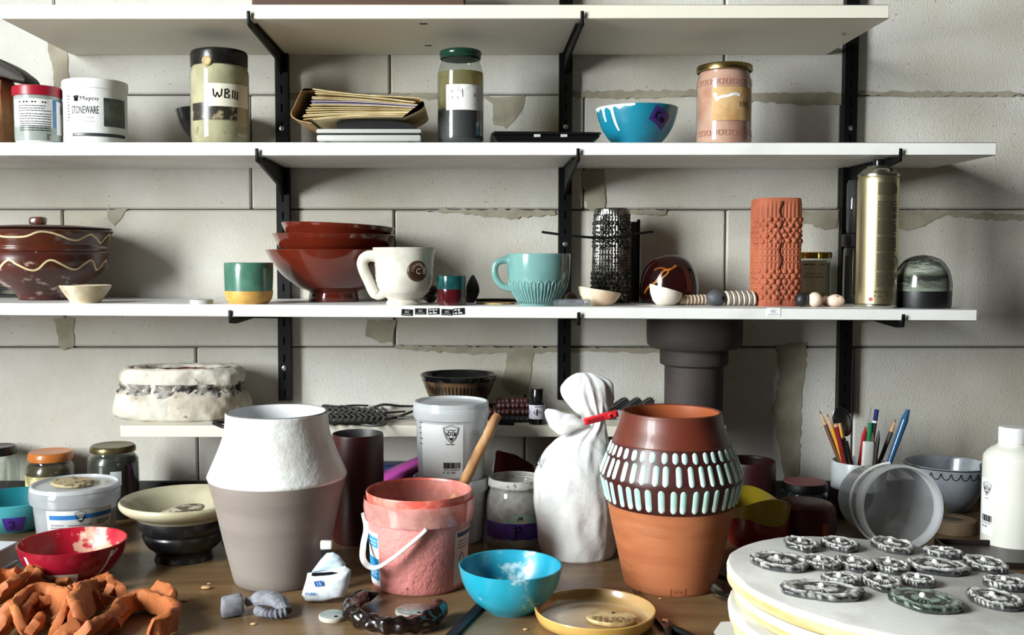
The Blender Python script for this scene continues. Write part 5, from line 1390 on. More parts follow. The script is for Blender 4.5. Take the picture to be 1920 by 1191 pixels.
def dashmesh(y0, y1, wpx):
    za, zb = p.z(y1), p.z(y0); hw = wpx * s / 2
    v, f = [], []
    NZ = 12
    for i in range(NZ + 1):
        t_ = .5 - .5 * math.cos(math.pi * i / NZ); z = za + (zb - za) * t_
        e = min(t_, 1 - t_) * (zb - za)
        wd = hw * (1 if e > hw else math.sqrt(max(0.03, 1 - ((hw - e) / hw) ** 2)))
        for k, oo in ((-1, -.0003), (-.6, .0012), (0, .0017), (.6, .0012), (1, -.0003)):
            r1 = rfb(z) + oo * (1 if 0 < i < NZ else .2); aa = k * wd / rfb(z)
            v.append((r1 * math.sin(aa), -r1 * math.cos(aa), z))
    for i in range(NZ):
        for k in range(4): f.append((i * 5 + k, i * 5 + k + 1, (i + 1) * 5 + k + 1, (i + 1) * 5 + k))
    return v, f
rdm = random.Random(11)
for (y0, y1, wd, n_, ph) in ((829, 848, 11.5, 38, .02), (851, 886, 11.5, 38, .08), (893, 935, 12.5, 38, .0)):
    base = None
    for k in range(n_):
        if base is None:
            base = mo('glaze_dash', dashmesh(y0, y1, wd), m_dash, o, smooth=180); c = base
        else:
            c = base.copy(); COL.objects.link(c); c.parent = o
        c.rotation_euler = (0, 0, 2 * math.pi * k / n_ + ph + rdm.uniform(-.02, .02))
# stamp
rl = rprof(low); g = on_turned(rl, 0, rl(p.z(1080)))
st_c = p.z(1083)
put('maker_stamp', j2(mv(strokes_uv([[(-13 * s, -6 * s), (13 * s, -6 * s), (13 * s, 6 * s), (-13 * s, 6 * s), (-13 * s, -6 * s)]], 2 * s), 16 * s, st_c), mv(text_uv('SCW', 6 * s, 16 * s), 16 * s, st_c)), g, M('stamp_dark_terracotta', (140, 62, 30), .8), o, .0003)
# pink bucket
m_pw = M('pink_slip_coated_plastic', (214, 140, 134), .35, c2=(202, 120, 114), ns=10, lo=.4, hi=.7, c3=(150, 84, 78), ns3=130, lo3=.62, hi3=.70, bump=.8, bs=130, bdist=.003, coat=.1)
m_pb2 = thin('pink_smeared_plastic', (232, 190, 184), (232, 176, 166), .62, .07, .4, c2=.9, ns=40, rough=.08)
p = Pl(786, ZT, yf=1120, hb=88); s = p.s
o = thing('plastic_bucket', 'open pink slip bucket with white swing handle', 'bucket', p.loc)
H = p.z(918); bz = p.z(968)
prof = [(0, .0005), (84 * s, .0005), (88 * s, .004), (95 * s, bz)]
rf = rprof(prof)
mo('bucket_wall', lathe(prof, 80), m_pw, o)
mo('rim_band', lathe([(95 * s, bz), (101 * s, bz + .0008), (103.5 * s, p.z(945)), (102 * s, p.z(930))], 80), m_pb2, o)
mo('upper_lip', lathe([(97 * s, p.z(940)), (97 * s, p.z(930)), (98.5 * s, H - .001), (97.8 * s, H + .0008), (96.4 * s, H + .0006), (95.2 * s, H - .002)], 80), M('red_slip_rim', (214, 92, 76), .4, c2=(226, 130, 116), ns=60, bump=.2), o)
zsl = p.z(985)
mo('inner_wall', lathe([(95.2 * s, H - .002), (93.5 * s, bz), (91.5 * s, zsl)], 80), thin('pink_inner_plastic', (230, 190, 182), (212, 150, 138), .6, .04, .3, c2=.95, ns=30), o)
mo('slip_surface', noisy(lathe([(91.5 * s, zsl), (60 * s, zsl + .001), (0, zsl + .001)], 60), .0006, 60), M('wet_pink_slip', (188, 92, 78), .35), o)
for k in range(20):
    a = 2 * math.pi * k / 20 + .1
    rr = 101 * s
    mo('rim_rib', tr(box(-.0005, .0005, -.0005, .0025, bz + .0015, p.z(936)), (rr * math.sin(a), -rr * math.cos(a), 0), (0, 0, a)), m_pb2, o)
g = on_turned(rf, 0, 92 * s)
m_lb = M('label_sky_blue', (50, 144, 196), .4)
put('label_panel', rect_uv(-136 * s, -83 * s, p.z(1082), p.z(985), 10, 2), g, LABELW, o, .0004)
put('label_blue_top', rect_uv(-134 * s, -85 * s, p.z(1012), p.z(993), 8, 1), g, m_lb, o, .0008)
put('label_blue_bottom', rect_uv(-134 * s, -85 * s, p.z(1072), p.z(1032), 8, 1), g, m_lb, o, .0008)
put('fine_print', j2(fine_uv(-118 * s, -88 * s, p.z(1000), p.z(1006), 2, 2 * s, 3), fine_uv(-118 * s, -90 * s, p.z(1056), p.z(1064), 3, 1.4 * s, 4)), g, LABELW, o, .0012)
put('label_panel', rect_uv(70 * s, 130 * s, p.z(1080), p.z(980), 10, 2), g, M('label_dirty_pink', (214, 190, 178), .5), o, .0004)
put('fine_print', j2(rect_uv(76 * s, 126 * s, p.z(992), p.z(984), 8, 1), fine_uv(78 * s, 126 * s, p.z(1000), p.z(1012), 3, 1.6 * s, 7), strokes_uv([[(88 * s, p.z(1040)), (84 * s, p.z(1030)), (92 * s, p.z(1022)), (100 * s, p.z(1030)), (96 * s, p.z(1042)), (88 * s, p.z(1040))]], 1.6 * s)), g, M('ink_navy', (40, 52, 100), .6), o, .0008)
hp = [(18, 966, -1.04), (10, 974, -1.06), (-12, 992, -1.12), (-40, 1014, -1.14), (-66, 1031, -1.10), (-84, 1034, -.98), (-97, 1026, -.75), (-99, 1008, -.45), (-96, 985, -.2), (-103, 962, .0)]
pts = spl([(a * s, b_ * 96 * s, p.z(y)) for a, y, b_ in hp], 4)
mo('handle', tube(pts, .0042, 10, .55), M('white_handle', (232, 230, 224), .4), o)
# stirring stick
b0 = Vector((p.loc[0] + 40 * s, p.loc[1] + .010, ZT + zsl + .001)); t1 = W(933, 778, 1.47)
d = t1 - b0
pts = [tuple(d * k / 9 + Vector((.001 * math.sin(k * 2.1), .001 * math.cos(k * 1.3), 0))) for k in range(10)]
b0 = Vector(W(848, 930, 1.40)); b0.z = ZT + zsl + .0012
b0.x = W(838, 950, 1.40).x
d = t1 - b0
pts = [tuple(d * k / 9 + Vector((.0004 * math.sin(k * 2.1), .0004 * math.cos(k * 1.3), 0))) for k in range(10)]
tag(mo('stirring_stick', noisy(tube(spl(pts, 3), [.0078] * 20 + [.0076, .0072, .0078, .0074, .0076, .007, .0066, .0058], 12), .0008, 60), M('worn_wood_stick', (168, 122, 76), .7, c2=(120, 84, 50), ns=30, c3=(196, 170, 136), ns3=20, lo3=.5, hi3=.7, stretch=(1, 1, .3), bump=.2), None, tuple(b0)), 'wooden stirring stick standing in the pink bucket', 'stick')
# front blue bowl
m_fb = M('cyan_plastic_smeared', (28, 146, 170), .3, c2=(56, 158, 180), ns=14, c3=(206, 222, 224), ns3=26, lo3=.60, hi3=.70, coat=.15)
m_fbi = M('cyan_inside_smeared', (20, 134, 160), .3, c2=(40, 150, 176), ns=12, c3=(196, 218, 222), ns3=22, lo3=.58, hi3=.68, coat=.15)
pp = Pl(957, ZT, yf=1158, hb=44)
p, o, rf, H = tbowl('cyan bowl smeared with white slip at the front of the table', 957, pp.D, 97, 1059, 44, m_fb, m_fbi)
# red bowl
m_rr = M('crimson_plastic', (146, 20, 42), .25, c2=(132, 16, 36), ns=14, coat=.2)
m_rri = M('crimson_inside_crusted', (170, 24, 44), .3, c2=(206, 160, 136), ns=16, lo=.60, hi=.64, c3=(224, 196, 178), ns3=50, lo3=.62, hi3=.66, bump=.3)
pp = Pl(136, ZT, yf=1100, hb=46)
p, o, rf, H = tbowl('crimson bowl crusted with pale slip, white label patch in front', 136, pp.D, 98, 1014, 46, m_rr, m_rri)
s = p.s
g = on_turned(rf, 0, .062)
put('label_patch', mv(rect_uv(-36 * s, 34 * s, -11 * s, 11 * s, 12, 3), -26 * s, p.z(1064), .0), g, LABELW, o, .0005)
drip(o, g, [(-84 * s, p.z(1022)), (-80 * s, p.z(1036)), (-74 * s, p.z(1052)), (-68 * s, p.z(1068))], [2.5 * s, 2.8 * s, 2.6 * s, 1.5 * s], m_drip)
drip(o, g, [(66 * s, p.z(1020)), (60 * s, p.z(1034)), (54 * s, p.z(1056)), (44 * s, p.z(1072))], [3.5 * s, 2 * s, 1.6 * s, 1.2 * s], m_drip)
drip(o, g, [(78 * s, p.z(1020)), (68 * s, p.z(1028)), (60 * s, p.z(1034))], [2 * s, 1.4 * s, 1.2 * s], m_drip)
mo('slip_crust', noisy(lathe([(0, .0156), (.036, .0158), (.0505, .018)], 40), .001, 90), M('pale_pink_slip_crust', (206, 166, 140), .8, c2=(220, 196, 176), ns=60, bump=.3), o)
# ================================================================= RIGHT SIDE OF THE TABLE
# dark round pot
p = Pl(1402, ZT, D=1.70, yr=960); s = p.s
o = thing('round_pot', 'dark oxblood pot in the shade behind the yellow-rimmed bowl', 'pot', p.loc)
m_ox = M('oxblood_dark', (52, 14, 14), .45, c2=(36, 10, 10), ns=12)
outer = [(0, 0)] + spl(p.p([(38, None), (46, 968), (50, 940), (50, 890), (49, 864)]), 4)
mo('pot_body', lathe(bowlprof(outer, .004, .006), 56), m_ox, o)
# jar with pinkish lid
p = Pl(1508, ZT, D=1.665, yr=960); s = p.s
o = thing('glass_jar', 'squat dark green jar with a dusky pink lid top', 'jar', p.loc)
mo('jar_body', lathe([(0, 0)] + spl(p.p([(38, None), (43, 965), (44, 940), (42, 925), (38, 917)]), 3), 48), M('dark_green_glass', (14, 24, 20), .15, coat=.3), o)
mo('lid', lathe(p.p([(38, 918), (41, 917), (41, 906), (39, 903)]), 48), m_blk, o)
mo('lid_top', lathe(p.p([(39.4, 903.5), (38, 902), (0, 902.5)]), 48), M('dusky_pink', (120, 66, 66), .5), o)
# dark red domed pot in front of it
p = Pl(1507, ZT, D=1.56, yr=1000); s = p.s
o = thing('round_pot', 'dark red rounded lid-like pot between yellow bowl and fallen bucket', 'pot', p.loc)
m_dr2 = M('deep_red_satin', (88, 14, 18), .4)
mo('pot_body', lathe([(0, 0)] + lathepts(spl(p.p([(44, None), (54, 1012), (58, 985), (56, 955), (50, 943), (30, 938), (0, 937)]), 4)), 56), m_dr2, o)
mo('orange_patch', put('tmp', rect_uv(30 * s, 44 * s, p.z(1000), p.z(968), 4, 2), on_turned(rprof(spl(p.p([(44, None), (54, 1012), (58, 985), (56, 955)]), 3))), M('orange_paint', (190, 96, 30), .5), o, .0006) and ([], []), m_dr2, o) if False else put('orange_patch', rect_uv(34 * s, 46 * s, p.z(1006), p.z(970), 4, 2), on_turned(rprof(spl(p.p([(44, None), (54, 1012), (58, 985), (56, 955)]), 3))), M('orange_paint', (190, 96, 30), .5), o, .0006)
# wavy rimmed red and yellow bowl
p = Pl(1420, ZT, D=1.53, yr=1010); s = p.s
o = thing('wavy_bowl', 'red bowl with a wavy yellow rim behind the dashed vase', 'bowl', p.loc)
n = 72
def wav(a): return p.z(937 + 13 * math.sin(2 * a - 1.9)) 
zb_ = lambda a: p.z(968 + 6 * math.sin(3 * a + .6))
v, f = [], []
rws = [(lambda a: 40 * s, lambda a: 0.0), (lambda a: 52 * s, lambda a: .006), (lambda a: 60 * s, lambda a: .022), (lambda a: 57 * s, zb_)]
v, f = [(0, 0, 0)], []
for ri, (rr, zz_) in enumerate(rws):
    for i in range(n):
        a = 2 * math.pi * i / n; v.append((rr(a) * math.sin(a), -rr(a) * math.cos(a), zz_(a)))
for i in range(n): f.append((0, 1 + (i + 1) % n, 1 + i))
for r_ in range(3):
    for i in range(n):
        j = (i + 1) % n; f.append((1 + r_ * n + i, 1 + r_ * n + j, 1 + (r_ + 1) * n + j, 1 + (r_ + 1) * n + i))
mo('red_body', (v, f), M('tomato_red_glaze', (138, 26, 18), .3, coat=.3), o, smooth=60)
v, f = [], []
rws = [(57 * s, zb_), (58.5 * s, lambda a: .5 * (zb_(a) + wav(a))), (60 * s, wav), (58 * s, lambda a: wav(a) + .0006), (56 * s, lambda a: .5 * (zb_(a) + wav(a))), (52 * s, lambda a: .025), (30 * s, lambda a: .010)]
for rr, zz_ in rws:
    for i in range(n):
        a = 2 * math.pi * i / n; v.append((rr * math.sin(a), -rr * math.cos(a), zz_(a)))
for r_ in range(len(rws) - 1):
    for i in range(n):
        j = (i + 1) % n; f.append((r_ * n + i, r_ * n + j, (r_ + 1) * n + j, (r_ + 1) * n + i))
f.append(tuple((len(rws) - 1) * n + i for i in range(n)))
mo('yellow_rim', (v, f), M('mustard_yellow_glaze', (170, 148, 36), .35, coat=.2), o, smooth=60)
# pencil cup
p = Pl(1608, ZT, D=1.715, yr=960); s = p.s
o = thing('pencil_cup', 'white over dark red ceramic cup holding pencils', 'cup', p.loc)
H = p.z(864)
m_wcup = M('speckled_white_glaze', (206, 212, 212), .3, c2=(190, 196, 198), ns=20, c3=(70, 70, 74), ns3=60, lo3=.70, hi3=.74, coat=.2)
mo('lower_body', lathe([(0, 0), (46 * s, 0), (48 * s, .003), (48.5 * s, p.z(914))], 56), m_dr, o)
mo('glazed_top', lathe([(48.5 * s, p.z(914)), (49 * s, p.z(913)), (49 * s, H - .001), (48.4 * s, H), (46 * s, H), (45.4 * s, H - .002), (45 * s, .006), (0, .005)], 56), m_wcup, o)
cupc = Vector(p.loc)
def instick(name, label, cat, top, bx, by, parts, dy=0.0):
    """a thing standing in the cup: top pixel, foot offset from the cup centre"""
    foot = cupc + Vector((bx, by, .0075)); tp = W(top[0], top[1], p.D + dy)
    o = thing(name, label, cat, tuple(foot), group='pencils and tools in the cup')
    d = tp - foot
    for nm, t0, t1, r0, r1, mat, nn in parts:
        mo(nm, tube([tuple(d * t0), tuple(d * (t0 + (t1 - t0) * .5)), tuple(d * t1)], [r0, (r0 + r1) / 2, r1], nn), mat, o, smooth=35)
    return o, d
wood_t = M('sharpened_wood', (196, 150, 104), .7); lead = M('graphite_dark', (40, 38, 38), .5)
def pencil(label, top, bx, by, mat, dy=0.0, r=.0036, lmat=None):
    return instick('pencil', label, 'pencil', top, bx, by, [('shaft', 0, .86, r, r, mat, 6), ('tip', .86, .97, r, r * .35, wood_t, 8), ('lead', .97, 1, r * .35, .0004, lmat or lead, 8)], dy)
pencil('natural brown pencil leaning furthest left in the cup', (1537, 770), .006, .010, M('brown_pencil', (110, 70, 46), .5), .02)
pencil('yellow pencil leaning left in the cup', (1551, 776), .002, -.004, M('yellow_pencil', (214, 160, 36), .4))
instick('pencil', 'blunt dark red pencil left in the cup', 'pencil', (1567, 795), -.012, -.022, [('shaft', 0, .97, .004, .004, M('dark_red_pencil', (130, 24, 34), .4), 8), ('end', .97, 1, .004, .0035, wood_t, 8)], -.02)
instick('pencil', 'short yellow pencil before the metal spoon', 'pencil', (1574, 794), -.004, -.014, [('shaft', 0, .94, .0036, .0036, M('yellow_pencil', (214, 160, 36), .4), 6), ('end', .94, 1, .0036, .003, wood_t, 6)], .0)
o2, d2 = instick('metal_spoon', 'steel spoon standing bowl-up in the pencil cup', 'spoon', (1570, 750), .016, .022, [('handle', 0, .62, .0028, .0024, M('dark_steel', (120, 120, 122), .22, 1.0), 8)], .02)
bowl_v, bowl_f = ball(.0165, .0035, .027, (0, 0, 0), 24, 16)
q = d2 * .80
mo('spoon_bowl', tr((bowl_v, bowl_f), tuple(q), (.0, -.35, 0)), M('dark_steel', (120, 120, 122), .22, 1.0), o2)
instick('marker_pen', 'dark teal marker cap showing behind the white eraser', 'marker', (1580, 822), -.012, .002, [('barrel', 0, .93, .006, .006, M('dark_teal_plastic', (20, 52, 62), .4), 14), ('cap_end', .93, 1, .006, .005, M('dark_teal_plastic', (20, 52, 62), .4), 14)], -.01)
foot = cupc + Vector((-.002, -.034 + .004, .0075))
o2 = thing('eraser_block', 'white plastic block standing at the front of the pencil cup', 'eraser', tuple(foot), (0, .05, .12), group='pencils and tools in the cup')
hE = W(1597, 828, p.D - .03).z - foot.z
mo('block', box(-.0085, .0085, -.004, .004, 0, hE, .0015, 2), m_wplast, o2)
mo('clip', box(.0088, .0105, -.002, .002, hE * .35, hE * .98, .0004), M('grey_clip', (150, 150, 150), .4), o2)
instick('pen', 'red pen right of the white eraser', 'pen', (1623, 800), -.002, .012, [('barrel', 0, .9, .0042, .0042, M('red_pen_plastic', (160, 24, 28), .35), 10), ('tip', .9, 1, .0042, .001, M('red_pen_plastic', (160, 24, 28), .35), 10)])
instick('pen', 'green pen at the centre of the cup', 'pen', (1632, 793), .004, -.012, [('barrel', 0, .72, .0046, .0046, M('dark_pen_plastic', (26, 30, 30), .35), 10), ('green_end', .72, 1, .0046, .0042, M('green_pen_plastic', (26, 112, 72), .35), 10)])
instick('clear_stick', 'clear plastic stick rising behind the green pen', 'stick', (1632, 764), .008, .022, [('stick_body', 0, 1, .003, .002, thin('clear_stick_plastic', (225, 228, 230), (220, 225, 228), .35, .1, .5), 8)], .02)
instick('pencil', 'tall black pencil with blue and white end', 'pencil', (1644, 768), .008, .002, [('shaft', 0, .87, .004, .004, M('black_brown_pencil', (44, 34, 34), .4), 8), ('white_ring', .87, .89, .0042, .0042, m_wplast, 8), ('blue_end', .89, 1, .0042, .004, M('navy_pencil_end', (30, 36, 90), .35), 8)])
instick('brush_handle', 'pale pink and white brush handle at the front right of the cup', 'brush', (1637, 812), .012, -.025, [('lower_shaft', 0, .6, .004, .0042, M('dusky_brown_handle', (96, 64, 56), .5), 10), ('pale_shaft', .6, .86, .0042, .0044, M('pale_pink_wood', (212, 190, 176), .5), 10), ('tip', .86, 1, .0044, .001, M('sharp_brown_tip', (90, 60, 44), .6), 10)], -.02)
pencil('dark charcoal pencil leaning right in the cup', (1680, 786), .012, .014, M('charcoal_pencil', (34, 28, 28), .5), .01)
instick('pencil', 'short dark stub pencil between the right-leaning tools', 'pencil', (1648, 807), .017, -.006, [('shaft', 0, .9, .0034, .0034, M('charcoal_pencil', (34, 28, 28), .5), 6), ('tip', .9, 1, .0034, .0006, lead, 6)])
instick('palette_knife', 'tool with a long blue rounded handle leaning furthest right', 'knife', (1703, 768), .016, -.018, [('blade', 0, .42, .0025, .0025, M('dark_steel', (120, 120, 122), .22, 1.0), 8), ('handle', .42, .9, .0044, .0062, M('blue_handle_plastic', (34, 84, 124), .3, coat=.3), 12), ('handle_end', .9, 1, .0062, .003, M('blue_handle_plastic', (34, 84, 124), .3, coat=.3), 12)], -.01)
# fallen clear bucket
ax = Vector((math.sin(R(3)), -math.cos(R(3)), .108)).normalized()
mc = W(1692, 967, 1.505)
rm = .064; Lb = .112; rb_ = .052
o = thing('plastic_bucket', 'empty clear bucket lying on its side with its mouth to the viewer', 'bucket', (0, 0, 0))
th_ = math.atan2(ax.x, -ax.y)
# local: axis along +z of lathe, turned to point along ax
rotm = Vector((0, 0, 1)).rotation_difference(ax).to_matrix().to_4x4()
cz = ZT + rm + .0035
base = Vector((mc.x, mc.y, cz)) - ax * Lb
base.z = ZT + rb_ + .0022
o.location = (base.x, base.y, ZT)
def axl(prof, n=64):
    v, f = lathe(prof, n)
    return [tuple(rotm @ Vector(q_) + Vector((0, 0, base.z - ZT))) for q_ in v], f
mo('bucket_wall', axl([(0, 0), (rb_, 0), (rb_ + .001, .003), (rm * .93, Lb * .8)]), m_clearp, o)
mo('rim_band', axl([(rm * .93, Lb * .8), (rm * .98, Lb * .81), (rm, Lb * .92), (rm * .99, Lb), (rm * .93, Lb), (rm * .92, Lb * .9)]), m_milk2, o)
v, f = [], []
nn = 14
for i in range(nn + 1):
    a = 2.3 + 2.2 * i / nn
    for t_ in (.12, .70):
        r_ = rb_ + (rm * .93 - rb_) * t_ - .0006
        v.append(tuple(rotm @ Vector((r_ * math.sin(a), -r_ * math.cos(a), Lb * .8 * t_)) + Vector((0, 0, base.z - ZT))))
for i in range(nn): f.append((2 * i, 2 * i + 1, 2 * i + 3, 2 * i + 2))
mo('label_panel', (v, f), M('label_white_satin', (222, 222, 221), .7, spec=.25), o, smooth=180)
hpt = []
for i in range(17):
    a = -2.6 + 2.4 * i / 16 - .4
    r_ = rm * 1.01
    hpt.append(tuple(rotm @ Vector((r_ * math.sin(a), -r_ * math.cos(a), Lb * .78 - .012 * math.sin(math.pi * i / 16))) + Vector((0, 0, base.z - ZT))))
mo('handle', tube(hpt, .0022, 8), M('white_handle', (232, 230, 224), .4), o)
# tape roll
p = Pl(1786, ZT, D=1.615, yr=1000); s = p.s
o = thing('tape_roll', 'beige masking tape roll right of the fallen bucket', 'tape roll', p.loc)
H = p.z(972)
mo('tape_body', lathe([(20 * s, 0), (40 * s, 0), (41 * s, .001), (41 * s, H - .001), (40 * s, H), (20 * s, H), (20 * s, 0)], 56), M('beige_masking_tape', (150, 124, 96), .7), o)
mo('core_disc', lathe([(0, H * .9), (19.6 * s, H * .9), (19.6 * s, 0), (0, 0)], 40), M('tape_core_grey', (90, 84, 80), .6, c2=(40, 38, 40), ns=80, lo=.55, hi=.6), o)
# scalloped bowl
p = Pl(1772, ZT, D=1.766, yr=960); s = p.s
o = thing('scalloped_bowl', 'grey-white glazed bowl with a scalloped edge line', 'bowl', p.loc)
m_sc = M('grey_white_glaze', (168, 174, 180), .25, c2=(148, 154, 162), ns=20, c3=(90, 94, 100), ns3=36, lo3=.62, hi3=.70, coat=.4)
outer = [(0, 0)] + spl(p.p([(36, None), (40, 962), (56, 930), (68, 895), (75, 869)]), 4)
rf = rprof(outer)
mo('bowl_body', lathe(bowlprof(outer, .0035, .006), 64), m_sc, o)
g = on_turned(rf, 0, .066)
m_scd = M('dark_slate_line', (46, 48, 54), .4)
for k in range(15):
    uc = -.105 + k * .015
    arc = [(uc + .0066 * math.cos(t), p.z(880) - .0105 * math.sin(t) + .004) for t in [math.pi * i / 8 for i in range(9)]]
    put('scallop_line', strokes_uv([arc], .0016), g, m_scd, o, .0004)
H = outer[-1][1]
put('rim_line', strokes_uv([[(-.105 + .0105 * i, H - .0006) for i in range(21)]], .002), g, m_scd, o, .0004)
# cream disc against it
p = Pl(1752, ZT, D=1.665, yr=960)
tag(mo('cork_disc', tr(lathe([(0, -.004), (.021, -.004), (.022, -.002), (.022, .002), (.021, .004), (0, .004)], 36), (0, 0, .0245), (.95, .25, 0)), M('olive_cork', (160, 150, 104), .7, bump=.2), None, p.loc), 'small olive beige disc tilted behind the fallen bucket', 'disc')
# black pot behind the bottle
p = Pl(1905, ZT, D=1.655, yr=960); s = p.s
o = thing('round_pot', 'black pot half hidden behind the white bottle', 'pot', p.loc)
outer = [(0, 0)] + spl(p.p([(44, None), (54, 965), (60, 935), (62, 900), (64, 878)]), 3)
mo('pot_body', lathe(bowlprof(outer, .003, .006), 48), m_gblack, o)
# white bottle
p = Pl(1893, ZT, yf=1034, hb=48); s = p.s
o = thing('squeeze_bottle', 'white plastic bottle with screw cap at the right edge', 'bottle', p.loc)
m_wb = M('milk_white_plastic', (216, 214, 204), .35, sss=.15)
outer = [(0, 0)] + spl(p.p([(44, None), (49, 1020), (50.5, 1010), (50.5, 900), (50, 862), (47, 852), (38, 842), (28, 836), (25, 832), (24, 828)]), 3)
mo('bottle_body', lathe(outer, 64), m_wb, o)
mo('cap', lathe(p.p([(24, 830), (25, 829), (25, 803), (23, 800.5), (0, 800)]), 60, lambda a, z, r: .0002 * math.sin(30 * a)), m_wplast, o)
g = on_turned(50.5 * s)
put('label_panel', rect_uv(-66 * s, -29 * s, p.z(1000), p.z(896), 10, 1), g, M('label_bright_white', (240, 240, 240), .5), o, .0004)
put('shield_mark', mv(shield_uv(22 * s), -46 * s, p.z(914)), g, INK, o, .0008)
put('barcode', j2(bars_uv(-58 * s, -32 * s, p.z(975), p.z(963), 8), fine_uv(-58 * s, -34 * s, p.z(978), p.z(978), 1, 1.3 * s, 3), fine_uv(-50 * s, -38 * s, p.z(932), p.z(932), 1, 1.2 * s, 6)), g, INK, o, .0008)
put('price_lettering', mv(text_uv('10.50', 4.6 * s, 14 * s), -50 * s, p.z(984)), g, INK, o, .0008)
# dark tray far right
q = G(1862, 1056)
o = thing('dark_tray', 'dark brown metal tray lying in front of the white bottle', 'tray', (q.x + .07, q.y + .022, ZT), (0, 0, -.12))
m_dt = M('dark_brown_metal', (44, 36, 32), .4, .3)
mo('tray_floor', box(-.12, .12, -.06, .06, 0, .003), m_dt, o)
for a in ((-.12, .12, -.06, -.056), (-.12, .12, .056, .06), (-.12, -.116, -.056, .056), (.116, .12, -.056, .056)):
    mo('tray_edge', box(a[0], a[1], a[2], a[3], .003, .010, .0008), m_dt, o)
# ---------------------------------------------------------------- stack of round boards
TILT = R(3.2)
BR = .178
btop = ZT + .092
bc = W(1682, 1090, 1.0); d_ = ray(1682, 1090)
k_ = (btop - ZC) / d_.z
BC = Vector((d_.x * k_, d_.y * k_, btop))
m_bd = M('pale_wood_board_edge', (170, 150, 98), .7, c2=(190, 176, 136), ns=14, c3=(150, 116, 74), ns3=40, lo3=.68, hi3=.74, stretch=(1, 1, 6))
m_cov = M('white_plaster_coat', (210, 208, 202), .8, c2=(190, 187, 180), ns=12, bump=.15)
brot = Matrix.Rotation(TILT, 3, 'Y')
bn = brot @ Vector((0, 0, 1))
names = ['topmost plaster-coated round board carrying the oyster shells', 'second round board of the stack, just under the topmost', 'third round board of the stack, showing a yellow edge', 'lowest round board of the stack, resting on the table']
offs = [(0, 0), (.012, -.004), (.004, -.016), (.01, -.006)]
Tb = .0185
for k in range(4):
    c_ = BC - bn * (Tb + .0006) * (k + 1) + Vector((offs[k][0], offs[k][1], 0)) - bn * 0.0
    c_ += Vector((0, 0, -offs[k][0] * math.tan(TILT)))
    o = thing('round_board', names[k], 'board', tuple(c_), (0, TILT, 0), group='stack of round boards')
    rr = BR + (.004 if k in (1, 2) else 0)
    ed = lambda a, z, r, k=k: .0012 * noise.noise(Vector((math.cos(a) * 3, math.sin(a) * 3, z * 80 + k * 5)))
    mo('board', lathe([(0, 0), (rr - .003, 0), (rr - .0005, .002), (rr, Tb * .6), (rr - .0008, Tb - .0028)], 96, ed), m_bd, o)
    mo('plaster_coat', lathe([(rr - .0002, Tb * (.52 if k else .62)), (rr + .0008, Tb * .66), (rr - .0006, Tb - .001), (rr - .003, Tb), (0, Tb)], 120, lambda a, z, r: .0022 * noise.noise(Vector((math.cos(a) * 6, math.sin(a) * 6, z * 160 + 9))) * (1 if r > .1 else 0)), m_cov, o)
# wedge that carries the raised left side of the stack
o = thing('wooden_block', 'small wooden wedge propping the stack of round boards', 'wedge', (BC.x - .09, BC.y - .0, ZT))
zlow = (BC - bn * (Tb + .0006) * 4).z
mo('wedge_body', prism([(-.04, 0), (.06, 0), (.06, zlow - ZT + .03 * math.tan(TILT) - .0006), (-.04, zlow - ZT + .13 * math.tan(TILT) - .0006)], -.06, .06), m_bd, o)
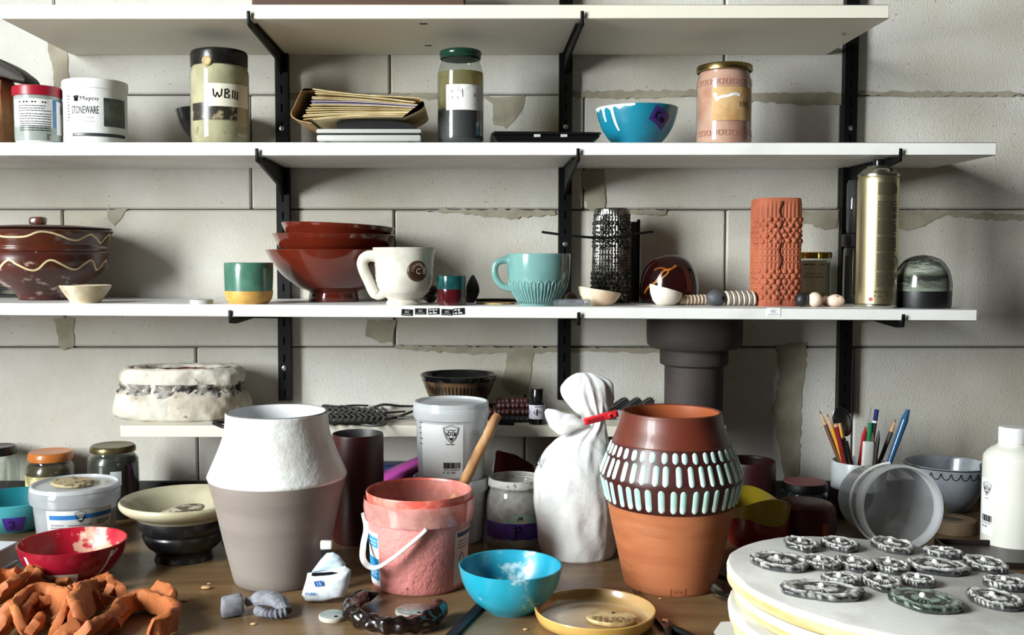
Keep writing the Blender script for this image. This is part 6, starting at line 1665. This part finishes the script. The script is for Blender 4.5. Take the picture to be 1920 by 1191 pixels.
# ---------------------------------------------------------------- oyster shells
m_oy = M('black_white_shell_glaze', (30, 30, 32), .25, c2=(212, 210, 206), attr='pig', coat=.4)
m_oyg = M('green_black_shell_glaze', (26, 32, 28), .25, c2=(138, 152, 138), attr='pig', coat=.4)
def oyster(label, px, py, hw, ry, seed, mat, rz=0.0):
    # ray onto the tilted board
    d = ray(px, py); t_ = (BC - Vector((0, 0, ZC))).dot(bn) / d.dot(bn)
    q = Vector((0, 0, ZC)) + d * t_
    s_ = q.y / F
    rx = hw * s_; ryy = ry * s_
    rd_ = random.Random(seed); sd = seed * 3.7
    o = thing('oyster_shell', label, 'shell', tuple(q + bn * .0004), (0, TILT, rz), group='clay oyster shells on the round board')
    NR, NA = 18, 68
    v, f, pig = [(0, 0, .0088)], [], [0.9]
    for i in range(1, NR + 1):
        t_ = i / NR
        for k in range(NA):
            a = 2 * math.pi * k / NA
            edge = 1 + .10 * noise.noise(Vector((math.cos(a) * 1.6 + sd, math.sin(a) * 1.6, 0))) + .05 * noise.noise(Vector((math.cos(a) * 6 + sd, math.sin(a) * 6, 2))) + .10 * math.cos(a - 1.2)
            r = t_ * edge
            ca, sa = math.cos(a), math.sin(a)
            wob = noise.noise(Vector((r * ca * 3.5 + sd, r * sa * 3.5, 7)))
            fine = noise.noise(Vector((r * ca * 11 + sd, r * sa * 11, 3)))
            rib = math.sin(17 * a + 1.5 * wob)
            stria = math.sin(t_ * 26 + 2.2 * noise.noise(Vector((ca * 1.5 + sd, sa * 1.5, 4))))
            if t_ < .16: h, pg = .0068, .75 + .3 * fine
            elif t_ < .44: h, pg = .0056 + .0012 * rib, .42 + .62 * rib * (1 if t_ < .38 else .4) + .2 * fine
            elif t_ < .56: h, pg = .0050, .10 + .4 * max(0, wob)
            elif t_ < .80: h, pg = .0058 + .004 * (t_ - .56), .52 + .40 * stria + .75 * wob
            elif t_ < .93: h, pg = .0076 + .0012 * fine, .78 + .9 * fine + .3 * wob
            else: h, pg = .0052 + .003 * fine, .22 + 1.3 * fine
            h += .0016 * wob
            v.append((rx * r * ca, ryy * r * sa, max(h, .0012)))
            pig.append(min(1, max(0, (pg - .5) * 2.3 + .38)))
    for k in range(NA): f.append((0, 1 + k, 1 + (k + 1) % NA))
    for i in range(NR - 1):
        for k in range(NA):
            l = (k + 1) % NA; b0, b1 = 1 + i * NA, 1 + (i + 1) * NA
            f.append((b0 + k, b1 + k, b1 + l, b0 + l))
    # underside
    b0 = 1 + (NR - 1) * NA; n0 = len(v)
    for k in range(NA):
        x, y, z = v[b0 + k]; v.append((x * .96, y * .96, 0)); pig.append(.1)
    for k in range(NA): f.append((b0 + k, n0 + k, n0 + (k + 1) % NA, b0 + (k + 1) % NA))
    f.append(tuple(n0 + k for k in range(NA)))
    ob = mo('shell', (v, f), mat, o, smooth=180)
    at = ob.data.attributes.new('pig', 'FLOAT', 'POINT'); at.data.foreach_set('value', pig)
    a = rd_.uniform(1.2, 2.2)
    pr = ball(.0034, .0034, .0030, (rx * .12 * math.cos(a), ryy * .2 * math.sin(a), .0078), 14, 9)
    mo('pearl', pr, M('pearl_white', (214, 212, 208), .2, coat=.4), o)
    return o
oy = [(1501, 1025, 33, 40, 'oyster shell at the far left back of the round board'), (1574, 1025, 35, 40, 'second oyster shell along the back rim of the board'),
 (1673, 1027, 41, 46, 'oyster shell below the mouth of the fallen bucket'), (1461, 1059, 58, 52, 'broad oyster shell at the left rim of the board'),
 (1537, 1060, 38, 38, 'small oyster shell right of the broad left one'), (1600, 1062, 35, 44, 'small oyster shell in the middle of the board'),
 (1669, 1066, 36, 42, 'rounded oyster shell right of the board centre'), (1757, 1067, 62, 46, 'long oyster shell lying right of the rounded one'),
 (1768, 1041, 40, 26, 'narrow oyster shell tucked behind the long one'), (1848, 1063, 40, 48, 'oval oyster shell at the right back of the board'),
 (1574, 1092, 38, 30, 'small oyster shell behind the longest front shell'), (1540, 1113, 84, 48, 'longest oyster shell near the front left of the board'),
 (1653, 1098, 38, 46, 'dark oyster shell left of the greenish one'), (1722, 1094, 34, 30, 'small oyster shell just behind the greenish one'),
 (1735, 1133, 68, 62, 'large greenish oyster shell at the front'), (1884, 1099, 44, 34, 'slim oyster shell near the right edge of the picture'),
 (1866, 1130, 52, 54, 'ribbed oyster shell at the front right')]
for i, (px, py, hw_, ry_, lb) in enumerate(oy):
    oyster(lb, px, py + 2, hw_ * .95, ry_, i + 3, m_oyg if 'greenish' in lb and 'large' in lb else m_oy)
# paper under the boards, grey slab, spoon, scissors, plate
q = G(1392, 1172)
tag(mo('paper_sheet', slab([(-.03, -.06), (.03, -.06), (.045, .02), (-.012, .012), (-.028, -.02)], 0, .0008), M('white_paper', (224, 222, 216), .7), None, (q.x - .012, q.y - .004, ZT)), 'corner of white paper sticking out under the round boards', 'paper')
gp = [G(px, py) for px, py in ((1344, 1082), (1392, 1100), (1420, 1060), (1372, 1042))]
c_ = sum(gp, Vector()) / 4
o = thing('dark_slab', 'thin dark grey slab lying between dashed vase and round boards', 'slab', tuple(c_))
mo('slab_body', slab([(q.x - c_.x, q.y - c_.y) for q in gp], 0, .005, .0008), M('dark_grey_stone', (58, 56, 54), .5), o)
# spoon
q = G(1359, 1121)
o = thing('tea_spoon', 'dark steel spoon lying in front of the dashed vase', 'spoon', (q.x, q.y, ZT))
m_stl = M('tarnished_steel', (150, 146, 140), .2, 1.0)
v, f = lathe([(0, .0015), (.5, .0018), (.8, .0045), (1, .0095), (.97, .0105), (.78, .006), (.5, .0032), (0, .0028)], 40)
v = [(x * .0195 * (1 - .18 * (y)), y * .0285, z) for x, y, z in v]
mo('spoon_bowl', (v, f), m_stl, o)
mo('handle', tube(spl([(.001, -.027, .0095), (.002, -.036, .012), (.003, -.06, .010), (.004, -.10, .006), (.004, -.13, .005)], 4), [.0022] * 6 + [.0026] * 6 + [.0034] * 5, 8, .6), m_stl, o)
# scissors-like shears
qa, qb = G(1186, 1112), G(1262, 1191)
o = thing('metal_shears', 'rusty metal shears pointing at the base of the dashed vase', 'shears', (qa.x, qa.y, ZT))
d = qb - qa; ang = math.atan2(d.y, d.x)
m_rs = M('rusty_steel', (110, 84, 72), .35, .8, c2=(78, 56, 48), ns=40)
L_ = d.length
for k, (w0, dz, da) in enumerate(((.0055, .0012, .03), (.005, .0042, -.03))):
    bl = slab([(0, 0), (L_ * .5, w0), (L_ * .98, w0 * 1.2), (L_ * 1.0, -w0 * .9), (L_ * .5, -w0 * .7)], dz, dz + .0025, .0004)
    mo('blade', tr(bl, (0, 0, 0), (0, 0, ang + da)), m_rs, o)
mo('pivot', tr(lathe([(0, .0068), (.0045, .0068), (.004, .0085), (0, .009)], 16), (L_ * .82 * math.cos(ang), L_ * .82 * math.sin(ang), 0)), m_st, o)
for sg in (1, -1):
    hp = [(L_ * t_, sg * w_, .005) for t_, w_ in ((.95, .002), (1.1, .012), (1.35, .018), (1.6, .016))]
    mo('handle', tr(tube(spl(hp, 3), .0045, 8), (0, 0, 0), (0, 0, ang)), m_blk, o)
# yellow plate with medallion
p = Pl(1115, ZT, D=1.205, yr=1160); s = p.s
o = thing('shallow_plate', 'mustard yellow plate with a raised rim', 'plate', p.loc)
m_yp = M('mustard_plate_glaze', (196, 158, 88), .3, c2=(182, 142, 72), ns=10, coat=.35)
R_ = 113 * s
mo('plate_body', lathe([(0, 0), (R_ * .86, 0), (R_ * .94, .003), (R_ * .985, .010), (R_, .017), (R_ * .99, .0182), (R_ * .965, .0178)], 80), m_yp, o)
mo('plate_inside', lathe([(R_ * .965, .0178), (R_ * .93, .010), (R_ * .86, .0055), (R_ * .6, .005), (0, .005)], 80), M('tan_plate_glaze', (168, 136, 90), .25, c2=(150, 118, 74), ns=9, coat=.4), o)
q = G(1147, 1162, ZT + .007)
o = thing('clay_medallion', 'oval beige medallion with carved lower half, on the yellow plate', 'medallion', (q.x, q.y, ZT + .0056), (0, 0, -.10))
v, f = lathe([(0, 0), (.94, 0), (1, .0025), (.98, .005), (0, .0058)], 48)
mo('disc', ([(x * .0305, y * .022, z) for x, y, z in v], f), M('beige_medallion_clay', (196, 170, 122), .5, c2=(160, 130, 84), ns=40), o)
rd = random.Random(3); bits = []
for k in range(110):
    a = rd.uniform(math.pi * 1.03, math.pi * 1.97); rr = math.sqrt(rd.uniform(.05, .9))
    x, y = .0305 * rr * math.cos(a), .022 * rr * math.sin(a)
    if y > -.003: continue
    bits.append(tr(ball(.0016, .0009, .0008, (0, 0, 0), 6, 4), (x, y, .0057), (0, 0, rd.uniform(0, 3))))
k_ = mo('carved_relief', join(*bits), M('dark_relief_ochre', (120, 90, 50), .5), o); k_['kind'] = 'stuff'
mo('hole', tr(lathe([(0, 0), (.0022, 0), (.0018, .0003), (0, .0004)], 12), (.002, .012, .0056)), INK, o)
# ================================================================= FRONT LITTLE THINGS
# black strap
qa, qb = G(903, 1137), G(842, 1200)
o = thing('black_strap', 'black flat bar running under the cyan bowl to the front edge', 'bar', (qb.x, qb.y, ZT))
d = qa - qb; nrm = Vector((-d.y, d.x, 0)).normalized() * .0065
mo('bar_body', slab([(-nrm.x, -nrm.y), (d.x - nrm.x, d.y - nrm.y), (d.x + nrm.x, d.y + nrm.y), (nrm.x, nrm.y)], 0, .004, .0008), M('black_navy_rubber', (16, 18, 26), .5), o)
# green-grey discs
def gdisc(px, py, hw, label, tilt=0):
    q = G(px, py); s_ = q.y / F
    o = thing('glaze_test_disc', label, 'disc', (q.x, q.y, ZT), group='glazed test discs')
    r = hw * s_
    mo('disc_body', noisy(lathe([(0, 0), (r * .95, 0), (r, .002), (r * .97, .0048), (r * .9, .0055)], 40), .0004, 100), M('pale_clay_edge', (186, 176, 164), .6), o)
    mo('glaze_top', noisy(lathe([(r * .92, .0053), (r * .88, .006), (0, .006)], 40), .0004, 100), M('grey_green_glaze', (112, 130, 122), .2, c2=(146, 158, 154), ns=40, coat=.4), o)
    mo('hole', tr(lathe([(0, 0), (.0026, 0), (.002, .0003), (0, .0004)], 12), (r * .3, -r * .55, .0062)), INK, o)
gdisc(624, 1160, 27, 'grey-green glazed disc under the white sachet')
gdisc(776, 1151, 36, 'grey-green glazed disc inside the black twisted ring')
# black twisted ring
pts2 = [(690, 1128), (672, 1136), (658, 1150), (660, 1164), (676, 1174), (700, 1182), (730, 1187), (760, 1186), (788, 1181), (808, 1172), (822, 1162), (823, 1154)]
P3d = [G(a, b + 6) for a, b in pts2]
c_ = sum(P3d, Vector()) / len(P3d)
path = spl([(q.x - c_.x, q.y - c_.y, .0105) for q in P3d], 9)
o = thing('twisted_ring', 'glossy black twisted clay ring, open at the back', 'ring', tuple(c_))
m_bg = M('black_brown_gloss', (22, 13, 11), .22, coat=.25)
NP = len(path)
def tw(i, a): 
    e = 1 if 14 < i < NP - 14 else .25
    return e * (.0013 * math.sin(i * .75) + .0010 * math.sin(3 * a + i * .35) + .0007 * math.sin(5 * a - i * .3))
rads = [.0095 * min(1, .45 + i / 10) * min(1, .5 + (NP - 1 - i) / 8) + (.0015 if i > NP - 20 else 0) for i in range(NP)]
path = [(x, y, max(.0105, rads[i] + .0032)) for i, (x, y, z) in enumerate(path)]
mo('ring_body', tube(path, rads, 28, 1.0, tw), m_bg, o, smooth=180)
mo('tail_point', tr(lathe([(0, .016), (.004, .009), (.0075, 0), (0, -.002)], 5), tuple(path[0]), (0, 1.2, -.2)), m_bg, o, smooth=30)
# grey clay lumps
m_gl = M('grey_clay_lump', (140, 142, 148), .8, c2=(96, 96, 104), ns=30, bump=.3)
q = G(432, 1160)
tag(mo('clay_lump', noisy(box(-.013, .013, -.009, .011, 0.0008, .024, .004, 2), .0025, 60, 3), m_gl, None, (q.x, q.y + .009, ZT), (0, 0, .3), smooth=25), 'blocky grey clay lump at the left of the pair', 'clay')
q = G(500, 1160)
o = thing('clay_lump', 'crumpled grey clay scrap with a pinched edge, right of the pair', 'clay', (q.x, q.y + .012, ZT))
mo('fold', noisy(tube(spl([(-.030, .012, .012), (-.016, .012, .016), (0, .010, .018), (.014, .002, .014), (.022, -.008, .008)], 6), [.008] * 5 + [.011] * 15 + [.009] * 5, 12, .8), .003, 60, 2), m_gl, o, smooth=25)
mo('pinched_edge', noisy(tube(spl([(-.014, -.004, .008), (-.004, -.012, .007), (.010, -.016, .007), (.024, -.012, .008)], 6), [.005 + .0015 * (i % 2) for i in range(19)], 10), .0016, 90, 5), m_gl, o, smooth=25)
# white sachet and the little marker behind it
p = Pl(615, ZT, D=1.275, yr=1130); s = p.s
o = thing('foil_sachet', 'torn white sachet with small blue print leaning on the table', 'sachet', p.loc, (0, 0, -.12))
m_sa = M('white_foil_paper', (224, 230, 234), .4, c2=(206, 214, 220), ns=24, bump=.5, bs=30, bdist=.004)
def X_(px): return (px - 615) * s
poly = [(X_(572), .0008), (X_(606), .002), (X_(648), .010), (X_(660), .030), (X_(665), .050), (X_(654), .056), (X_(622), .048), (X_(582), .043), (X_(574), .026), (X_(566), .010)]
pv = pillow(poly, .009, 2, .0010, False)
mo('pouch', tr(pv, (0, 0, 0), (.30, 0, 0)), m_sa, o, smooth=60)
poly = [(X_(587), .043), (X_(652), .050), (X_(652), .056), (X_(643), .066), (X_(630), .0715), (X_(618), .070), (X_(606), .060), (X_(596), .051)]
mo('torn_top', tr(pillow(poly, .006, 4, .0016, False), (0, .004, 0), (.24, 0, 0)), M('bluish_foil', (190, 206, 216), .4, c2=(120, 170, 196), ns=45, lo=.58, hi=.66, bump=.4, bs=50, bdist=.003), o, smooth=60)
mo('tear_gap', tr(prism([(X_(592), .0435), (X_(646), .0475), (X_(644), .0500), (X_(618), .0475), (X_(592), .0460)], -.0075, -.0035), (0, 0, 0), (.28, 0, 0)), INK, o)
m_sb = M('print_blue', (30, 96, 176), .5)
gsx = lambda u, v_, off: (u, -.0125 + .30 * -v_ * .9 * -1 + .0 - off, v_)
def gsa(u, v_, off):
    y = -.0098 - off; c_2, s_2 = math.cos(.30), math.sin(.30)
    return (u, y * c_2 - v_ * s_2 * -1 * -1, y * s_2 + v_ * c_2) if False else (u, y * c_2 - v_ * s_2, y * s_2 + v_ * c_2)
put('blue_badge', mv(rect_uv(-.0055, .0055, -.004, .004), X_(606), .036, .2), gsa, m_sb, o, .0012)
put('badge_lettering', mv(text_uv('15', .005), X_(607), .036, .2), gsa, LABELW, o, .0016)
put('blue_print', mv(fine_uv(-.007, .007, .001, -.001, 2, .0014, 3), X_(588), .020, .1), gsa, m_sb, o, .0012)
q = W(611, 1030, 1.315)
o = thing('usb_stick', 'small upright stick with black collar and white top behind the sachet', 'stick', (q.x, 1.318, ZT))
hh = W(611, 1015, 1.315).z - ZT
mo('black_collar', box(-.0078, .0078, -.004, .004, 0, hh - .0115, .0008), M('black_satin', (18, 18, 19), .4), o)
mo('white_top', box(-.0074, .0074, -.0038, .0038, hh - .0113, hh, .0014, 2), m_wplast, o)
# crumbs
rd = random.Random(21)
where = ['by the grey vase', 'left of the grey clay lumps', 'in front of the footed bowl', 'between the grey lumps and the sachet', 'before the yellow plate', 'near the dashed vase']
for i, (px, py, r_) in enumerate(((386, 1105, .0045), (392, 1096, .002), (346, 1128, .003), (475, 1172, .0025), (985, 1182, .002), (1238, 1124, .0018))):
    q = G(px, py)
    tag(mo('clay_crumb', noisy(ball(r_ * 1.5, r_, r_ * .5, (0, 0, r_ * .5), 10, 6), r_ * .2, 300, i), M('crumb_clay', (196, 158, 112), .8), None, (q.x, q.y, ZT)), 'tiny pale clay crumb ' + where[i], 'crumb', 'clay crumbs')
# ---------------------------------------------------------------- terracotta clay scraps
m_cl = M('wet_orange_clay', (180, 104, 52), .7, c2=(150, 78, 36), ns=22, lo=.4, hi=.65, c3=(196, 124, 78), ns3=60, lo3=.62, hi3=.7, bump=.35, bs=110)
def strip(label, pts, wd, th, seed, z0=0.0, lean=0.0, curl=0.0):
    """curled band of clay standing on its edge; pts are table pixels"""
    Q = []
    for q in pts:
        g3 = G(q[0], q[1], ZT + z0); Q.append((g3.x, g3.y, ZT + z0 + (q[2] if len(q) > 2 else 0)))
    path = spl(Q, 12); N_ = len(path)
    c_ = Vector(path[N_ // 2]); c_.z = ZT + z0
    v, f = [], []
    prof = [(-.5, .05), (-.5, .2), (-.5, .4), (-.5, .6), (-.5, .8), (-.46, .94), (-.2, 1.0), (.2, 1.0), (.46, .94), (.5, .8), (.5, .6), (.5, .4), (.5, .2), (.5, .05), (.2, 0), (-.2, 0)]
    np_ = len(prof)
    for i, pt in enumerate(path):
        pt = Vector(pt); t_ = (Vector(path[min(i + 1, N_ - 1)]) - Vector(path[max(i - 1, 0)])); t_.z = 0
        t_.normalize(); sd_ = Vector((-t_.y, t_.x, 0))
        e = min(1, .35 + i / 7, .35 + (N_ - 1 - i) / 7)
        wv = wd * e * (1 + .22 * noise.noise(Vector((i * .065, seed * 5.1, 0))))
        ln = lean + curl * math.sin(i / N_ * 6 + seed)
        for a, b in prof:
            x = a * th * (1 + .3 * noise.noise(Vector((i * .12, seed, b * 2)))); zz = b * wv
            pos = pt + sd_ * (x * math.cos(ln) - zz * math.sin(ln)) + Vector((0, 0, zz * math.cos(ln) + x * math.sin(ln)))
            v.append(tuple(pos - c_))
    mz = min(a[2] for a in v)
    for i in range(N_ - 1):
        for k in range(np_):
            l = (k + 1) % np_
            f.append((i * np_ + k, i * np_ + l, (i + 1) * np_ + l, (i + 1) * np_ + k))
    f.append(tuple(reversed(range(np_)))); f.append(tuple((N_ - 1) * np_ + k for k in range(np_)))
    vf = noisy(noisy((v, f), .0036, 45, seed), .0014, 170, seed + 5)
    mz = min(a[2] for a in vf[0])
    vf = ([(a, b, c2_ - mz) for a, b, c2_ in vf[0]], vf[1])
    return tag(mo('clay_scrap', vf, m_cl, None, tuple(c_), smooth=40), label, 'clay scrap', 'orange clay scraps in the heap')
strip('large orange clay loop at the right end of the heap', [(216, 1186), (232, 1164), (252, 1150), (285, 1152), (316, 1164), (326, 1178), (310, 1196), (276, 1204)], 0.0260, 0.0100, 1, .001, -.12)
strip('orange clay strip curling inside the large right loop', [(274, 1138), (286, 1144), (298, 1152), (306, 1160)], 0.0320, 0.0100, 2, 0.002, -.6)
strip('short orange clay stub above the right loop', [(240, 1142), (258, 1136), (276, 1128)], 0.0234, 0.0110, 3, 0.001, .9)
strip('orange clay twist at the top right of the heap', [(164, 1112), (184, 1108), (204, 1104), (222, 1108)], 0.0198, 0.0102, 4, 0.001, .6)
strip('orange clay knob at the far top right of the heap', [(196, 1124), (214, 1118), (230, 1122), (236, 1130)], 0.0171, 0.0119, 5, .001, .3)
strip('wide orange clay band across the middle of the heap', [(108, 1128), (130, 1120), (156, 1118), (182, 1126), (204, 1138)], 0.0216, 0.0119, 6, .003, .95)
strip('orange clay ring at the front left of the heap', [(52, 1200), (44, 1180), (60, 1160), (84, 1154), (106, 1166), (108, 1186), (96, 1204)], 0.0375, 0.0093, 7, .004, -.35)
strip('small pointed clay tongue inside the front ring', [(52, 1196), (64, 1186), (74, 1180)], 0.0200, 0.0102, 8, .008, .5)
strip('orange clay strip bending down the middle front', [(196, 1148), (178, 1154), (166, 1168), (160, 1186), (168, 1202)], 0.0425, 0.0110, 9, .004, .35)
strip('orange clay strip beside the middle bend', [(126, 1158), (137, 1166), (138, 1182), (130, 1200)], 0.0375, 0.0102, 10, .004, -.15)
strip('long orange clay strip along the lower left', [(4, 1196), (18, 1174), (36, 1156), (56, 1142), (76, 1136)], 0.0325, 0.0102, 11, .004, .8)
strip('broad folded clay sheet at the left top of the heap', [(40, 1120), (52, 1110), (66, 1104), (80, 1106), (88, 1114)], 0.0378, 0.0119, 12, .002, .6)
strip('upright torn clay sheet at the left edge', [(-20, 1140), (-4, 1134), (10, 1126), (22, 1118)], 0.0414, 0.0110, 13, .002, .7)
strip('clay strip behind the upright left sheet', [(-24, 1112), (0, 1106), (26, 1104), (46, 1104)], 0.0306, 0.0102, 14, .002, .4)
strip('flat clay strip below the folded sheet', [(24, 1148), (44, 1134), (66, 1126), (98, 1120)], 0.0216, 0.0136, 15, .004, 1.0)
strip('clay lump at the lower left edge', [(-16, 1176), (4, 1166), (24, 1160), (38, 1158)], 0.0325, 0.0136, 16, .003, .8)
strip('clay strip at the lower left corner', [(-20, 1204), (0, 1192), (18, 1188)], 0.0300, 0.0136, 17, .003, .6)
strip('clay bridge between ring and middle band', [(64, 1150), (88, 1146), (112, 1142), (136, 1136), (150, 1128)], 0.0234, 0.0127, 18, .006, .95)
strip('short clay arch in the middle of the heap', [(138, 1150), (146, 1140), (164, 1136), (184, 1140), (190, 1148)], 0.0234, 0.0090, 19, .008, .3)
strip('clay strip along the bottom edge before the right loop', [(140, 1210), (166, 1198), (186, 1184), (204, 1172)], 0.0275, 0.0119, 20, .003, .7)
strip('clay crumb pile strip at the bottom centre', [(104, 1212), (120, 1200), (134, 1192)], 0.0300, 0.0136, 21, .003, .8)
strip('low clay strip filling the gap right of the middle bend', [(196, 1196), (204, 1182), (214, 1172), (226, 1160)], .0180, .0120, 22, .001, .6)
strip('low clay sliver between the front ring and the middle strips', [(112, 1176), (116, 1186), (112, 1200)], .0180, .0110, 23, .001, .3)
strip('flat clay sliver under the wide middle band', [(90, 1132), (110, 1134), (124, 1144)], .0150, .0110, 24, .001, .5)
strip('clay sliver at the back rim of the heap by the crimson bowl', [(98, 1108), (116, 1106), (136, 1104)], .0160, .0120, 25, .001, .5)
